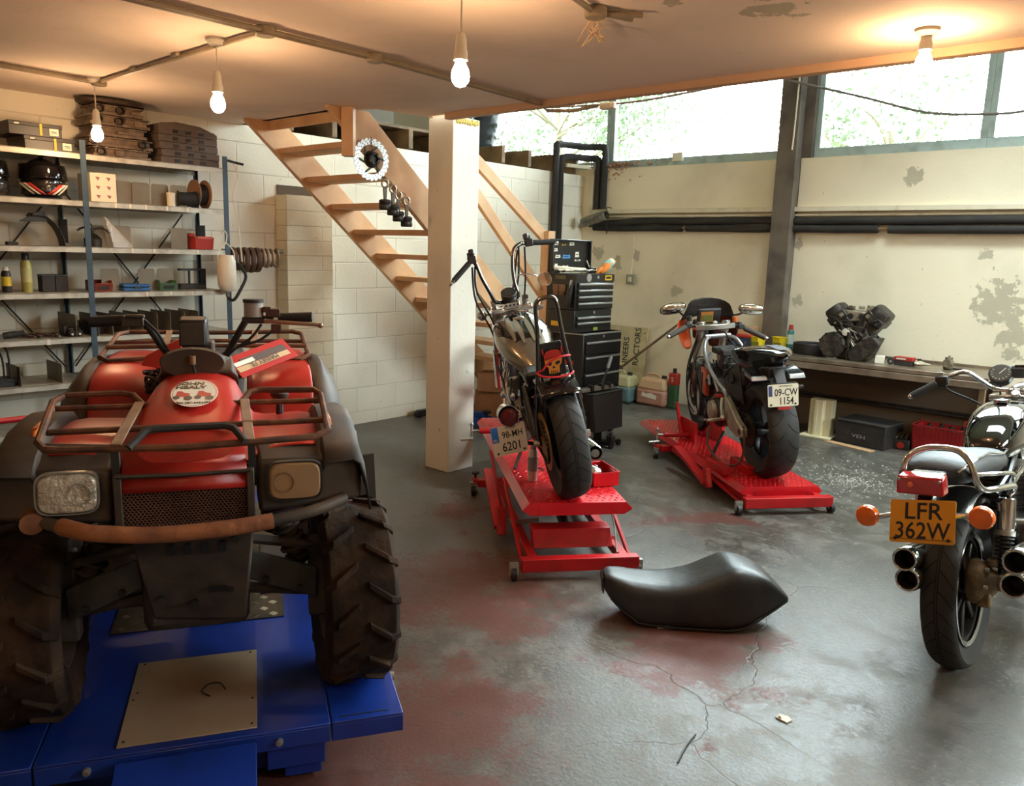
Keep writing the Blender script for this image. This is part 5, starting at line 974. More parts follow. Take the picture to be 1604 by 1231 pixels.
def road_wheel(p, c, R, w_, rr, spokes=0, groove='chevron', rim_m=None, n=48, kind='front'):
    c = V(c); h = w_/2; b = MB()
    tw = MB(); prof = [(rr, -h*.62)]
    for i in range(13):
        a = -PI*.46+PI*.92*i/12; prof.append((R-h*.62*(1-math.cos(a))*(.9 if w_ < .15 else .8), h*math.sin(a)/math.sin(PI*.46)))
    prof += [(rr, h*.62), (rr-.006, 0), (rr, -h*.62)]
    rim = MB(); rim.lathe([(rr-.03, -h*.5), (rr+.004, -h*.62), (rr+.01, -h*.66), (rr-.008, -h*.3), (rr-.02, 0), (rr-.008, h*.3), (rr+.01, h*.66), (rr+.004, h*.62), (rr-.03, h*.5), (rr-.034, 0), (rr-.03, -h*.5)], c, Y, 40, cap=False)
    whl = rim.build('wheel', rim_m or m_frame_b, p)
    hub = MB(); hub.lathe([(0, -h*.9), (.045, -h*.9), (.05, -h*.4), (.035, 0), (.05, h*.4), (.045, h*.9), (0, h*.9)], c, Y, 24, cap=False); hub.build('hub', m_engd, whl)
    sp = MB()
    if spokes > 10:
        for i in range(spokes):
            a = 2*PI*i/spokes; s = 1 if i % 2 else -1; e = a+.35*(1 if (i//2) % 2 else -1)
            sp.tube([c+V((math.cos(a)*.045, s*h*.6, math.sin(a)*.045)), c+V((math.cos(e)*(rr-.01), s*h*.12, math.sin(e)*(rr-.01)))], .0022, 5)
        sp.build('spokes', m_chr, whl)
    elif spokes:
        for i in range(spokes):
            a = 2*PI*i/spokes; sp.bar(c+V((math.cos(a)*.04, 0, math.sin(a)*.04)), c+V((math.cos(a)*(rr-.015), 0, math.sin(a)*(rr-.015))), .035, h*.7, Y)
        sp.build('spokes', rim_m or m_frame_b, whl, bevel=.004)
    tw.lathe(prof, c, Y, n, cap=False); ty = tw.build('tyre', m_tread, whl)
    g = MB()
    def P(a, y):
        k = math.asin(max(-1, min(1, y/h*math.sin(PI*.46)))); r = R-h*.62*(1-math.cos(k))*(.9 if w_ < .15 else .8)+.0012
        return c+V((math.cos(a)*r, y, math.sin(a)*r))
    N_ = 26 if groove == 'chevron' else 18
    for i in range(N_):
        for s in (-1, 1):
            a0 = 2*PI*(i+(.5 if s > 0 else 0))/N_; st = []
            for k in range(6):
                q = k/5; y = s*h*(.08+.8*q); a = a0+(.20*q**1.4 if groove == 'chevron' else .42*q-.2*q*q); st.append((a, y))
            wd = .010
            g.loft([[P(a-wd, y), P(a+wd, y)] for a, y in st], cap=False, closed=False)
    if groove == 'chevron':
        for y in (-h*.07, h*.07): g.loft([[P(2*PI*k/40, y-.0018), P(2*PI*k/40, y+.0018)] for k in range(41)], cap=False, closed=False)
    g.build('tread_grooves', m_groove, whl, flat=True)
    return whl
def disc(p, c, R, ri, th=.005, name='brake_disc', m_=None, holes=0):
    return MB().lathe([(ri, -th/2), (R, -th/2), (R, th/2), (ri, th/2), (ri, -th/2)], c, Y, 36, cap=False).build(name, m_ or m_disc, p)
def chain_loop(p, c0, r0, c1, r1, y, m_):
    b = MB(); c0, c1 = V(c0), V(c1); pts = []
    for k in range(15): a = PI/2+PI*k/14; pts.append(c0+V((math.cos(a)*r0, 0, math.sin(a)*r0)))
    for k in range(9): a = -PI/2+PI*k/8; pts.append(c1+V((math.cos(a)*r1, 0, math.sin(a)*r1)))
    tot = [pts[i] for i in range(len(pts))]+[pts[0]]
    for i in range(len(tot)-1):
        d = tot[i+1]-tot[i]; n = max(1, int(d.length/.016))
        for k in range(n): b.bar(tot[i]+d*((k+.12)/n), tot[i]+d*((k+.88)/n), .014, .010, Y)
    return b.build('chain', m_, p, flat=True)
def plate(p, c, U, Wv, w_, h_, mt, lines, band=None, size=.055, lm=None, th=.003, name='number_plate'):
    U, Wv = V(U).normalized(), V(Wv).normalized(); n = U.cross(Wv).normalized(); c = V(c); r = .008; P = []
    for sx, sy, a0 in ((1, 1, 0), (-1, 1, PI/2), (-1, -1, PI), (1, -1, 3*PI/2)):
        for k in range(4): a = a0+PI/2*k/3; P.append((sx*(w_/2-r)+math.cos(a)*r, sy*(h_/2-r)+math.sin(a)*r))
    pl_ = MB().prism(P, c, U, Wv, -n*th).build(name, mt, p)
    for s, dx, dy, sz_, xs in lines: text('lettering', s, lm or m_blk, pl_, c+U*dx+Wv*dy, U, Wv, sz_, .0004, .0004, xs=xs, bold=sz_*.010)
    if band:
        x0, x1, y0, y1, bm, bs = band
        MB().prism([(x0, y0), (x1, y0), (x1, y1), (x0, y1)], c+n*.0004, U, Wv, n*.0004).build('country_band', bm, pl_)
        if bs: text('lettering', bs, m_paper, pl_, c+U*((x0+x1)/2)+Wv*(y0+.012), U, Wv, .018, .001, .0003)
    for x, y in ((-w_/2+.02, -h_/2+.014), (w_/2-.02, -h_/2+.014)): MB().cyl(c+U*x+Wv*y, c+U*x+Wv*y+n*.003, .006, n=10).build('screw', m_blk, pl_)
    return pl_
# ================================================================ black chopper on the raised lift
_a = rad(140.5); LF = V((math.cos(_a), math.sin(_a), 0)); LL = V((-math.sin(_a), math.cos(_a), 0))
k_ = thing('chopper_motorcycle', 'black and silver chopper with tall handlebars and sissy bar on the raised red lift', 'motorcycle'); k_.matrix_world = basis(V((-2.28, 3.12, .365))+LF*.12+LL*.01, 140.5, 11.5)
def part(nm, mb, m_, **k): return mb.build(nm, m_, k_, **k)
road_wheel(k_, (0, 0, .31), .31, .155, .20, 0, 'chevron'); disc(k_, (0, .088, .31), .15, .03, .008, 'sprocket', mat('brass_sprocket', (168, 132, 78), .35, .6)); disc(k_, (0, -.10, .31), .13, .05)
chain_loop(k_, (0, .097, .31), .108, (.52, .097, .33), .05, .097, m_dark)
MB().lathe([(.0, 0), (.19, 0), (.2, .01), (.19, .014), (0, .014)], (0, -.07, .31), Y, 30, cap=False).build('wheel_disc', m_frame_b, k_)
road_wheel(k_, (1.60, 0, .33), .33, .11, .24, 36, 'chevron', m_chr)
for s in (-1, 1):
    part('fork_leg', MB().tube([(1.60, s*.10, .33), (1.06, s*.10, .96)], .021, 12).tube([(1.60, s*.10, .33), (1.36, s*.10, .61)], .028, 12), m_chr)
    part('swingarm', MB().bar((0, s*.115, .31), (.52, s*.105, .36), .022, .045, Z), m_frame_b, bevel=.004)
    part('rear_strut', MB().tube([(.06, s*.12, .33), (.24, s*.11, .56)], .017, 10).tube([(.06, s*.12, .33), (.2, s*.112, .5)], .026, 10), m_frame_b)
    part('axle_nut', MB().cyl((0, s*.12, .31), (0, s*.15, .31), .018, n=6), m_bolt)
b = MB()
for s in (-1, 1): b.tube([(.12, s*.1, .58), (.45, s*.09, .60), (.52, s*.10, .35), (.56, s*.11, .18), (.95, s*.09, .18), (1.05, s*.03, .5), (1.08, 0, .80)], .014, 8, 3)
b.tube([(.45, 0, .62), (1.05, 0, .90)], .02, 10); part('frame', b, m_frame_b)
# engine: V-twin
part('crankcase', MB().lathe([(0, -.14), (.11, -.14), (.13, -.11), (.13, .11), (.11, .14), (0, .14)], (.70, 0, .30), Y, 28, cap=False).bx(.48, .70, -.11, .12, .20, .40), m_eng, bevel=.006)
part('engine_cover', MB().lathe([(0, 0), (.085, .0), (.08, .03), (0, .04)], (.72, .14, .3), Y, 24, cap=False).lathe([(0, 0), (.05, 0), (.045, .03), (0, .034)], (.54, .12, .32), Y, 20, cap=False), m_chr)
for sgn, nm in ((1, 'cylinder'), (-1, 'cylinder')):
    d = V((.42*sgn, 0, 1)).normalized(); o = V((.70, 0, .38)); b = MB()
    for i in range(10): b.cyl(o+d*(.03+.018*i), o+d*(.038+.018*i), .078, n=20)
    b.cyl(o, o+d*.21, .06, n=16); part(nm, b, m_engd)
    b = MB(); u, v, a = frame(d, (0, 1, 0)); b.box(o+d*.245, (.13, .13, .06), rot=M((u, v, a)).transposed()); part('cylinder_head', b, m_chr, bevel=.012)
part('air_cleaner', MB().lathe([(0, 0), (.07, 0), (.075, .02), (.065, .05), (0, .06)], (.70, -.11, .52), -Y, 24, cap=False), m_chr)
part('carburettor', MB().box((.70, .085, .50), (.08, .09, .07)).cyl((.7, .12, .5), (.7, .16, .5), .025, n=14), m_eng, bevel=.006)
for pts in ([(.84, -.05, .56), (.92, -.14, .45), (.85, -.17, .25), (.45, -.17, .18), (.18, -.16, .19), (-.02, -.155, .20)], [(.55, -.05, .56), (.5, -.15, .5), (.55, -.18, .36), (.5, -.175, .24)]): part('exhaust_pipe', MB().tube(pts, .022, 12, 5), m_chr)
part('silencer', MB().lathe([(.026, 0), (.038, .04), (.04, .34), (.036, .345), (.034, .30), (.0, .30)], (.34, -.163, .192), V((-1, .01, .02)), 22, cap=False), m_chr)
part('silencer_bore', MB().lathe([(0, .0), (.033, .0), (.033, .03)], (.04, -.16, .197), V((-1, .01, .02)), 18, cap=False), m_rub)
for pts in ([(.9, .12, .5), (.8, .17, .6), (.65, .16, .45), (.6, .15, .3)], [(.6, .13, .55), (.5, .16, .48), (.48, .15, .3)], [(1.0, .08, .8), (.9, .14, .6), (.95, .12, .35)]): part('wiring_loom', MB().tube(pts, .007, 6, 5), m_rub)
part('oil_tank', MB().box((.40, 0, .47), (.14, .20, .18)), m_black, bevel=.03)
rd = random.Random(31)
for i in range(9): part('chrome_fitting', MB().lathe([(0, 0), (.022, .0), (.022, .02), (.014, .028), (0, .03)], (rd.uniform(.42, .85), .13+rd.uniform(0, .04), rd.uniform(.22, .55)), V((rd.uniform(-.6, .1), 1, rd.uniform(-.2, .3))), 14, cap=False), m_chr)
for pts in ([(.80, .12, .62), (.72, .17, .5), (.6, .16, .4), (.5, .17, .26)], [(.66, .13, .6), (.56, .17, .5), (.5, .15, .36)], [(.9, .1, .62), (.86, .16, .4), (.7, .18, .24)]): part('oil_line', MB().tube(pts, .009, 8, 5), m_chr)
part('primary_cover', MB().lathe([(0, 0), (.075, 0), (.075, .03), (.06, .045), (0, .05)], (.50, .13, .33), Y, 24, cap=False), m_chr)
# tank
b = MB(); secs = [(.36, .02, .60, .02), (.40, .055, .615, .045), (.50, .11, .655, .085), (.62, .15, .70, .105), (.76, .17, .735, .115), (.88, .165, .77, .11), (.97, .13, .805, .09), (1.02, .06, .83, .05)]
def tring(x, hw, zc_, hh, k=1.0, n=28): return [V((x, math.copysign(abs(math.cos(2*PI*j/n))**.8, math.cos(2*PI*j/n))*hw*k, zc_+(math.sin(2*PI*j/n)*hh*(1.0 if math.sin(2*PI*j/n) > 0 else 1.05))*k)) for j in range(n)]
b.loft([tring(*q) for q in secs]); tk = part('fuel_tank', b, mat('silver_tank_paint', (150, 140, 122), .22, .7, coat=.5), sub=1, ang=80)
def tpatch(angs, xs, nm, m_):
    rows = []
    for q in xs:
        for i in range(len(secs)-1):
            if secs[i][0] <= q <= secs[i+1][0]:
                t_ = (q-secs[i][0])/(secs[i+1][0]-secs[i][0]); s_ = [secs[i][k]+(secs[i+1][k]-secs[i][k])*t_ for k in range(4)]
        f_ = angs(q); row = []
        for k in range(7):
            a = f_[0]+(f_[1]-f_[0])*k/6; c_, sn = math.cos(a), math.sin(a)
            row.append(V((q, math.copysign(abs(c_)**.8, c_)*s_[1]*1.012, s_[2]+sn*s_[3]*1.012*(1 if sn > 0 else 1.05)+.001)))
        rows.append(row)
    MB().loft(rows, cap=False, closed=False).build(nm, m_, tk)
xs_ = [.50+.5*i/14 for i in range(15)]
tpatch(lambda q: (PI*(.5-.36*min(1, (q-.42)/.35)), PI*(.5+.36*min(1, (q-.42)/.35))), [.56+.42*i/14 for i in range(15)], 'black_top_panel', m_black)
for a0, a1 in ((.93, 1.0), (1.05, 1.12)): tpatch(lambda q, a0=a0, a1=a1: (PI*a0, PI*a1), [.5+.42*i/12 for i in range(13)], 'side_stripe', m_black)
for s in (-1, 1):
    for y0, x0 in ((.03, .52), (.075, .56)):
        rows = []
        for i in range(9):
            q = x0+.30*i/8
            for j in range(len(secs)-1):
                if secs[j][0] <= q <= secs[j+1][0]: t_ = (q-secs[j][0])/(secs[j+1][0]-secs[j][0]); s_ = [secs[j][k]+(secs[j+1][k]-secs[j][k])*t_ for k in range(4)]
            wd = .016*math.sin(PI*(.12+.8*i/8)); r_ = []
            for y in (y0-wd, y0, y0+wd):
                c_ = min(.98, abs(y)/s_[1])**(1/.8); r_.append(V((q, s*y, s_[2]+math.sqrt(1-c_*c_)*s_[3]*1.02+.004)))
            rows.append(r_)
        MB().loft(rows, cap=False, closed=False).build('flame_stripe', mat('silver_stripe', (160, 150, 132), .25, .6), tk)
part('tank_cap', MB().lathe([(0, 0), (.03, 0), (.032, .012), (.02, .02), (0, .02)], (.80, .0, .852), V((-.2, 0, 1)), 20, cap=False), m_chr)
# seat, fender, sissy bar
part('seat', MB().hexa([(.10, -.12, .585), (.46, -.07, .585), (.46, .07, .585), (.10, .12, .585)], [(.08, -.125, .66), (.44, -.08, .64), (.44, .08, .64), (.08, .125, .66)]), m_leather, bevel=.022)
b = MB(); b.loft([[V((math.cos(a)*(.335+dr), y, .31+math.sin(a)*(.335+dr))) for y, dr in ((-.10, -.05), (-.095, -.01), (-.05, .006), (0, .01), (.05, .006), (.095, -.01), (.10, -.05))] for a in [rad(28+100*i/14) for i in range(15)]], cap=False, closed=False); part('rear_fender', b, m_black, thick=.005)
part('seat_pad', MB().hexa([(-.11, -.078, .555), (.05, -.08, .60), (.05, .08, .60), (-.11, .078, .555)], [(-.10, -.07, .625), (.05, -.075, .68), (.05, .075, .68), (-.10, .07, .625)]), m_leather, bevel=.016)
part('back_panel', MB().hexa([(-.075, -.066, .64), (-.05, -.066, .64), (-.05, .07, .64), (-.075, .07, .64)], [(-.115, -.052, .825), (-.09, -.052, .825), (-.09, .052, .825), (-.115, .052, .825)]), m_leather, bevel=.006)
part('sissy_bar', MB().tube([(0, .125, .31), (-.03, .12, .45), (-.085, .085, .66), (-.13, .06, .88), (-.15, .053, 1.0), (-.153, .04, 1.035), (-.155, .01, 1.045), (-.155, -.015, 1.045), (-.153, -.042, 1.035), (-.15, -.053, 1.0), (-.13, -.06, .88), (-.085, -.085, .66), (-.03, -.12, .45), (0, -.125, .31)], .0105, 10, 5), mat('smoked_chrome', (120, 114, 108), .2, 1.))
pU, pW = V((0, -1, 0)), V((-.04, 0, .185)).normalized(); pc = V((-.103, 0, .735)); pn = pU.cross(pW)
def flatp(nm, poly, m_, off=.004): return MB().prism(poly, pc+pn*off, pU, pW, pn*.0012).build(nm, m_, COL.objects['back_panel'])
m_org = mat('orange_print', (206, 128, 40), .6)
flatp('red_helmet_print', [(-.045, .005), (-.044, .03), (-.03, .05), (0, .056), (.03, .05), (.044, .03), (.045, .005), (0, .014)], m_red); flatp('horn_print', [(-.048, .03), (-.053, .062), (-.046, .066), (-.042, .042)], m_red); flatp('horn_print', [(.048, .03), (.053, .062), (.046, .066), (.042, .042)], m_red)
flatp('skull_print', [(-.044, .004), (-.04, -.02), (-.028, -.034), (-.026, -.066), (-.01, -.07), (.01, -.07), (.026, -.066), (.028, -.034), (.04, -.02), (.044, .004), (0, .012)], m_org, .0042)
for s in (-1, 1): flatp('eye_print', [(s*.008, -.010), (s*.03, -.004), (s*.033, -.018), (s*.014, -.026)], m_blk, .006)
flatp('nose_print', [(0, -.026), (.008, -.04), (-.008, -.04)], m_blk, .006)
for x in (-.014, -.004, .006, .016): flatp('tooth_gap_print', [(x-.0012, -.052), (x+.0012, -.052), (x+.0012, -.069), (x-.0012, -.069)], m_blk, .006)
for s in (-1, 1): part('chrome_bracket', MB().box((-.09, s*.045, .645), (.012, .035, .022)), m_chr, bevel=.003)
tag(MB().tube([(-.12, -.085, .745), (-.15, -.03, .752), (-.14, .03, .733), (-.13, .062, .70), (-.10, .088, .685), (-.135, .065, .668), (-.14, .0, .655), (-.13, -.07, .655), (-.10, -.092, .66)], .005, 8, 5).build('bungee_cord', mat('red_elastic', (204, 36, 44), .6)), 'red elastic cord wrapped round the chopper sissy bar', 'cord')
COL.objects['bungee_cord'].matrix_world = k_.matrix_world.copy()
# side number plate, lamp
part('plate_arm', MB().tube([(0, .14, .31), (-.02, .19, .33), (-.03, .25, .36)], .010, 8).bx(-.04, -.03, .2, .33, .35, .40), m_frame_b)
_ir = mat('irish_blue', (40, 110, 190), .5)
plate(k_, (-.05, .272, .372), (.06, -1, 0), (.0, 0, 1), .176, .150, m_paper, (('98-MH', .019, .026, .048, .80), ('6201', .008, -.036, .064, .80), ('AN MHI', .012, .063, .014, 1)), (-.088, -.052, -.004, .075, _ir, 'IRL'))
part('tail_lamp', MB().lathe([(0, -.03), (.046, -.03), (.05, -.02), (.05, .02), (.046, .03), (0, .036)], (-.02, .255, .487), X, 24, cap=False), m_black); part('tail_lens', MB().lathe([(.046, 0), (.04, .012), (.02, .018), (0, .02)], (-.048, .255, .482), -X, 22, cap=False), mat('dark_red_lens', (90, 18, 16), .15))
part('lamp_hood', MB().lathe([(.052, -.03), (.055, .0), (.055, .05), (.052, .05), (.05, .0), (.05, -.03)], (.0, .255, .49), -X, 24, cap=False, a0=0, a1=PI), m_chr)
# bars
b = MB()
for s, P in ((1, [(1.03, .03, .955), (1.0, .07, .955), (.965, .105, .975), (.95, .125, 1.03), (.935, .158, 1.12), (.93, .178, 1.20), (.915, .198, 1.232), (.895, .225, 1.228), (.85, .345, 1.138)]), (-1, [(1.03, -.03, .955), (1.03, -.045, .955), (1.02, -.055, .99), (1.02, -.045, 1.06), (1.025, -.05, 1.16), (1.035, -.075, 1.255), (1.05, -.12, 1.282), (1.07, -.16, 1.282), (1.10, -.345, 1.258)])): b.tube(P, .0125, 10, 5)
b.tube([(1.03, .03, .955), (1.03, -.03, .955)], .0125, 10); part('handlebar', b, mat('smoked_chrome', (120, 114, 108), .2, 1.))
for s, p0, p1 in ((1, (.893, .228, 1.226), (.853, .335, 1.146)), (-1, (1.075, -.21, 1.277), (1.10, -.345, 1.258))):
    part('grip', MB().tube([p0, p1], .017, 12), m_rub); d = (V(p1)-V(p0)).normalized()
    part('switch_gear', MB().box(V(p0)-d*.03, (.045, .05, .045)).box(V(p0)-d*.03+V((.03, 0, .03)), (.03, .04, .03)).cyl(V(p0)-d*.04+V((.02, 0, .02)), V(p0)-d*.04+V((.03, 0, .055)), .018, n=12), m_blk, bevel=.006)
    part('lever', MB().tube([V(p0)-d*.01+V((.05, 0, -.0)), V(p0)+d*.06+V((.075, 0, -.01)), V(p1)+d*.02+V((.05, 0, -.005))], .006, 8, 4).sphere(V(p1)+d*.03+V((.045, 0, -.006)), .009, 10, 8), m_chr)
part('bar_end', MB().sphere((.848, .352, 1.132), .010, 10, 8), m_bolt)
part('fork_crown', MB().box((1.05, 0, .90), (.10, .26, .035)).box((1.10, 0, .80), (.10, .25, .035)).cyl((1.05, .03, .9), (1.035, .03, .95), .018, n=12).cyl((1.05, -.03, .9), (1.035, -.03, .95), .018, n=12), m_chr, bevel=.008)
part('speedometer', MB().lathe([(0, 0), (.045, 0), (.05, .02), (.05, .05), (.044, .055), (0, .055)], (1.03, .005, .965), V((-.55, 0, .83)), 24, cap=False), m_engd); part('dial_glass', MB().lathe([(0, 0), (.042, 0), (.042, .002), (0, .003)], V((1.03, .005, .965))+V((-.55, 0, .83)).normalized()*.0555, V((-.55, 0, .83)), 22, cap=False), mat('dial_face', (54, 52, 50), .15))
part('indicator_panel', MB().box((1.0, .0, .925), (.03, .10, .04)), m_chr, bevel=.005)
for i in range(4): part('warning_lamp', MB().cyl((.985, -.036+.024*i, .928), (.982, -.036+.024*i, .928), .007, n=10), m_rub)
part('headlamp', MB().lathe([(0, 0), (.06, .02), (.085, .06), (.09, .12), (.085, .13), (0, .135)], (1.10, 0, .85), X, 26, cap=False), m_chr)
for s in (-1, 1): part('indicator', MB().tube([(1.12, s*.10, .88), (1.11, s*.16, .885)], .007, 8).lathe([(0, -.03), (.028, -.028), (.032, 0), (.028, .02), (0, .024)], (1.10, s*.185, .885), -X, 18, cap=False), m_chr)
part('mirror', MB().lathe([(0, 0), (.045, 0), (.047, .006), (.03, .016), (0, .02)], (1.045, -.24, 1.046), V((1, .25, -.3)), 24, cap=False), m_chr); part('mirror_glass', MB().lathe([(0, 0), (.042, 0), (.042, -.001), (0, -.0012)], (1.0445, -.24, 1.046), V((1, .25, -.3)), 22, cap=False), mat('mirror_glass', (230, 224, 214), .03, 1.)); part('mirror_stem', MB().tube([(1.06, -.23, 1.05), (1.05, -.16, 1.09), (1.03, -.07, 1.10)], .005, 6, 4), m_chr)
for P in ([(.93, .19, 1.2), (.99, .2, 1.05), (1.04, .13, .85), (1.0, .09, .65)], [(.91, .21, 1.2), (.95, .22, 1.0), (1.03, .15, .8), (.95, .12, .6)], [(1.05, -.11, 1.27), (1.1, -.09, 1.1), (1.08, -.02, .85), (1.0, -.08, .6)], [(1.07, -.15, 1.26), (1.13, -.13, 1.05), (1.1, -.06, .8)], [(1.06, -.1, 1.25), (1.08, -.06, 1.1), (1.07, .0, .9)]): part('control_cable', MB().tube(P, .006, 6, 6), m_rub)
part('foot_peg', MB().cyl((.6, .15, .22), (.6, .27, .23), .014, n=12), m_rub); part('foot_peg', MB().cyl((.6, -.15, .22), (.6, -.27, .23), .014, n=12), m_rub)
part('side_stand', MB().tube([(.55, .13, .17), (.5, .20, .075), (.48, .215, .052)], .010, 8), m_frame_b)
# ================================================================ stripped sports bike on the lowered lift
k_ = thing('sports_motorcycle', 'stripped black and orange sports bike without its tank on the lowered red lift', 'motorcycle'); k_.matrix_world = basis((-2.138, 5.078, .153), 136, 5)
m_tail = mat('gloss_tail_black', (18, 18, 20), .1, coat=.8); m_alu2 = mat('cast_swingarm', (186, 178, 164), .38, .5, c2=(150, 142, 128), scale=14, amt=.4); m_orange = mat('orange_paint', (210, 74, 30), .3, coat=.4); m_tube = mat('silver_black_frame', (150, 150, 152), .28, .7)
road_wheel(k_, (0, 0, .32), .32, .20, .215, 5, 'sport'); road_wheel(k_, (1.40, 0, .30), .30, .12, .215, 5, 'sport')
for s in (-1, 1): disc(k_, (1.40, s*.08, .30), .16, .09, .006); part('brake_caliper', MB().box((1.32, s*.085, .40), (.06, .04, .10)), m_engd, bevel=.01)
disc(k_, (0, -.12, .32), .11, .05); disc(k_, (0, .13, .32), .10, .03, .007, 'sprocket', m_dark); chain_loop(k_, (0, .13, .32), .104, (.47, .13, .36), .045, .13, m_dark)
b = MB(); b.loft([[V((x, y, z+dz)) for y, dz in ((yy-.02, -h_), (yy+.02, -h_), (yy+.022, h_), (yy-.02, h_))] for x, yy, z, h_ in ((-.05, .175, .32, .03), (.06, .175, .33, .06), (.22, .165, .375, .095), (.38, .14, .41, .085), (.52, .10, .40, .05))]); part('swingarm', b, m_alu2, bevel=.008)
b = MB(); b.loft([[V((x, y, z+dz)) for y, dz in ((yy-.02, -h_), (yy+.02, -h_), (yy+.02, h_), (yy-.02, h_))] for x, yy, z, h_ in ((-.05, -.165, .32, .025), (.08, -.165, .325, .05), (.25, -.155, .36, .06), (.52, -.09, .39, .045))]); b.bx(.40, .54, -.09, .09, .35, .43); part('swingarm', b, m_alu2, bevel=.008)
part('swingarm_badge', MB().hexa([(.14, .186, .34), (.26, .178, .355), (.26, .18, .355), (.14, .188, .34)], [(.15, .186, .365), (.26, .178, .39), (.26, .18, .39), (.15, .188, .365)]), m_blk)
part('axle_nut', MB().cyl((0, .14, .32), (0, .20, .32), .022, n=6).cyl((0, .14, .32), (0, .185, .32), .034, n=18), m_engd)
# tail unit
tl = [(-.30, -.0, .012, .858, .866), (-.26, 0, .05, .835, .872), (-.15, 0, .10, .79, .876), (-.02, 0, .14, .735, .877), (.10, 0, .155, .71, .868), (.22, 0, .155, .70, .855), (.32, 0, .14, .69, .84)]
b = MB(); b.loft([[V((x, y+yy, z)) for yy, z in ((-hw, z1-.012), (-hw*.8, z1), (0, z1+.008), (hw*.8, z1), (hw, z1-.012), (hw*.92, (z0+z1)/2), (hw*.55, z0), (0, z0-.005), (-hw*.55, z0), (-hw*.92, (z0+z1)/2))] for x, y, hw, z0, z1 in tl]); part('tail_unit', b, m_tail, ang=30)
part('tail_stripe', MB().loft([[V((-.2, -.06, .8835)), V((-.2, .0, .884))], [V((.0, -.10, .8835)), V((.0, -.01, .8845))], [V((.18, -.12, .866)), V((.18, -.03, .867))]], cap=False, closed=False), mat('silver_decal', (170, 170, 178), .2, .4))
part('undertail', MB().hexa([(-.16, -.05, .70), (.2, -.1, .66), (.2, .1, .66), (-.16, .05, .70)], [(-.16, -.06, .775), (.2, -.12, .75), (.2, .12, .75), (-.16, .06, .775)]), m_blk, bevel=.01)
part('subframe', MB().tube([(-.1, .06, .78), (.3, .11, .72), (.5, .12, .62)], .013, 8, 3).tube([(-.1, -.06, .78), (.3, -.11, .72), (.5, -.12, .62)], .013, 8, 3), m_frame_b)
part('plate_hanger', MB().hexa([(-.30, -.03, .58), (-.28, -.03, .58), (-.28, .03, .58), (-.30, .03, .58)], [(-.17, -.035, .76), (-.14, -.035, .76), (-.14, .035, .76), (-.17, .035, .76)]).hexa([(-.295, -.085, .555), (-.285, -.085, .555), (-.285, .115, .555), (-.295, .115, .555)], [(-.295, -.07, .69), (-.285, -.07, .69), (-.285, .10, .69), (-.295, .10, .69)]), m_blk)
plate(k_, (-.30, .02, .612), (0, -1, 0), (.05, 0, 1), .197, .142, mat('cream_plate', (226, 216, 190), .5), (('09-CW', .018, .016, .064, .76), ('1154', .02, -.038, .064, .76), ('CEATHARLACH', .016, .058, .012, 1)), (-.094, -.070, -.005, .062, mat('navy_band', (58, 62, 110), .5), ''))
part('red_reflector', MB().bx(-.303, -.297, -.03, .055, .518, .538), m_red, bevel=.002)
for s, y in ((1, .115), (-1, -.135)): part('tail_light', MB().hexa([(-.16, y-.055, .685), (-.02, y-.05, .70), (-.02, y+.05, .70), (-.16, y+.055, .685)], [(-.15, y-.05, .712), (-.02, y-.05, .735), (-.02, y+.05, .735), (-.15, y+.05, .712)]), mat('clear_light', (196, 200, 206), .1, .5), bevel=.006); part('light_shell', MB().hexa([(-.14, y-.058, .712), (.02, y-.055, .735), (.02, y+.055, .735), (-.14, y+.058, .712)], [(-.12, y-.05, .722), (.02, y-.05, .75), (.02, y+.05, .75), (-.12, y+.05, .722)]), m_tail, bevel=.004)
part('indicator', MB().tube([(-.22, -.06, .64), (-.23, -.14, .645)], .012, 8), m_blk)
part('rear_hugger', MB().loft([[V((math.cos(a)*(.335+dr), y, .32+math.sin(a)*(.335+dr))) for y, dr in ((-.10, -.04), (-.06, .0), (.06, .0), (.10, -.04))] for a in [rad(20+50*i/8) for i in range(9)]], cap=False, closed=False), m_blk, thick=.004)
part('inner_fender', MB().hexa([(.30, -.10, .42), (.42, -.10, .44), (.42, .10, .44), (.30, .10, .42)], [(.10, -.11, .72), (.42, -.11, .72), (.42, .11, .72), (.10, .11, .72)]), m_blkm, bevel=.012); part('side_cover', MB().prism([(.14, .47), (.34, .50), (.46, .60), (.40, .72), (.22, .74)], (0, .10, 0), X, Z, (0, .02, 0)), m_blk, bevel=.006)
# trellis frame and engine
b = MB()
for s in (-1, 1):
    b.tube([(1.03, s*.04, .84), (.93, s*.115, .83), (.84, s*.155, .74), (.66, s*.16, .61), (.48, s*.125, .50), (.44, s*.12, .40)], .0155, 10, 5); b.tube([(1.05, s*.04, .70), (.9, s*.13, .64), (.72, s*.15, .64)], .014, 8, 3); b.tube([(.86, s*.15, .75), (.9, s*.12, .63), (.78, s*.14, .5)], .012, 8, 3); b.tube([(.68, s*.155, .62), (.62, s*.13, .48)], .012, 8)
b.tube([(1.0, -.10, .845), (1.0, .10, .845)], .02, 10); part('trellis_frame', b, m_tube)
part('crankcase', MB().lathe([(0, -.15), (.10, -.15), (.13, -.12), (.13, .12), (.10, .15), (0, .15)], (.66, 0, .33), Y, 26, cap=False).bx(.45, .75, -.11, .11, .25, .45), m_engd, bevel=.01); part('clutch_cover', MB().lathe([(0, 0), (.08, 0), (.075, .03), (0, .04)], (.66, .15, .33), Y, 22, cap=False), m_alu2)
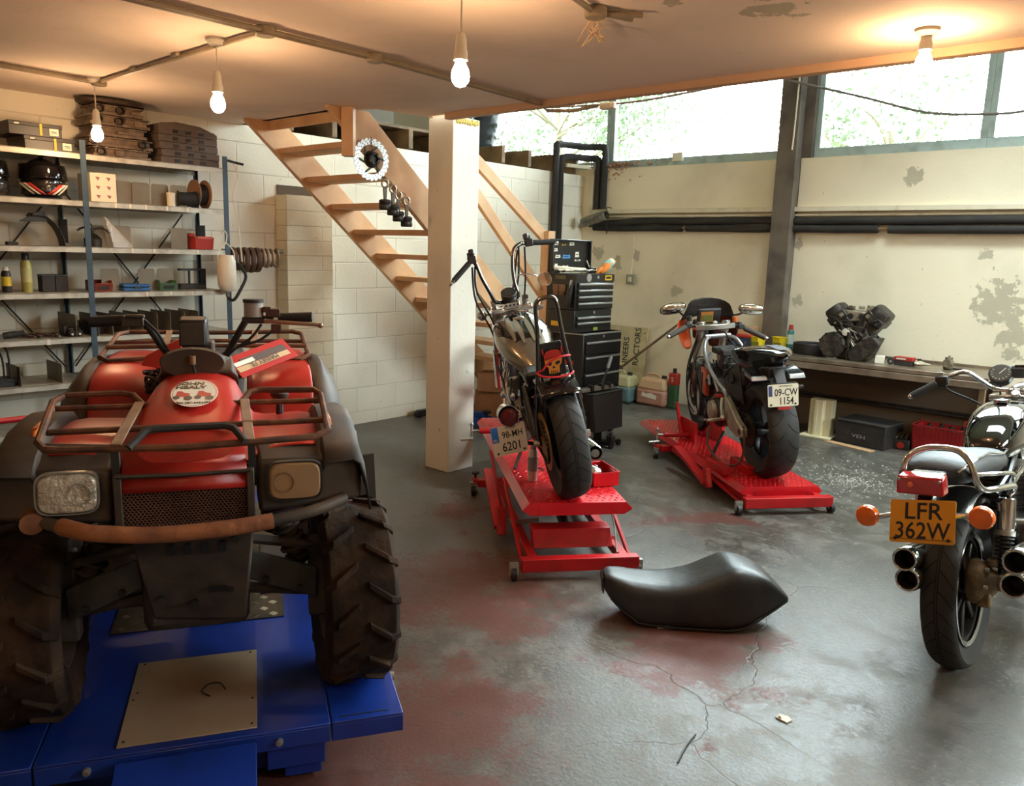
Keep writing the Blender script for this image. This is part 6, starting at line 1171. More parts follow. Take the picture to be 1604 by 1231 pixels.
for d, o in ((V((.75, 0, .66)), V((.74, 0, .38))), (V((-.25, 0, 1)), V((.6, 0, .42)))):
    d = d.normalized(); u, v, a = frame(d, (0, 1, 0)); R_ = M((u, v, a)).transposed(); part('cylinder', MB().box(o+d*.09, (.16, .14, .16), rot=R_), m_eng, bevel=.012); part('cylinder_head', MB().box(o+d*.21, (.18, .15, .10), rot=R_).box(o+d*.275, (.15, .13, .04), rot=R_), m_engd, bevel=.014)
part('throttle_body', MB().cyl((.68, -.06, .64), (.68, -.06, .74), .032, n=16).cyl((.68, .06, .64), (.68, .06, .74), .032, n=16).box((.68, 0, .67), (.06, .2, .03)), m_engd, bevel=.004)
part('airbox_base', MB().box((.76, 0, .76), (.26, .18, .05)), m_blkm, bevel=.012); part('battery', MB().box((.45, .0, .66), (.12, .14, .12)), m_blk, bevel=.006)
part('radiator', MB().box((1.03, 0, .50), (.04, .28, .26), rot=M.Rotation(.15, 3, 'Y')), m_engd, bevel=.006); part('engine_case_orange', MB().hexa([(.86, .12, .40), (.98, .12, .42), (.98, .15, .42), (.86, .15, .40)], [(.84, .12, .60), (.97, .12, .62), (.97, .15, .62), (.84, .15, .60)]), m_orange, bevel=.008)
part('red_strap', MB().box((.58, .14, .455), (.16, .02, .03), rot=M.Rotation(.2, 3, 'Y')), m_red, bevel=.004)
rd = random.Random(21)
for i in range(20):
    p = [V((rd.uniform(.45, 1.05), rd.choice((-1, 1))*rd.uniform(.02, .13), rd.uniform(.55, .8)))]
    for _ in range(4): p.append(p[-1]+V((rd.uniform(-.12, .12), rd.uniform(-.06, .06), rd.uniform(-.1, .08))))
    part('wiring_loom' if i % 3 else 'coolant_hose', MB().tube(p, .006 if i % 3 else .014, 7, 5), m_rub)
for pts in ([(1.12, .12, .85), (1.15, .20, .6), (1.1, .22, .35), (1.0, .2, .25)], [(1.1, .08, .84), (1.0, .2, .62), (1.05, .21, .4), (.95, .19, .3), (1.0, .17, .2)], [(.95, .18, .66), (.9, .21, .5), (.93, .2, .3)], [(.8, .19, .6), (.74, .22, .42), (.76, .2, .28), (.7, .18, .2)]): part('loose_cable', MB().tube(pts, .006, 6, 6), m_rub)
# forks, clamps, bars
for s in (-1, 1): part('fork_leg', MB().tube([(1.40, s*.10, .30), (1.24, s*.10, .66)], .022, 12).tube([(1.25, s*.10, .64), (1.10, s*.10, .93)], .029, 14), m_alu2); part('brake_hose', MB().tube([(1.32, s*.12, .42), (1.2, s*.17, .6), (1.14, s*.12, .8)], .006, 6, 4), m_rub)
part('triple_clamp', MB().prism([(-.05, -.16), (.05, -.16), (.06, -.05), (.02, 0), (.06, .05), (.05, .16), (-.05, .16), (-.08, .05), (-.08, -.05)], (1.10, 0, .893), X, Y, (0, 0, .04)).lathe([(.02, 0), (.034, 0), (.034, .025), (.02, .025)], (1.10, .10, .93), Z, 18).lathe([(.02, 0), (.034, 0), (.034, .025), (.02, .025)], (1.10, -.10, .93), Z, 18).cyl((1.07, 0, .92), (1.06, 0, .955), .02, n=14), mat('bright_alloy', (190, 186, 178), .25, .9), bevel=.004)
part('handlebar', MB().tube([(1.10, .11, .915), (1.08, .20, .935), (1.0, .375, .872)], .012, 10).tube([(1.10, -.11, .91), (1.08, -.20, .905), (1.0, -.37, .81)], .012, 10), m_frame_b)
for s, p0, p1 in ((1, (1.065, .235, .924), (.995, .385, .870)), (-1, (1.06, -.235, .887), (.995, -.38, .806))):
    p0, p1 = V(p0), V(p1); d = (p1-p0).normalized(); part('grip', MB().tube([p0, p1], .0215, 12), mat('worn_grip', (62, 54, 48), .7)); part('bar_end', MB().cyl(p1, p1+d*.02, .015, n=12), m_bolt)
    part('switch_gear', MB().box(p0-d*.03, (.05, .05, .04)).box(p0-d*.03+V((.03, 0, .02)), (.05, .03, .025)), m_blk, bevel=.006); part('lever', MB().tube([p0-d*.02+V((.05, 0, 0)), p0+d*.08+V((.075, 0, -.005)), p1+V((.055, 0, -.01))], .006, 8, 4), m_bolt if s < 0 else m_blk); part('brake_reservoir', MB().lathe([(0, 0), (.02, 0), (.022, .04), (0, .042)], p0-d*.06+V((.05, 0, .02)), Z, 14, cap=False), mat('amber_reservoir', (200, 96, 40), .3) if s < 0 else m_blk)
part('instrument_panel', MB().box((1.22, .0, .975), (.03, .19, .15), rot=M.Rotation(-.35, 3, 'Y')), m_blk, bevel=.01); part('display', MB().box((1.205, .02, .98), (.012, .10, .09), rot=M.Rotation(-.35, 3, 'Y')), mat('orange_display', (178, 108, 42), .3)); part('display_window', MB().box((1.199, .02, .97), (.004, .08, .055), rot=M.Rotation(-.35, 3, 'Y')), mat('green_display', (112, 116, 58), .25))
b = MB(); b.loft([[V((x, y, z)) for x, y, z in ((1.26-.02*q, -.24*(1-.22*q), .94+.135*q), (1.32, -.15*(1-.1*q), .97+.145*q), (1.35, 0, .98+.155*q), (1.32, .15*(1-.1*q), .97+.145*q), (1.26-.02*q, .24*(1-.32*q), .94+.12*q))] for q in (0, .35, .7, 1.0)], cap=False, closed=False); part('windscreen', b, mat('smoked_screen', (46, 42, 42), .1, alpha=.9), thick=.004, sub=1)
for s in (-1, 1):
    b = MB(); b.loft([[V(p) for p in ((1.25, s*.255, .94), (1.22, s*.26, .84), (1.26, s*.2, .73))], [V(p) for p in ((1.36, s*.19, .99), (1.38, s*.21, .85), (1.36, s*.15, .70))], [V(p) for p in ((1.47, s*.06, .98), (1.52, s*.07, .84), (1.46, s*.05, .68))]], cap=False, closed=False); part('side_fairing', b, m_orange if s > 0 else m_black, thick=.006, sub=1)
    mp = V((1.25, s*.325-.04, 1.038-.02*s*-1)); mp = V((1.25, .285, 1.060)) if s > 0 else V((1.25, -.365, 1.013)); part('mirror_stalk', MB().tube([(1.33, s*.15, .97), (1.30, mp.y*.75, mp.z-.04), mp+V((.02, -s*.05, -.01))], .008, 8, 4), m_blk)
    sh = [(math.copysign(abs(math.cos(2*PI*k/26))**.8, math.cos(2*PI*k/26))*.108, math.copysign(abs(math.sin(2*PI*k/26))**.9, math.sin(2*PI*k/26))*.046+.014*math.cos(2*PI*k/26)*(-s)) for k in range(26)]
    part('mirror_shell', MB().loft([[mp+V((.0, y, z)) for y, z in sh], [mp+V((.03, y*.8, z*.8)) for y, z in sh], [mp+V((.045, y*.4, z*.4)) for y, z in sh]]), m_blk); part('mirror_glass', MB().loft([[mp+V((-.002, y*.93, z*.9)) for y, z in sh], [mp+V((-.003, y*.9, z*.87)) for y, z in sh]]), COL and MATS['mirror_glass'])
part('headlamp', MB().box((1.46, 0, .86), (.06, .12, .16)), m_blk, bevel=.02)
part('front_mudguard', MB().loft([[V((1.40+math.cos(a)*(.315+dr), y, .30+math.sin(a)*(.315+dr))) for y, dr in ((-.065, -.03), (-.03, 0), (.03, 0), (.065, -.03))] for a in [rad(35+105*i/10) for i in range(11)]], cap=False, closed=False), m_black, thick=.004)
part('foot_peg', MB().cyl((.38, .16, .33), (.36, .30, .325), .013, n=10).box((.42, .15, .35), (.12, .03, .05)), m_alu2, bevel=.004); part('gear_pedal', MB().tube([(.40, .17, .33), (.5, .19, .29), (.62, .19, .27), (.63, .24, .27)], .008, 8), m_bolt)
part('heel_guard', MB().tube([(.46, .15, .46), (.42, .17, .40), (.34, .19, .34), (.30, .21, .36)], .014, 8, 4), m_bolt); part('overflow_hose', MB().tube([(.30, .30, .30), (.26, .33, .18), (.16, .27, .07), (.04, .22, .075), (-.06, .2, .15), (-.08, .19, .28), (-.03, .18, .36)], .008, 8, 6), mat('grey_brown_hose', (84, 70, 60), .6))
part('side_stand', MB().tube([(.5, .13, .2), (.42, .23, .08), (.40, .26, .02)], .012, 8), m_frame_b); part('rear_shock', MB().cyl((.42, 0, .40), (.3, 0, .68), .03, n=14), m_bolt)
b = MB()
for a in (.09, -.09): b.bx(.05, .34, a-.03+.14, a+.03+.14, 0, .055)
tag(b.build('support_block', m_lred2, bevel=.004), 'red steel support blocks under the swingarm of the stripped sports bike', 'support'); COL.objects['support_block'].matrix_world = on_lift((-1.957, 4.895), 141, (.22, .03, .1535))
# ================================================================ classic roadster at right
k_ = thing('classic_motorcycle', 'black and chrome classic motorcycle with orange LFR 362W plate at the right edge', 'motorcycle'); k_.matrix_world = basis((-.594, 3.48, .0), 89, 7)
road_wheel(k_, (0, 0, .32), .32, .125, .225, 0, 'chevron', m_engd)
part('rim_ring', MB().lathe([(.205, -.045), (.222, -.05), (.226, -.048), (.21, 0), (.226, .048), (.222, .05), (.205, .045)], (0, 0, .32), Y, 40, cap=False), m_chr)
b = MB()
for i in range(7): a = 2*PI*i/7; b.bar((math.cos(a)*.05, 0, .32+math.sin(a)*.05), (math.cos(a)*.21, 0, .32+math.sin(a)*.21), .03, .05, Y)
part('wheel_spokes', b, m_engd, bevel=.006); road_wheel(k_, (1.47, 0, .33), .33, .10, .245, 36, 'chevron', m_chr)
m_final = mat('corroded_final_drive', (150, 122, 86), .55, .5, c2=(96, 80, 62), scale=16, amt=.5, bump=.3)
part('final_drive', MB().lathe([(0, -.02), (.085, -.02), (.09, .0), (.085, .03), (.06, .05), (.045, .075), (.03, .08), (0, .085)], (.0, -.06, .36), -Y, 26, cap=False).box((.07, -.11, .36), (.10, .06, .07)).cyl((.0, -.13, .36), (0, -.16, .36), .028, n=16).box((-.04, -.10, .30), (.03, .05, .06)).box((.02, -.12, .44), (.06, .04, .03)), m_final, bevel=.01)
for i in range(6): a = 2*PI*i/6; part('cover_bolt', MB().cyl((math.cos(a)*.07, -.105, .36+math.sin(a)*.07), (math.cos(a)*.07, -.118, .36+math.sin(a)*.07), .009, n=8), m_bolt)
part('drive_shaft', MB().tube([(.1, -.11, .36), (.5, -.11, .37)], .035, 12), m_engd); part('swingarm', MB().tube([(0, .11, .33), (.5, .11, .36)], .022, 10), m_frame_b)
for s in (-1, 1):
    y = s*.15; top = V((.10, y, .665)); bot = V((.03, y, .39)); d = (top-bot).normalized(); part('shock_cover', MB().lathe([(.0, 0), (.031, 0), (.033, .01), (.033, .125), (.026, .13), (0, .13)], top-d*.11, d, 20, cap=False), m_chr); part('shock_collar', MB().cyl(top-d*.13, top-d*.11, .037, n=20), m_bolt)
    b = MB(); b.cyl(bot, top-d*.12, .018, n=10)
    for i in range(8): b.torus(bot+d*(.03+.016*i), d, .03, .005, 16, 6)
    part('shock_spring', b, m_blk)
# lamp, plate, indicators
m_rlens = mat('red_tail_lens', (176, 20, 24), .12, coat=.5)
part('tail_light', MB().hexa([(-.50, -.078, .802), (-.43, -.078, .80), (-.43, .078, .80), (-.50, .078, .802)], [(-.495, -.075, .866), (-.43, -.073, .874), (-.43, .073, .874), (-.495, .075, .866)]), m_rlens, bevel=.008); part('tail_light_housing', MB().bx(-.435, -.36, -.06, .06, .795, .868), m_chr, bevel=.012)
part('bulb_glint', MB().sphere((-.503, .028, .838), (.004, .010, .010), 10, 8), mat('amber_glint', (255, 128, 70), .2));  # amber blob on the lens face: a glint put into colour
for x, y, z in ((-.503, .066, .855), (-.503, -.066, .855)): part('lens_screw', MB().cyl((x, y, z), (x+.006, y, z), .005, n=8), m_bolt)
plate(k_, (-.50, -.008, .708), (.0, -1, .08), (.18, 0, 1), .214, .152, mat('yellow_plate', (232, 158, 34), .45), (('LFR', .002, .034, .083, .98), ('362W', .0, -.035, .083, .86)), None, name='number_plate')
part('plate_bracket', MB().box((-.482, -.008, .712), (.010, .17, .10), rot=M.Rotation(.18, 3, 'Y')).bar((-.465, 0, .74), (-.38, 0, .82), .05, .012), m_blk, bevel=.003); part('plate_border', MB().tube([(-.517, .095, .64), (-.517, -.11, .655)], .0012, 5), m_blk)
m_amb = mat('orange_indicator_lens', (236, 112, 30), .2, coat=.3)
for y, z, s in ((.192, .695, 1), (-.185, .735, -1)):
    part('indicator_stalk', MB().cyl((-.45, s*.06, .72), (-.45, y-s*.04, z), .010, n=12).lathe([(0, .04), (.03, .03), (.038, .0)], (-.45, y, z), X, 22, cap=False), m_chr)
    b = MB(); b.lathe([(.041, .0), (.041, .012), (.036, .024), (.02, .03), (0, .031)], (-.45, y, z), -X, 28, cap=False)
    for r in (.012, .022, .031): b.torus((-.474+.02*(r/.031)**2*.4-.004, y, z), X, r, .0018, 24, 5)
    part('indicator_lens', b, m_amb)
# mufflers
for y, z in ((.102, .508), (.094, .43), (-.262, .558), (-.255, .472)):
    dy = .02 if y > 0 else -.0
    part('silencer', MB().lathe([(.036, 0), (.047, .02), (.048, .05), (.046, .4), (.03, .75), (.022, .9)], (-.33, y, z), V((1, 0, -.14)), 24, cap=False), m_chr); part('silencer_rim', MB().torus((-.33, y, z), V((1, 0, -.14)), .040, .005, 26, 8), m_chr); part('silencer_bore', MB().lathe([(.037, 0), (.030, .03), (.028, .10), (0, .10)], (-.33, y, z), V((1, 0, -.14)), 22, cap=False), m_rub)
# grab rail, mudguard, seat, tank
part('grab_rail', MB().tube([(-.10, .15, .735), (-.26, .13, .765), (-.36, .105, .80), (-.385, .088, .86), (-.375, .07, .915), (-.36, .02, .945), (-.34, -.03, .948), (-.31, -.08, .935), (-.295, -.115, .89), (-.28, -.13, .82), (-.24, -.145, .785), (-.16, -.17, .775), (.05, -.185, .745), (.10, -.16, .70)], .012, 12, 5), m_chr)
part('rail_stay', MB().tube([(-.37, .08, .83), (-.30, 0, .835), (-.26, -.08, .835), (-.15, -.17, .83), (.02, -.185, .80), (.08, -.18, .76)], .008, 10, 5), m_chr)
part('rear_mudguard', MB().loft([[V((math.cos(a)*(.355+dr), y, .35+math.sin(a)*(.375+dr))) for y, dr in ((-.085, -.05), (-.08, -.015), (-.045, .004), (0, .008), (.045, .004), (.08, -.015), (.085, -.05))] for a in [rad(62+62*i/14) for i in range(15)]], cap=False, closed=False), m_chr, thick=.004)
ss = [(-.33, .09, .83, .862), (-.30, .115, .80, .893), (-.2, .125, .785, .905), (-.02, .13, .77, .90), (.15, .125, .755, .865), (.30, .11, .75, .835), (.48, .09, .75, .825)]
b = MB(); b.loft([[V((x, y*hw, z0+(z1-z0)*q)) for y, q in ((-1, 0), (-1.03, .5), (-.9, .85), (-.5, 1), (0, 1.03), (.5, 1), (.9, .85), (1.03, .5), (1, 0))] for x, hw, z0, z1 in ss]); part('seat', b, mat('seat_vinyl', (30, 31, 33), .52, c2=(24, 25, 27), scale=10, amt=.4, bump=.1), sub=1)
part('seat_piping', MB().tube([V((x, -hw*.92, z0+(z1-z0)*.87)) for x, hw, z0, z1 in ss], .004, 6), m_chr)
ts = [(.40, .06, .755, .84), (.46, .09, .745, .89), (.56, .112, .74, .94), (.70, .13, .745, .975), (.84, .135, .765, .985), (.95, .122, .79, .975), (1.02, .09, .82, .94)]
b = MB(); b.loft([[V((x, math.copysign(abs(math.cos(2*PI*j/28))**.75, math.cos(2*PI*j/28))*hw, (z0+z1)/2+math.copysign(abs(math.sin(2*PI*j/28))**.85, math.sin(2*PI*j/28))*(z1-z0)/2)) for j in range(28)] for x, hw, z0, z1 in ts]); part('fuel_tank', b, mat('black_tank_lacquer', (8, 10, 12), .06, coat=1.), sub=1, ang=80)
part('tank_cap', MB().lathe([(0, 0), (.035, 0), (.036, .012), (0, .018)], (.78, 0, .982), Z, 22, cap=False), m_chr); part('side_panel', MB().hexa([(.18, -.17, .50), (.48, -.16, .50), (.48, -.13, .5), (.18, -.14, .5)], [(.12, -.165, .73), (.5, -.14, .74), (.5, -.11, .74), (.12, -.14, .73)]), m_black, bevel=.02); part('side_panel', MB().hexa([(.18, .14, .50), (.48, .13, .50), (.48, .16, .5), (.18, .17, .5)], [(.12, .13, .73), (.5, .11, .74), (.5, .14, .74), (.12, .16, .73)]), m_black, bevel=.02)
part('engine', MB().bx(.52, .95, -.24, .24, .30, .50).bx(.66, .9, -.22, .22, .50, .70).lathe([(0, -.28), (.09, -.28), (.1, -.24), (.1, .24), (.09, .28), (0, .28)], (.72, 0, .38), Y, 24, cap=False), m_eng, bevel=.02)
b = MB()
for i in range(8): b.bx(.63, .93, -.24, .24, .515+.022*i, .521+.022*i)
part('cooling_fins', b, m_engd)
for y in (-.18, -.06, .06, .18): part('exhaust_header', MB().tube([(.9, y, .58), (1.02, y, .5), (1.0, y, .25), (.7, y*1.05, .18), (.5, y+math.copysign(.03, y), .22)], .02, 10, 5), m_chr)
part('frame', MB().tube([(.05, .12, .70), (.4, .1, .72), (1.1, .03, .86), (1.1, .0, .7), (1.0, .12, .22), (.5, .12, .2), (.4, .12, .5), (.05, .12, .70)], .015, 8).tube([(.05, -.12, .70), (.4, -.1, .72), (1.1, -.03, .86), (1.1, .0, .7), (1.0, -.12, .22), (.5, -.12, .2), (.4, -.12, .5), (.05, -.12, .70)], .015, 8), m_frame_b)
part('engine_bar', MB().tube([(1.02, .06, .70), (.92, .13, .80), (.90, .17, .76), (.90, .19, .6), (.95, .15, .40), (1.0, .10, .34)], .012, 10, 5), m_chr)
for s in (-1, 1): part('fork_leg', MB().tube([(1.47, s*.09, .33), (1.15, s*.09, .96)], .018, 12).tube([(1.47, s*.09, .33), (1.32, s*.09, .62)], .026, 12), m_chr)
part('front_mudguard', MB().loft([[V((1.47+math.cos(a)*(.35+dr), y, .33+math.sin(a)*(.35+dr))) for y, dr in ((-.06, -.03), (-.03, 0), (.03, 0), (.06, -.03))] for a in [rad(20+140*i/12) for i in range(13)]], cap=False, closed=False), m_chr, thick=.003)
part('handlebar', MB().tube([(.90, .422, .992), (.955, .325, 1.05), (.985, .25, 1.092), (1.01, .20, 1.10), (1.06, .155, 1.06), (1.11, .10, 1.01), (1.125, .03, 1.0), (1.125, -.03, 1.0), (1.11, -.10, 1.01), (1.06, -.155, 1.06), (1.01, -.20, 1.10), (.985, -.25, 1.092), (.955, -.325, 1.05), (.90, -.42, .992)], .0115, 12, 5), m_chr)
for s in (-1, 1):
    p0, p1 = V((.952, s*.328, 1.047)), V((.897, s*.427, .988)); d = (p1-p0).normalized(); part('grip', MB().tube([p0, p1], .017, 14), m_rub); part('grip_end', MB().sphere(p1+d*.006, .014, 12, 8), m_chr); part('switch_gear', MB().box(p0-d*.035, (.045, .06, .045)).box(p0-d*.03+V((.02, 0, -.02)), (.03, .04, .03)), m_blk, bevel=.008); part('lever_pivot', MB().cyl(p0-d*.02+V((.02, 0, .01)), p0-d*.02+V((.02, 0, .045)), .008, n=10).box(p0-d*.02+V((.02, 0, .04)), (.02, .03, .012)), m_bolt); part('lever', MB().tube([p0-d*.02+V((.05, 0, .01)), p0+d*.07+V((.07, 0, 0)), p1+V((.055, 0, 0))], .006, 8, 4), m_chr)
    c = V((1.20, s*.088, 1.075)); ax = V((-.75, 0, .66)).normalized(); part('instrument', MB().lathe([(0, -.06), (.04, -.055), (.054, -.03), (.056, 0), (.056, .008), (.050, .010), (0, .010)], c, ax, 28, cap=False), m_blk); f_ = part('dial_face', MB().lathe([(0, .0105), (.049, .0105), (.049, .0115), (0, .0115)], c, ax, 26, cap=False), mat('grey_dial', (70, 66, 60), .3))
    u, v, a_ = frame(ax); b = MB()
    for i in range(11): q = rad(-210+24*i); dd = u*math.cos(q)+v*math.sin(q); b.bar(c+a_*.012+dd*.036, c+a_*.012+dd*.044, .002, .001, a_)
    b.build('dial_marks', m_paper, f_, flat=True); MB().bar(c+a_*.0125-(u*.6+v*.8)*.008, c+a_*.0125+(u*.6+v*.8)*.036, .003, .001, a_).build('needle', m_paper, f_)
ip_ = part('indicator_panel', MB().box((1.20, 0, 1.085), (.03, .075, .075), rot=M.Rotation(-.85, 3, 'Y')), m_blk, bevel=.006)
for i in range(3): MB().box((1.187+.014*(i-1)*-.7+.0, 0, 1.098+.020*(i-1)), (.004, .045, .010), rot=M.Rotation(-.85, 3, 'Y')).build('warning_lamp', m_engd, ip_)
part('triple_clamp', MB().box((1.13, 0, .965), (.10, .24, .03)).cyl((1.12, .03, .97), (1.12, .03, 1.01), .02, n=12).cyl((1.12, -.03, .97), (1.12, -.03, 1.01), .02, n=12).cyl((1.08, 0, .98), (1.07, 0, .995), .022, n=16), m_chr, bevel=.006); part('headlamp', MB().lathe([(0, 0), (.06, .01), (.09, .06), (.095, .12), (.09, .13), (0, .135)], (1.20, 0, .93), X, 28, cap=False), m_chr)
for P in ([(.98, .3, 1.06), (1.08, .3, 1.0), (1.15, .15, .9), (1.05, .1, .75)], [(.98, -.3, 1.06), (1.1, -.3, 1.0), (1.15, -.15, .9)], [(1.2, .09, 1.02), (1.25, .1, .8), (1.4, .08, .5)]): part('control_cable', MB().tube(P, .005, 6, 6), m_rub)
part('side_stand', MB().tube([(.6, .14, .22), (.55, .22, .04), (.53, .235, -.02)], .011, 8), m_chr); part('brake_caliper', MB().box((-.09, .07, .40), (.06, .04, .09)), m_engd, bevel=.008); disc(k_, (0, .07, .32), .14, .07)
# ================================================================ loose motorcycle seat on the floor
t = thing('saddle', 'worn black saddle lying on the floor in front of the raised lift', 'seat'); t.matrix_world = basis((-1.608, 3.068, 0), 41.4)
sp = [(-.385, .055, .135, .20, .02), (-.36, .085, .10, .205, .015), (-.31, .11, .055, .20, 0), (-.24, .13, .008, .188, 0), (-.12, .145, .0, .183, 0), (.0, .155, .0, .205, 0), (.10, .162, .0, .25, 0), (.165, .16, .0, .278, 0), (.23, .15, .012, .272, 0), (.31, .125, .055, .24, 0), (.37, .10, .085, .19, 0), (.42, .07, .105, .14, 0), (.432, .05, .11, .125, 0)]
def seat_ring(x, hw, z0, z1, _, m_=48):
    out = []
    for j in range(m_):
        a = 2*PI*j/m_; c_, s_ = math.cos(a), math.sin(a); z = (z0+z1)/2+math.copysign(abs(s_)**(.55 if s_ > 0 else .35), s_)*(z1-z0)/2
        out.append(V((x, math.copysign(abs(c_)**(.42 if s_ > 0 else .3), c_)*hw*(1.0 if s_ < 0 else .97), z)))
    return out
spd = []
for i in range(len(sp)-1):
    for k in range(4):
        p = [sp[max(0, min(len(sp)-1, i+d))] for d in (-1, 0, 1, 2)]; u_ = k/4
        spd.append(tuple(.5*(2*p[1][c]+(p[2][c]-p[0][c])*u_+(2*p[0][c]-5*p[1][c]+4*p[2][c]-p[3][c])*u_*u_+(3*p[1][c]-p[0][c]-3*p[2][c]+p[3][c])*u_**3) for c in range(5)))
spd.append(sp[-1])
b = MB(); b.loft([seat_ring(*q) for q in spd]); b.build('cushion', mat('worn_seat_vinyl', (40, 38, 36), .42, c2=(60, 54, 48), scale=7, amt=.35, bump=.12), t, ang=55)
MB().hexa([(-.392, -.035, .115), (-.385, -.035, .11), (-.385, .035, .11), (-.392, .035, .115)], [(-.398, -.04, .185), (-.39, -.04, .19), (-.39, .04, .19), (-.398, .04, .185)]).build('nose_hook', m_blk, t); MB().box((-.13, -.125, .008), (.06, .03, .012)).build('white_clip', m_paper, t, bevel=.003)
MB().tube([V((x, -hw*.99, z0+.012)) for x, hw, z0, z1, _ in sp[1:-1]], .005, 6).build('base_trim', m_rub, t)
# ================================================================ black tool chests
m_tc = mat('black_tool_chest', (22, 21, 22), .35, coat=.2); m_sil = mat('drawer_trim', (196, 196, 192), .3, .8); m_yst = mat('yellow_sticker', (214, 170, 34), .5)
def chest(nm, label, y0, y1, x0, x1, z0, z1, drawers, group='stacked black tool chests'):
    t = thing(nm, label, 'tool chest', ((x0+x1)/2, (y0+y1)/2, z0), group=group); hx, hy, H = (x1-x0)/2, (y1-y0)/2, z1-z0
    MB().bx(-hx, hx-.004, -hy, hy, 0, H).build('body', m_tc, t, bevel=.004)
    for a, c in drawers:
        d = MB().bx(hx-.004, hx+.012, -hy+.025, hy-.025, a, c).build('drawer', m_tc, t, bevel=.003); MB().bx(hx+.012, hx+.022, -hy+.03, hy-.03, c-.022, c-.006).build('handle', m_sil, d, bevel=.003)
    return t, hx, hy, H
t, hx, hy, H = chest('tool_chest', 'black upper tool chest with open sticker-covered lid on top of the stack', 5.30, 5.85, -4.30, -4.0, 1.135, 1.43, [(.18, .225), (.125, .172), (.07, .118), (.012, .063)])
b = MB(); b.bx(-hx-.0, -hx+.012, -hy, hy, H+.01, H+.285).bx(-hx, -hx+.045, -hy, -hy+.012, H+.01, H+.285).bx(-hx, -hx+.045, hy-.012, hy, H+.01, H+.285).bx(-hx, -hx+.045, -hy, hy, H+.273, H+.285); ld = b.build('lid', m_tc, t, bevel=.003)
MB().bx(hx-.002, hx+.002, -hy, hy, .235, H).build('front_panel', m_tc, t); MB().lathe([(0, 0), (.013, 0), (.013, .004), (0, .005)], (hx+.002, .03, H-.025), X, 16, cap=False).build('lock', m_sil, t)
MB().lathe([(0, 0), (.034, 0), (.034, .002), (0, .002)], (hx+.002, -.10, H-.03), X, 24, cap=False).build('maker_badge', m_sil, t).scale = (1, 1, 1); MB().bx(hx+.002, hx+.005, .13, .23, H-.052, H-.008).build('yellow_sticker', m_yst, t); MB().bx(hx+.005, hx+.0055, .145, .215, H-.04, H-.02).build('sticker_print', m_blk, t)
rd = random.Random(13)
for i, (y, z, w_, h_, c) in enumerate(((-.20, .24, .06, .022, 'w'), (-.09, .235, .06, .014, 'y'), (.02, .245, .07, .03, 'w'), (-.2, .19, .05, .03, 'w'), (-.17, .135, .07, .03, 'w'), (-.05, .135, .11, .035, 'b'), (.10, .155, .06, .05, 'w'), (.11, .105, .09, .018, 'w'), (-.19, .05, .05, .05, 'w'), (-.06, .045, .09, .03, 'w'))):
    cc = {'w': m_paper, 'y': m_yst, 'b': mat('blue_sticker', (70, 130, 190), .5)}[c]; P = [(-w_/2, -h_/2), (w_/2, -h_/2+.004), (w_/2-.006, h_/2), (0, h_/2-.004), (-w_/2+.008, h_/2)]
    MB().prism(P, (-hx+.0125, y, H+z+.005), Y, Z, (.0008, 0, 0)).build('sticker', cc, ld); MB().bx(-hx+.0133, -hx+.0138, y-w_*.3, y+w_*.25, H+z-.002+.005, H+z+.004+.005).build('sticker_print', m_blk, ld)
# gloves and holders on the side panel
MB().bx(-.07, .04, -hy-.003, -hy, H-.045, H-.015).build('dark_label', mat('dark_yellow_label', (90, 84, 50), .6), t)
t, hx, hy, H = chest('tool_chest', 'black middle tool chest with two drawers and a green label', 5.305, 5.845, -4.30, -4.005, .94, 1.132, [(.10, .138), (.05, .092)])
MB().lathe([(0, 0), (.012, 0), (.012, .004), (0, .005)], (hx, .0, H-.025), X, 16, cap=False).build('lock', m_sil, t); MB().bx(hx, hx+.003, .0, .06, .012, .038).build('green_label', mat('green_label', (130, 150, 60), .5), t)
MB().bx(-.10, -.02, -hy-.003, -hy, .05, .09).build('yellow_sticker', m_yst, t)
t, hx, hy, H = chest('tool_cabinet', 'black roller tool cabinet at the bottom of the stack beside the green canister', 5.43, 6.00, -4.33, -3.99, .10, .93, [(.65, .76), (.50, .63), (.35, .48), (.20, .33), (.04, .18)])
MB().bx(-hx, hx+.004, -hy-.004, hy+.004, H-.015, H).build('top_rim', m_sil, t, bevel=.002); MB().lathe([(0, 0), (.012, 0), (.012, .004), (0, .005)], (hx, .0, H-.035), X, 16, cap=False).build('lock', m_sil, t)
MB().bx(-.02, .07, -hy-.003, -hy, .55, .59).build('red_sticker', m_red, t)
for x in (-.12, .12):
    for y in (-.24, .24): MB().cyl((x, y-.015, -.062), (x, y+.015, -.062), .038, n=16).build('caster', m_cast, t)
t = thing('work_gloves', 'pair of brown work gloves hung on the side of the black chest', 'gloves', (-4.16, 5.285, 1.34)); 
for dx in (-.03, .035):
    b = MB(); b.box((dx, -.01, -.03), (.055, .025, .06)); 
    for k in range(4): b.tube([(dx-.02+.0135*k, -.01, -.055), (dx-.02+.0135*k, -.014, -.095+.006*abs(k-1.5))], .0075, 7)
    b.build('glove', mat('brown_leather_glove', (120, 88, 62), .8), t, bevel=.008)
t = thing('tool_holster', 'black holster with a grey handle hanging on the chest side', 'holster', (-4.05, 5.285, 1.25)); MB().box((0, -.015, 0), (.05, .03, .2), rot=M.Rotation(.15, 3, 'Y')).build('pouch', m_leather, t, bevel=.008); MB().tube([(.01, -.02, .06), (.03, -.025, .13)], .010, 8).build('handle', m_sil, t)
t = thing('paper_sheets', 'crumpled white papers lying on top of the open black chest', 'paper', (-4.14, 5.50, 1.432)); b = MB(); rows = []
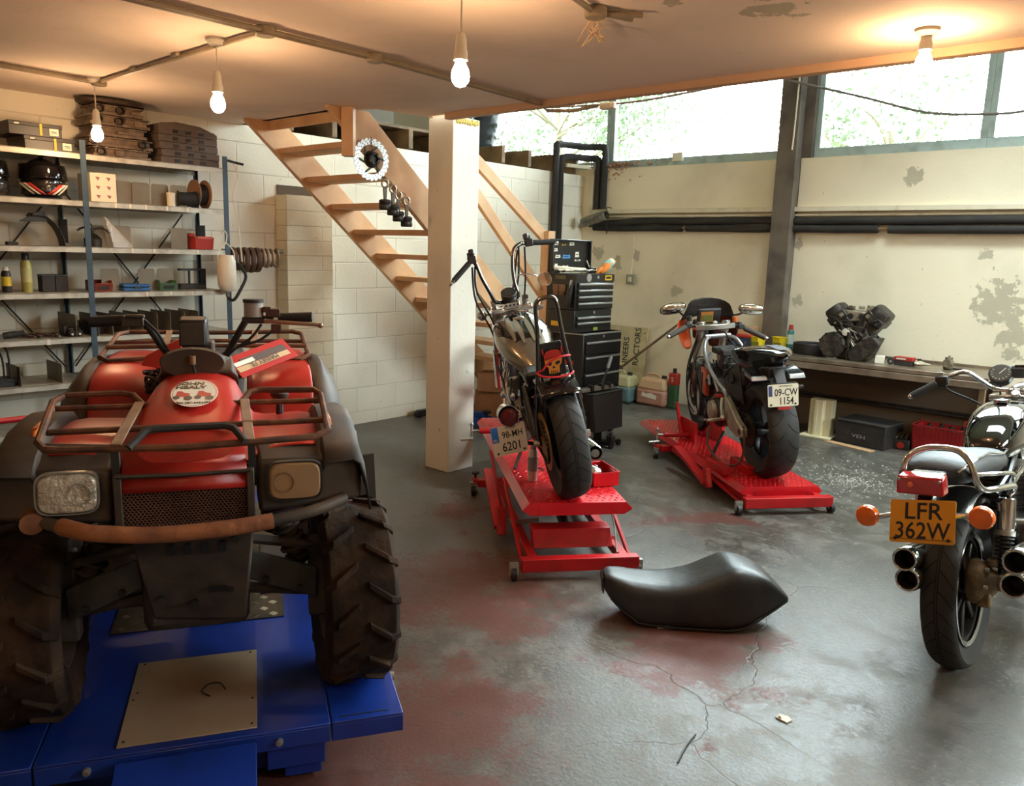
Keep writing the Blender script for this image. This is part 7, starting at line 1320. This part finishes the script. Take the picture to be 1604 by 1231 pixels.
for i in range(9): rows.append([V((-.10+.18*j/7, -.19+.40*i/8, .012+.018*abs(math.sin(i*1.3+j*.9))+.01*math.sin(j*2.1))) for j in range(8)])
b.loft(rows, cap=False, closed=False); b.build('sheet', m_paper, t, thick=.001); MB().tube([(-.1, -.2, .05), (-.02, -.05, .04), (.02, .08, .035)], .012, 8, 3).build('rolled_edge', m_paper, t)
t = thing('small_box', 'small black box and clip on the far corner of the chest top', 'box', (-4.2, 5.77, 1.432)); MB().bx(-.03, .03, -.03, .04, 0, .05).build('box', m_blk, t, bevel=.004); MB().tube([(0, -.02, .05), (-.02, -.04, .11)], .005, 6).build('pin', m_sil, t)
t = thing('toy_bird', 'orange and turquoise soft toy bird lying on the chest top corner', 'soft toy', (-4.06, 5.80, 1.433)); mo = mat('orange_plush', (226, 132, 58), .9); mq = mat('turquoise_plush', (104, 186, 178), .9); Rr = M.Rotation(rad(35), 3, 'X')
MB().sphere((0, .0, .055), (.045, .085, .045), 18, 12, Rr).build('body', mq, t); MB().sphere((.012, -.03, .05), (.042, .085, .035), 16, 10, M.Rotation(rad(32), 3, 'X')).build('wing', mo, t); MB().sphere((0, .07, .10), (.036, .04, .034), 16, 10).build('head', mat('pale_plush', (224, 220, 196), .9), t); MB().lathe([(0, 0), (.022, .005), (.015, .03), (0, .045)], (0, .10, .105), V((0, 1, -.1)), 14, cap=False).build('beak', mo, t); MB().sphere((.01, -.11, .03), (.02, .05, .014), 12, 8, Rr).build('tail', mo, t)
# bin and folded lifting gear in front of the cabinet
t = thing('waste_bin', 'black metal bin on a low wheeled frame in front of the tool cabinet', 'bin', (-3.78, 5.40, 0)); R_ = M.Rotation(.0, 3, 'Z'); b = MB()
b.hexa([(-.14, -.21, .17), (.10, -.17, .15), (.10, .22, .15), (-.14, .22, .17)], [(-.16, -.23, .47), (.08, -.20, .47), (.08, .22, .47), (-.16, .22, .47)]); b.build('box', mat('dull_black_bin', (36, 32, 30), .55), t, bevel=.006)
MB().tube([(-.16, -.23, .472), (.082, -.2, .472), (.082, .222, .472), (-.16, .222, .472)], .007, 6, closed=True).build('rim', m_blkm, t); MB().bar((.02, -.22, .33), (-.02, -.28, .06), .03, .03).bar((-.1, -.25, .04), (.1, .18, .04), .05, .03).bar((-.15, 0, .04), (.15, .0, .04), .05, .03).build('frame', m_frame_b, t, bevel=.004)
MB().bar((0, 0, .04), (0, 0, .16), .05, .05).build('post', m_frame_b, t, bevel=.004)
for x, y in ((.14, .0), (-.14, 0), (.1, .17), (-.1, -.24)): MB().cyl((x-.012, y, .025), (x+.012, y, .025), .025, n=14).build('caster', m_cast, t)
MB().bx(.10, .16, -.02, .03, .05, .11).cyl((.13, .0, .11), (.13, 0, .14), .012, n=10).build('latch_block', m_blk, t, bevel=.004)
t = thing('grey_bracket', 'grey steel bracket with clamps lying across the bin top', 'bracket', (-3.80, 5.34, .483)); b = MB(); b.hexa([(-.05, -.26, 0), (.03, -.28, 0), (.06, .22, 0), (-.03, .24, 0)], [(-.04, -.25, .03), (.02, -.27, .03), (.05, .21, .035), (-.02, .23, .035)]); b.build('plate', m_tool, t, bevel=.004)
for y in (-.08, .06, .16): MB().box((.03, y, .03), (.05, .03, .05)).build('clamp', m_dark, t, bevel=.004)
t = thing('pump_handle', 'black lever with grey grip standing up out of the bin', 'lever', (-3.77, 5.40, .50)); MB().tube([(0, 0, 0), (0, .09, .17)], .010, 8).build('rod', m_frame_b, t); MB().tube([(0, .085, .16), (0, .13, .255)], .016, 10).build('grip', mat('grey_grip', (110, 108, 104), .5), t)
# ================================================================ canisters, sign, broom by the window wall
def jerrycan(label, x, y, w_, h_, d_, lo, hi, cap):
    t = thing('jerrycan', label, 'canister', (x, y, 0), group='plastic canisters by the wall'); b = MB(); b.hexa([(-w_/2, -d_/2, 0), (w_/2, -d_/2, 0), (w_/2, d_/2, 0), (-w_/2, d_/2, 0)], [(-w_/2, -d_/2, h_*.62), (w_/2, -d_/2, h_*.62), (w_/2, d_/2, h_*.62), (-w_/2, d_/2, h_*.62)]); b.build('body', lo, t, bevel=.035)
    MB().hexa([(-w_/2, -d_/2, h_*.56), (w_/2, -d_/2, h_*.56), (w_/2, d_/2, h_*.56), (-w_/2, d_/2, h_*.56)], [(-w_/2+.03, -d_/2+.03, h_), (w_/2-.03, -d_/2+.03, h_), (w_/2-.03, d_/2-.03, h_), (-w_/2+.03, d_/2-.03, h_)]).build('shoulder', hi, t, bevel=.03)
    MB().cyl((w_*.28, 0, h_-.005), (w_*.28, 0, h_+.03), .028, n=18).build('cap', cap, t); MB().tube([(-w_*.3, 0, h_-.01), (-w_*.25, 0, h_+.03), (w_*.05, 0, h_+.03), (w_*.1, 0, h_-.01)], .014, 8, 4).build('handle', hi, t); return t
t = jerrycan('blue-green fluid canister with a white label beside the tool cabinet', -4.84, 7.34, .34, .30, .24, mat('teal_canister', (92, 116, 116), .4), mat('pale_canister_top', (176, 168, 128), .4), m_blk)
MB().bx(-.13, -.02, -.125, -.1215, .10, .24).build('label', m_paper, t); MB().bx(-.13, -.02, -.1265, -.1245, .21, .24).build('label_band', mat('teal_print', (60, 140, 130), .5), t); text('lettering', '20', m_blk, t, (-.06, -.126, .145), X, Z, .05)
t = jerrycan('pinkish canister with a torn label to the right of the blue-green one', -4.46, 7.42, .36, .30, .24, mat('pink_canister', (172, 122, 104), .45), mat('beige_canister_top', (196, 156, 120), .45), m_blkm)
MB().prism([(-.10, 0), (.08, -.02), (.09, .02), (.02, .045), (-.05, .03), (-.09, .05)], (0, -.1215, .10), X, Z, (0, -.002, 0)).build('torn_label', m_paper, t)
t = thing('oil_bottle', 'red and green oil bottle on the floor beyond the sports bike fork', 'bottle', (-4.225, 7.40, 0)); MB().bx(-.05, .05, -.04, .04, 0, .26).build('body', mat('green_bottle', (52, 84, 54), .4), t, bevel=.014); MB().bx(-.051, .051, -.041, .041, .25, .38).build('red_label', m_red, t, bevel=.012); MB().cyl((0, 0, .38), (0, 0, .43), .02, n=14).build('cap', m_blk, t); MB().tube([(.0, .03, .38), (0, .05, .36), (0, .05, .26)], .01, 6, 3).build('handle', m_red, t); text('lettering', 'S', m_paper, t, (0, -.0415, .31), X, Z, .07)
t = thing('sign_board', 'old cream sign with black upright lettering leaning behind the canisters', 'sign', (-5.02, 7.60, .0)); Rs = M.Rotation(rad(-5), 4, 'X'); t.matrix_world = M.Translation((-5.02, 7.595, 0)) @ Rs
MB().bx(-.30, .27, 0, .012, .06, .80).build('board', mat('cream_board', (206, 192, 152), .65, c2=(170, 154, 118), scale=8, amt=.4), t, bevel=.002); text('lettering', 'RACTORS', m_blk, t, (.15, 0, .58), Z, -X, .105, .0012, xs=.92, bold=.001); text('lettering', 'INEERS', m_blk, t, (.005, 0, .53), Z, -X, .105, .0012, xs=.92, bold=.001); MB().cyl((.235, -.001, .74), (.235, .0, .74), .008, n=10).build('nail_hole', m_blk, t)
t = thing('broom', 'wooden broom leaning with its pole slanting up behind the sports bike', 'broom', (-4.92, 7.42, .35)); MB().tube([(0, -.02, .0), (.68, .22, .62)], .014, 10).build('pole', mat('dark_broom_pole', (96, 72, 50), .6), t); MB().box((-.02, -.03, -.015), (.10, .06, .05), rot=M.Rotation(-.7, 3, 'Y')).build('head', m_blkm, t, bevel=.006)
# ================================================================ workbench
m_bench = mat('worn_steel_bench', (158, 142, 122), .3, .55, c2=(112, 96, 80), scale=5, amt=.45); m_bleg = mat('bench_leg_paint', (128, 108, 84), .5, .3)
t = thing('workbench', 'long steel-topped workbench along the cream window wall', 'workbench', (-2.25, 7.07, 0))
MB().bx(-1.02, .98, 0, .615, .70, .735).build('top', m_bench, t, bevel=.004); MB().bx(-1.02, .98, -.008, .004, .64, .695).build('front_lip', m_bench, t, bevel=.003); MB().bx(-1.02, .98, .596, .613, .735, .76).build('back_lip', m_bench, t)
for x in (-.98, .94):
    for y in (.05, .56): MB().bx(x-.022, x+.022, y-.022, y+.022, 0, .70).build('leg', m_bleg, t, bevel=.003)
MB().cyl((-.98, .56, .33), (.94, .56, .33), .012, n=10).cyl((-.98, .56, .30), (.94, .56, .30), .008, n=8).build('back_rail', m_dark, t); MB().bx(-.98, .94, .595, .61, .02, .70).build('back_panel', mat('bench_shade_brown', (104, 86, 68), .8), t)  # added dark sheet: shade on the wall under the bench, put into colour
# things on the bench (world x, y; top at .735)
ZB = .7365
# V engine
t = thing('v_engine', 'dark V motorcycle engine standing on the workbench against the wall', 'engine', (-2.40, 7.40, ZB)); m_ve = mat('dirty_black_engine', (50, 46, 43), .45, .5, c2=(92, 83, 71), scale=22, amt=.4, bump=.35); m_vp = mat('pale_casting', (170, 160, 142), .5, .6, c2=(120, 108, 92), scale=20)
MB().hexa([(-.13, -.13, 0), (.12, -.13, 0), (.12, .14, 0), (-.13, .14, 0)], [(-.20, -.15, .20), (.20, -.15, .20), (.20, .15, .20), (-.20, .15, .20)]).build('crankcase', m_ve, t, bevel=.015); MB().hexa([(-.15, -.14, .19), (.15, -.14, .19), (.15, .14, .19), (-.15, .14, .19)], [(-.10, -.12, .30), (.10, -.12, .30), (.10, .12, .30), (-.10, .12, .30)]).build('upper_case', m_ve, t, bevel=.01)
MB().lathe([(0, -.03), (.105, -.03), (.115, -.015), (.115, .05), (0, .05)], (-.155, -.17, .125), Y, 28, cap=False).build('clutch_cover', m_ve, t)
for i in range(9): a = 2*PI*i/9; MB().cyl((-.155+.108*math.cos(a), -.205, .125+.108*math.sin(a)), (-.155+.108*math.cos(a), -.16, .125+.108*math.sin(a)), .010, n=8).build('cover_bolt', m_dark, t)
R2 = M.Rotation(rad(-40), 3, 'Y'); sh = []
for k in range(28): a = 2*PI*k/28; q = V((math.copysign(abs(math.cos(a))**.7, math.cos(a))*.15, 0, math.copysign(abs(math.sin(a))**.7, math.sin(a))*.075)); sh.append(R2 @ q+V((.12, 0, .105)))
MB().loft([[p+V((0, -.15, 0)) for p in sh], [p+V((0, -.185, 0)) for p in sh], [p*.9+V((.012, -.20, .0105)) for p in sh]]).build('alternator_cover', m_ve, t, bevel=.004)
for s in (-1, 1):
    d = V((s*.64, 0, .77)); u = V((.77, 0, -.64*s)); Rb = M((u, Y, d)).transposed(); o = V((s*.05, 0, .24))
    MB().box(o+d*.07, (.15, .22, .12), rot=Rb).build('cylinder_block', m_ve, t, bevel=.008); MB().box(o+d*.165, (.18, .25, .08), rot=Rb).build('cylinder_head', m_ve, t, bevel=.012); b = MB(); b.loft([[o+d*hh+u*(math.copysign(abs(math.cos(2*PI*k/24))**.6, math.cos(2*PI*k/24))*.088*q)+Y*(math.copysign(abs(math.sin(2*PI*k/24))**.6, math.sin(2*PI*k/24))*.125*q) for k in range(24)] for hh, q in ((.20, 1), (.245, 1), (.27, .9), (.275, .7))]); b.build('cam_cover', m_ve, t)
    MB().tube([o+d*.02-Y*.13-u*s*-.03, o+d*.12-Y*.145, o+d*.2-Y*.13+u*s*.04], .010, 8, 4).build('water_pipe', m_dark, t)
    for k in (-1, 1): MB().cyl(o+d*.16-Y*.125+u*.05*k, o+d*.16-Y*.145+u*.05*k, .018, n=12).build('port', m_vp if k*s < 0 else m_dark, t); MB().cyl(o+d*.02+u*s*.10-Y*.06*k, o+d*.05+u*s*.115-Y*.06*k, .014, n=10).build('mount_lug', m_ve, t)
b = MB(); b.hexa([(-.08, -.10, .33), (.08, -.10, .33), (.08, .10, .33), (-.08, .10, .33)], [(-.12, -.10, .44), (.10, -.10, .43), (.10, .10, .43), (-.12, .10, .44)]); b.build('intake_casting', m_vp, t, bevel=.012)
for x in (-.045, .05): MB().cyl((x, -.106, .385), (x, -.09, .385), .026, n=16).build('intake_bore', m_rub, t)
for i in range(7): MB().box((random.Random(i).uniform(-.12, .12), random.Random(i+9).uniform(-.06, .06), .445+.004*i), (.05, .035, .03), rz=i*.7).build('fuel_fitting', m_vp, t, bevel=.004)
rd = random.Random(41)
for i in range(16): MB().cyl((rd.uniform(-.16, .16), -.12, rd.uniform(.06, .36)), (rd.uniform(-.16, .16), -.17, rd.uniform(.06, .36)), rd.uniform(.006, .014), n=8).build('engine_pipe' if i % 2 else 'engine_stud', m_tool if i % 3 else m_ve, t)
MB().lathe([(0, 0), (.032, 0), (.034, .01), (.03, .02), (0, .024)], (-.05, -.155, .245), -Y, 20, cap=False).build('pale_cap', mat('pale_round_cap', (206, 200, 184), .4), t); MB().cyl((-.02, -.15, .0), (-.02, -.165, .25), .018, n=10).cyl((.06, -.14, .24), (.13, -.15, .19), .022, n=12).build('water_pump', m_ve, t)
# bowl, boxes, cans
t = thing('oil_pan', 'round black oil drain pan on the bench left of the engine', 'pan', (-2.825, 7.42, ZB)); MB().lathe([(0, 0), (.145, 0), (.152, .01), (.152, .095), (.146, .10), (.142, .095), (.142, .014), (0, .012)], (0, 0, 0), Z, 36, cap=False).build('pan', m_blkm, t); MB().torus((0, 0, .097), Z, .150, .005, 36, 6).build('rim', m_blk, t)
t = thing('small_box', 'small white box on the bench edge right of the engine', 'box', (-2.15, 7.27, ZB)); MB().box((0, 0, .032), (.075, .07, .064), rz=.25).build('carton', m_paper, t, bevel=.002); MB().box((0, 0, .065), (.07, .066, .002), rz=.25).build('flap', m_paper, t)
t = thing('tape_roll', 'black roller standing beside the red box on the bench', 'roll', (-2.06, 7.27, ZB+.028)); MB().lathe([(.010, -.02), (.028, -.02), (.028, .02), (.010, .02), (.010, -.02)], (0, 0, 0), V((.3, -1, 0)), 20, cap=False).build('roll', m_rub, t); MB().cyl((.006, -.02, 0), (-.006, .02, 0), .009, n=10).build('core', m_sil, t)
t = thing('small_box', 'red and black parts box on the bench with a crumpled bag spilling out', 'box', (-1.955, 7.30, ZB)); MB().box((0, 0, .022), (.15, .08, .044), rz=-.1).build('base', m_blkm, t, bevel=.002); MB().box((0, 0, .058), (.152, .082, .03), rz=-.1).build('lid', m_red, t, bevel=.002); MB().box((-.02, -.042, .058), (.08, .002, .012), rz=-.1).build('pale_print', m_paper, t)
t = thing('plastic_bag', 'crumpled pale bag beside the red box on the bench', 'bag', (-1.84, 7.30, ZB)); rd = random.Random(3); b = MB(); b.loft([[V((x, math.cos(2*PI*k/12)*r*rd.uniform(.8, 1.2), max(.002, .028+math.sin(2*PI*k/12)*r*.7*rd.uniform(.8, 1.2)))) for k in range(12)] for x, r in ((-.03, .035), (-.01, .038), (.02, .026), (.05, .018), (.09, .008))]); b.build('bag', mat('crumpled_film', (184, 170, 146), .35), t, flat=True); MB().box((.0, -.01, .064), (.03, .02, .012), rz=.5).build('part_inside', m_dark, t)
t = thing('carburettor', 'small dusty carburettor on the right end of the bench', 'carburettor', (-1.63, 7.36, ZB)); mc = mat('dusty_alloy', (150, 138, 116), .55, .5, c2=(110, 98, 80), scale=24, bump=.2); MB().lathe([(0, 0), (.035, 0), (.04, .01), (.04, .03), (0, .03)], (0, 0, .0), Z, 16, cap=False).box((0, 0, .05), (.07, .06, .05)).build('body', mc, t, bevel=.008); MB().lathe([(.028, 0), (.034, .0), (.034, .03), (.028, .03)], (0, -.03, .055), -Y, 20).build('throat', mc, t); MB().cyl((0, 0, .075), (0, 0, .10), .03, n=16).cyl((0, 0, .1), (0, 0, .115), .008, n=8).build('top_cap', mc, t); MB().tube([(.03, 0, .01), (.08, -.01, .008), (.11, -.01, .012)], .007, 7).build('fuel_pipe', m_dark, t)
spraycan('spray_can', 'teal spray can with red cap on the bench by the steel post', (-3.05, 7.49, ZB), .25, .033, mat('teal_can', (76, 128, 124), .4, .2), m_red, mat('pale_teal_band', (190, 204, 196), .5))
m_yel = mat('yellow_tub', (222, 196, 30), .45)
for l, x, y in (('yellow plastic tub on the bench, nearer the sports bike tail', -3.31, 7.35), ('yellow plastic tub on the bench, beside the teal spray can', -3.14, 7.46)):
    t = thing('plastic_tub', l, 'tub', (x, y, ZB), group='yellow tubs on the bench'); MB().lathe([(0, 0), (.058, 0), (.072, .115), (.076, .118), (.076, .125), (.07, .125), (.056, .005), (0, .005)], (0, 0, 0), Z, 8, cap=False, a0=PI/8).build('tub', m_yel, t, ang=20); MB().bx(-.03, .04, -.071, -.066, .03, .075).build('label', mat('dark_yellow_print', (120, 110, 30), .5), t)
t = thing('crate', 'red-lidded dark blue box on a stand behind the sports bike handlebar', 'box', (-3.50, 7.42, 0)); MB().bx(-.16, .14, -.12, .16, .735, .84).build('box', mat('dark_blue_box', (44, 52, 72), .5), t, bevel=.006); MB().bx(-.165, .145, -.125, .165, .84, .865).build('lid', m_red, t, bevel=.004); MB().bx(-.15, .13, -.10, .15, .0, .733).build('stand', m_bleg, t, bevel=.004)
t = thing('cardboard_box', 'plain cardboard box on the red-lidded box behind the handlebar', 'box', (-3.52, 7.44, .866)); MB().bx(-.11, .12, -.09, .10, 0, .07).build('carton', mat('cardboard', (190, 148, 106), .8), t, bevel=.002); MB().bx(-.11, .12, -.002, .002, .07, .0715).build('tape', m_strap, t)
# under the bench
t = thing('white_stand', 'cream fluted plastic stand on a square foot under the bench', 'stand', (-2.60, 7.28, 0)); mw = mat('cream_stand', (212, 200, 164), .5); MB().bx(-.15, .13, -.13, .12, 0, .02).build('foot', mw, t, bevel=.004); b = MB(); b.prism([(-.10, -.05), (-.06, -.05), (-.05, -.085), (.03, -.085), (.04, -.05), (.10, -.05), (.10, .06), (-.10, .06)], (0, 0, .02), X, Y, (.0, 0, .33)); b.build('column', mw, t, bevel=.004); MB().bx(-.035, -.015, -.09, -.085, .05, .33).build('rib', mw, t)
t = thing('cardboard_sheet', 'flattened cardboard strip on the floor before the black box under the bench', 'cardboard', (-2.24, 7.06, .001)); MB().hexa([(-.26, .03, 0), (.17, -.08, 0), (.20, .0, 0), (-.2, .10, 0)], [(-.26, .03, .006), (.17, -.08, .006), (.20, .0, .006), (-.2, .10, .006)]).build('sheet', mat('cardboard', (190, 148, 106), .8), t)
t = thing('storage_box', 'scuffed black box with white scrawl under the bench', 'box', (-2.19, 7.33, 0)); MB().box((0, 0, .10), (.44, .36, .20), rz=-.12).build('box', mat('scuffed_black_card', (36, 32, 31), .55, c2=(62, 56, 52), scale=12, amt=.3), t, bevel=.006); MB().box((0, 0, .207), (.45, .37, .016), rz=-.12).build('lid', m_blkm, t, bevel=.004)
text('scrawl', 'VEH', mat('chalk_grey', (140, 134, 126), .9), t, (-.03, -.181, .085), V((.993, -.12, -.06)), Z, .045, .002, xs=1.5)
t = thing('crate', 'red plastic crate of old parts under the right end of the bench', 'crate', (-1.62, 7.50, 0)); b = MB(); b.bx(-.21, .21, -.16, .16, 0, .01)
for s in (-1, 1): b.hexa([(-.21, s*.16, 0), (.21, s*.16, 0), (.21, s*.15, 0), (-.21, s*.15, 0)], [(-.225, s*.175, .22), (.225, s*.175, .22), (.225, s*.165, .22), (-.225, s*.165, .22)]); b.hexa([(s*.21, -.16, 0), (s*.21, .16, 0), (s*.20, .16, 0), (s*.20, -.16, 0)], [(s*.225, -.175, .22), (s*.225, .175, .22), (s*.215, .175, .22), (s*.215, -.175, .22)])
b.build('tub', mat('crate_red', (160, 26, 30), .45), t); b = MB()
for i in range(14): b.bx(-.21+.031*i, -.203+.031*i, -.18, -.172, .14, .235)
b.build('slatted_rim', mat('crate_red', (160, 26, 30), .45), t); MB().tube([(-.225, -.176, .235), (.225, -.176, .235), (.225, .176, .235), (-.225, .176, .235)], .008, 6, closed=True).build('rim', mat('crate_red', (160, 26, 30), .45), t)
rd = random.Random(8)
for i, l in enumerate(('dark metal part at the left in the red crate', 'dark metal part in the middle of the red crate', 'dark metal part at the back of the red crate', 'dark metal part at the right in the red crate')):
    t = thing('scrap_part', l, 'engine part', (-1.75+.085*i, 7.45+.05*(i % 2), .012), group='old parts in the red crate'); MB().box((0, 0, .10), (.07, .12, .18), rz=rd.uniform(-.4, .4)).build('body', m_dirty, t, bevel=.01); MB().cyl((0, -.02, .17), (.02, 0, .23), .02, n=12).build('pipe', m_dark, t)
t = thing('red_block', 'small red carton sticking up out of the red crate', 'box', (-1.50, 7.56, .012)); MB().box((0, 0, .14), (.07, .05, .26), rot=M.Rotation(.35, 3, 'Y')).build('carton', m_red, t, bevel=.003); MB().box((.028, -.01, .20), (.03, .045, .03), rot=M.Rotation(.35, 3, 'Y')).build('white_tab', m_paper, t)
t = thing('small_box', 'small black box with red badge between the black box and the crate', 'box', (-1.92, 7.38, 0)); MB().box((0, 0, .045), (.14, .16, .09), rz=.1).build('tray', m_blk, t, bevel=.004); MB().lathe([(0, 0), (.03, 0), (.03, .002), (0, .002)], (.01, -.081, .04), -Y, 20, cap=False).build('badge', m_red, t)
for i in range(3): MB().tube([(-.05+.04*i, -.05, .09), (-.02+.03*i, .03, .13), (.02+.02*i, .05, .10)], .014, 8, 4).build('loose_part', m_tool, t)
# ================================================================ under the stair and by the left wall
m_card = mat('cardboard', (190, 148, 106), .8)
for l, p, sz_, rz in (('large brown cardboard box under the stair', (-5.02, 5.56, .0), (.40, .34, .30), .2), ('tilted cardboard box on top of the large box under the stair', (-5.02, 5.46, .302), (.30, .24, .17), .5), ('low cardboard box under the stair by the trolley jack', (-4.95, 5.90, .0), (.3, .2, .12), -.2)):
    t = thing('cardboard_box', l, 'box', p, (0, 0, rz), group='cardboard boxes under the stair'); a, b_, c = sz_; MB().bx(-a/2, a/2, -b_/2, b_/2, 0, c).build('carton', mat('brown_carton', (160, 112, 76), .85, c2=(136, 92, 62), scale=4), t, bevel=.003)
    MB().hexa([(a/2, -b_/2, c), (a/2, b_/2, c), (a/2-.002, b_/2, c), (a/2-.002, -b_/2, c)], [(a/2+.07, -b_/2, c+.07), (a/2+.07, b_/2, c+.07), (a/2+.067, b_/2, c+.072), (a/2+.067, -b_/2, c+.072)]).build('flap', m_card, t); MB().bx(-a/2, a/2, -.02, .02, c, c+.001).build('tape', m_strap, t)
t = thing('trolley_jack', 'blue trolley jack on the floor beyond the white column', 'jack', (-5.0, 5.12, 0), (0, 0, rad(8))); mj = mat('jack_blue', (34, 70, 140), .4)
for s in (-1, 1): MB().prism([(-.25, .05), (.25, .03), (.27, .09), (.0, .13), (-.24, .15)], (0, s*.09-.004, 0), X, Z, (0, .008, 0)).build('side_plate', mj, t, bevel=.002)
MB().bar((-.2, 0, .09), (.16, 0, .14), .07, .05).build('lift_arm', mj, t, bevel=.004); MB().lathe([(0, 0), (.04, 0), (.045, .02), (0, .022)], (.17, 0, .15), Z, 18, cap=False).build('saddle', m_dark, t); MB().tube([(-.22, 0, .13), (-.42, .0, .16)], .014, 10).build('handle', m_dark, t)
for x, r in ((.24, .04), (-.22, .035)):
    for s in (-1, 1): MB().cyl((x, s*.10, r), (x, s*.135, r), r, n=18).build('wheel', m_cast, t)
t = thing('engine_crane', 'red steel trolley bar with a dark wheel at the left picture edge', 'trolley', (-4.55, 1.10, 0)); MB().tube([(.05, -.35, .70), (0, .12, .675), (-.05, .35, .66)], .016, 10).build('bar', m_lred2, t); MB().cyl((.03, -.02, .655), (.03, .02, .655), .035, n=16).build('wheel', m_cast, t)
MB().tube([(-.05, .34, .66), (-.05, .34, .03)], .016, 10).tube([(.05, -.34, .70), (.05, -.34, .03)], .016, 10).build('upright', m_lred2, t); MB().bx(-.14, .14, -.4, .4, .0, .03).build('base', m_lred2, t, bevel=.003)
t = thing('caster_wheel', 'tiny dark caster lying by the block wall left of the column', 'caster', (-5.62, 5.02, 0)); MB().cyl((-.02, 0, .035), (.02, 0, .035), .035, n=16).build('wheel', m_cast, t); MB().bx(-.03, .03, .0, .12, .01, .07).build('bracket', m_blk, t, bevel=.004)
# ================================================================ small litter
rd = random.Random(17); b = MB()
for i in range(640):
    a = rd.uniform(0, 2*PI); r = abs(rd.gauss(0, .26)); p = V((-1.86+math.cos(a)*r*1.2, 5.95+math.sin(a)*r*1.5, .002)); s = rd.uniform(.002, .0075); q = rd.uniform(0, PI)
    b.box(p, (s*2, s, .003), rz=q)
tag(b.build('litter', mat('white_crumb', (190, 186, 178), .8), flat=True), 'white crumbs of packing foam scattered before the bench', 'crumbs', kind='stuff')
t = thing('paper_scrap', 'small white scrap of paper on the floor in the foreground', 'paper', (-.95, 2.585, .001)); b = MB(); b.prism([(-.025, -.015), (.018, -.02), (.026, .008), (.006, .022), (-.02, .015)], (0, 0, 0), X, Y, (0, 0, .004)); b.build('scrap', m_paper, t); MB().hexa([(-.02, -.012, .004), (-.004, -.013, .004), (-.012, .006, .004), (-.018, .008, .004)], [(-.018, -.01, .007), (-.008, -.011, .012), (-.014, .004, .010), (-.017, .006, .007)]).build('fold', m_paper, t)
tag(MB().tube([(-1.096, 2.10, .003), (-1.12, 2.2, .004), (-1.131, 2.28, .003)], .003, 6, 3).build('twig', m_dark), 'thin dark stick lying on the floor in the foreground', 'stick')
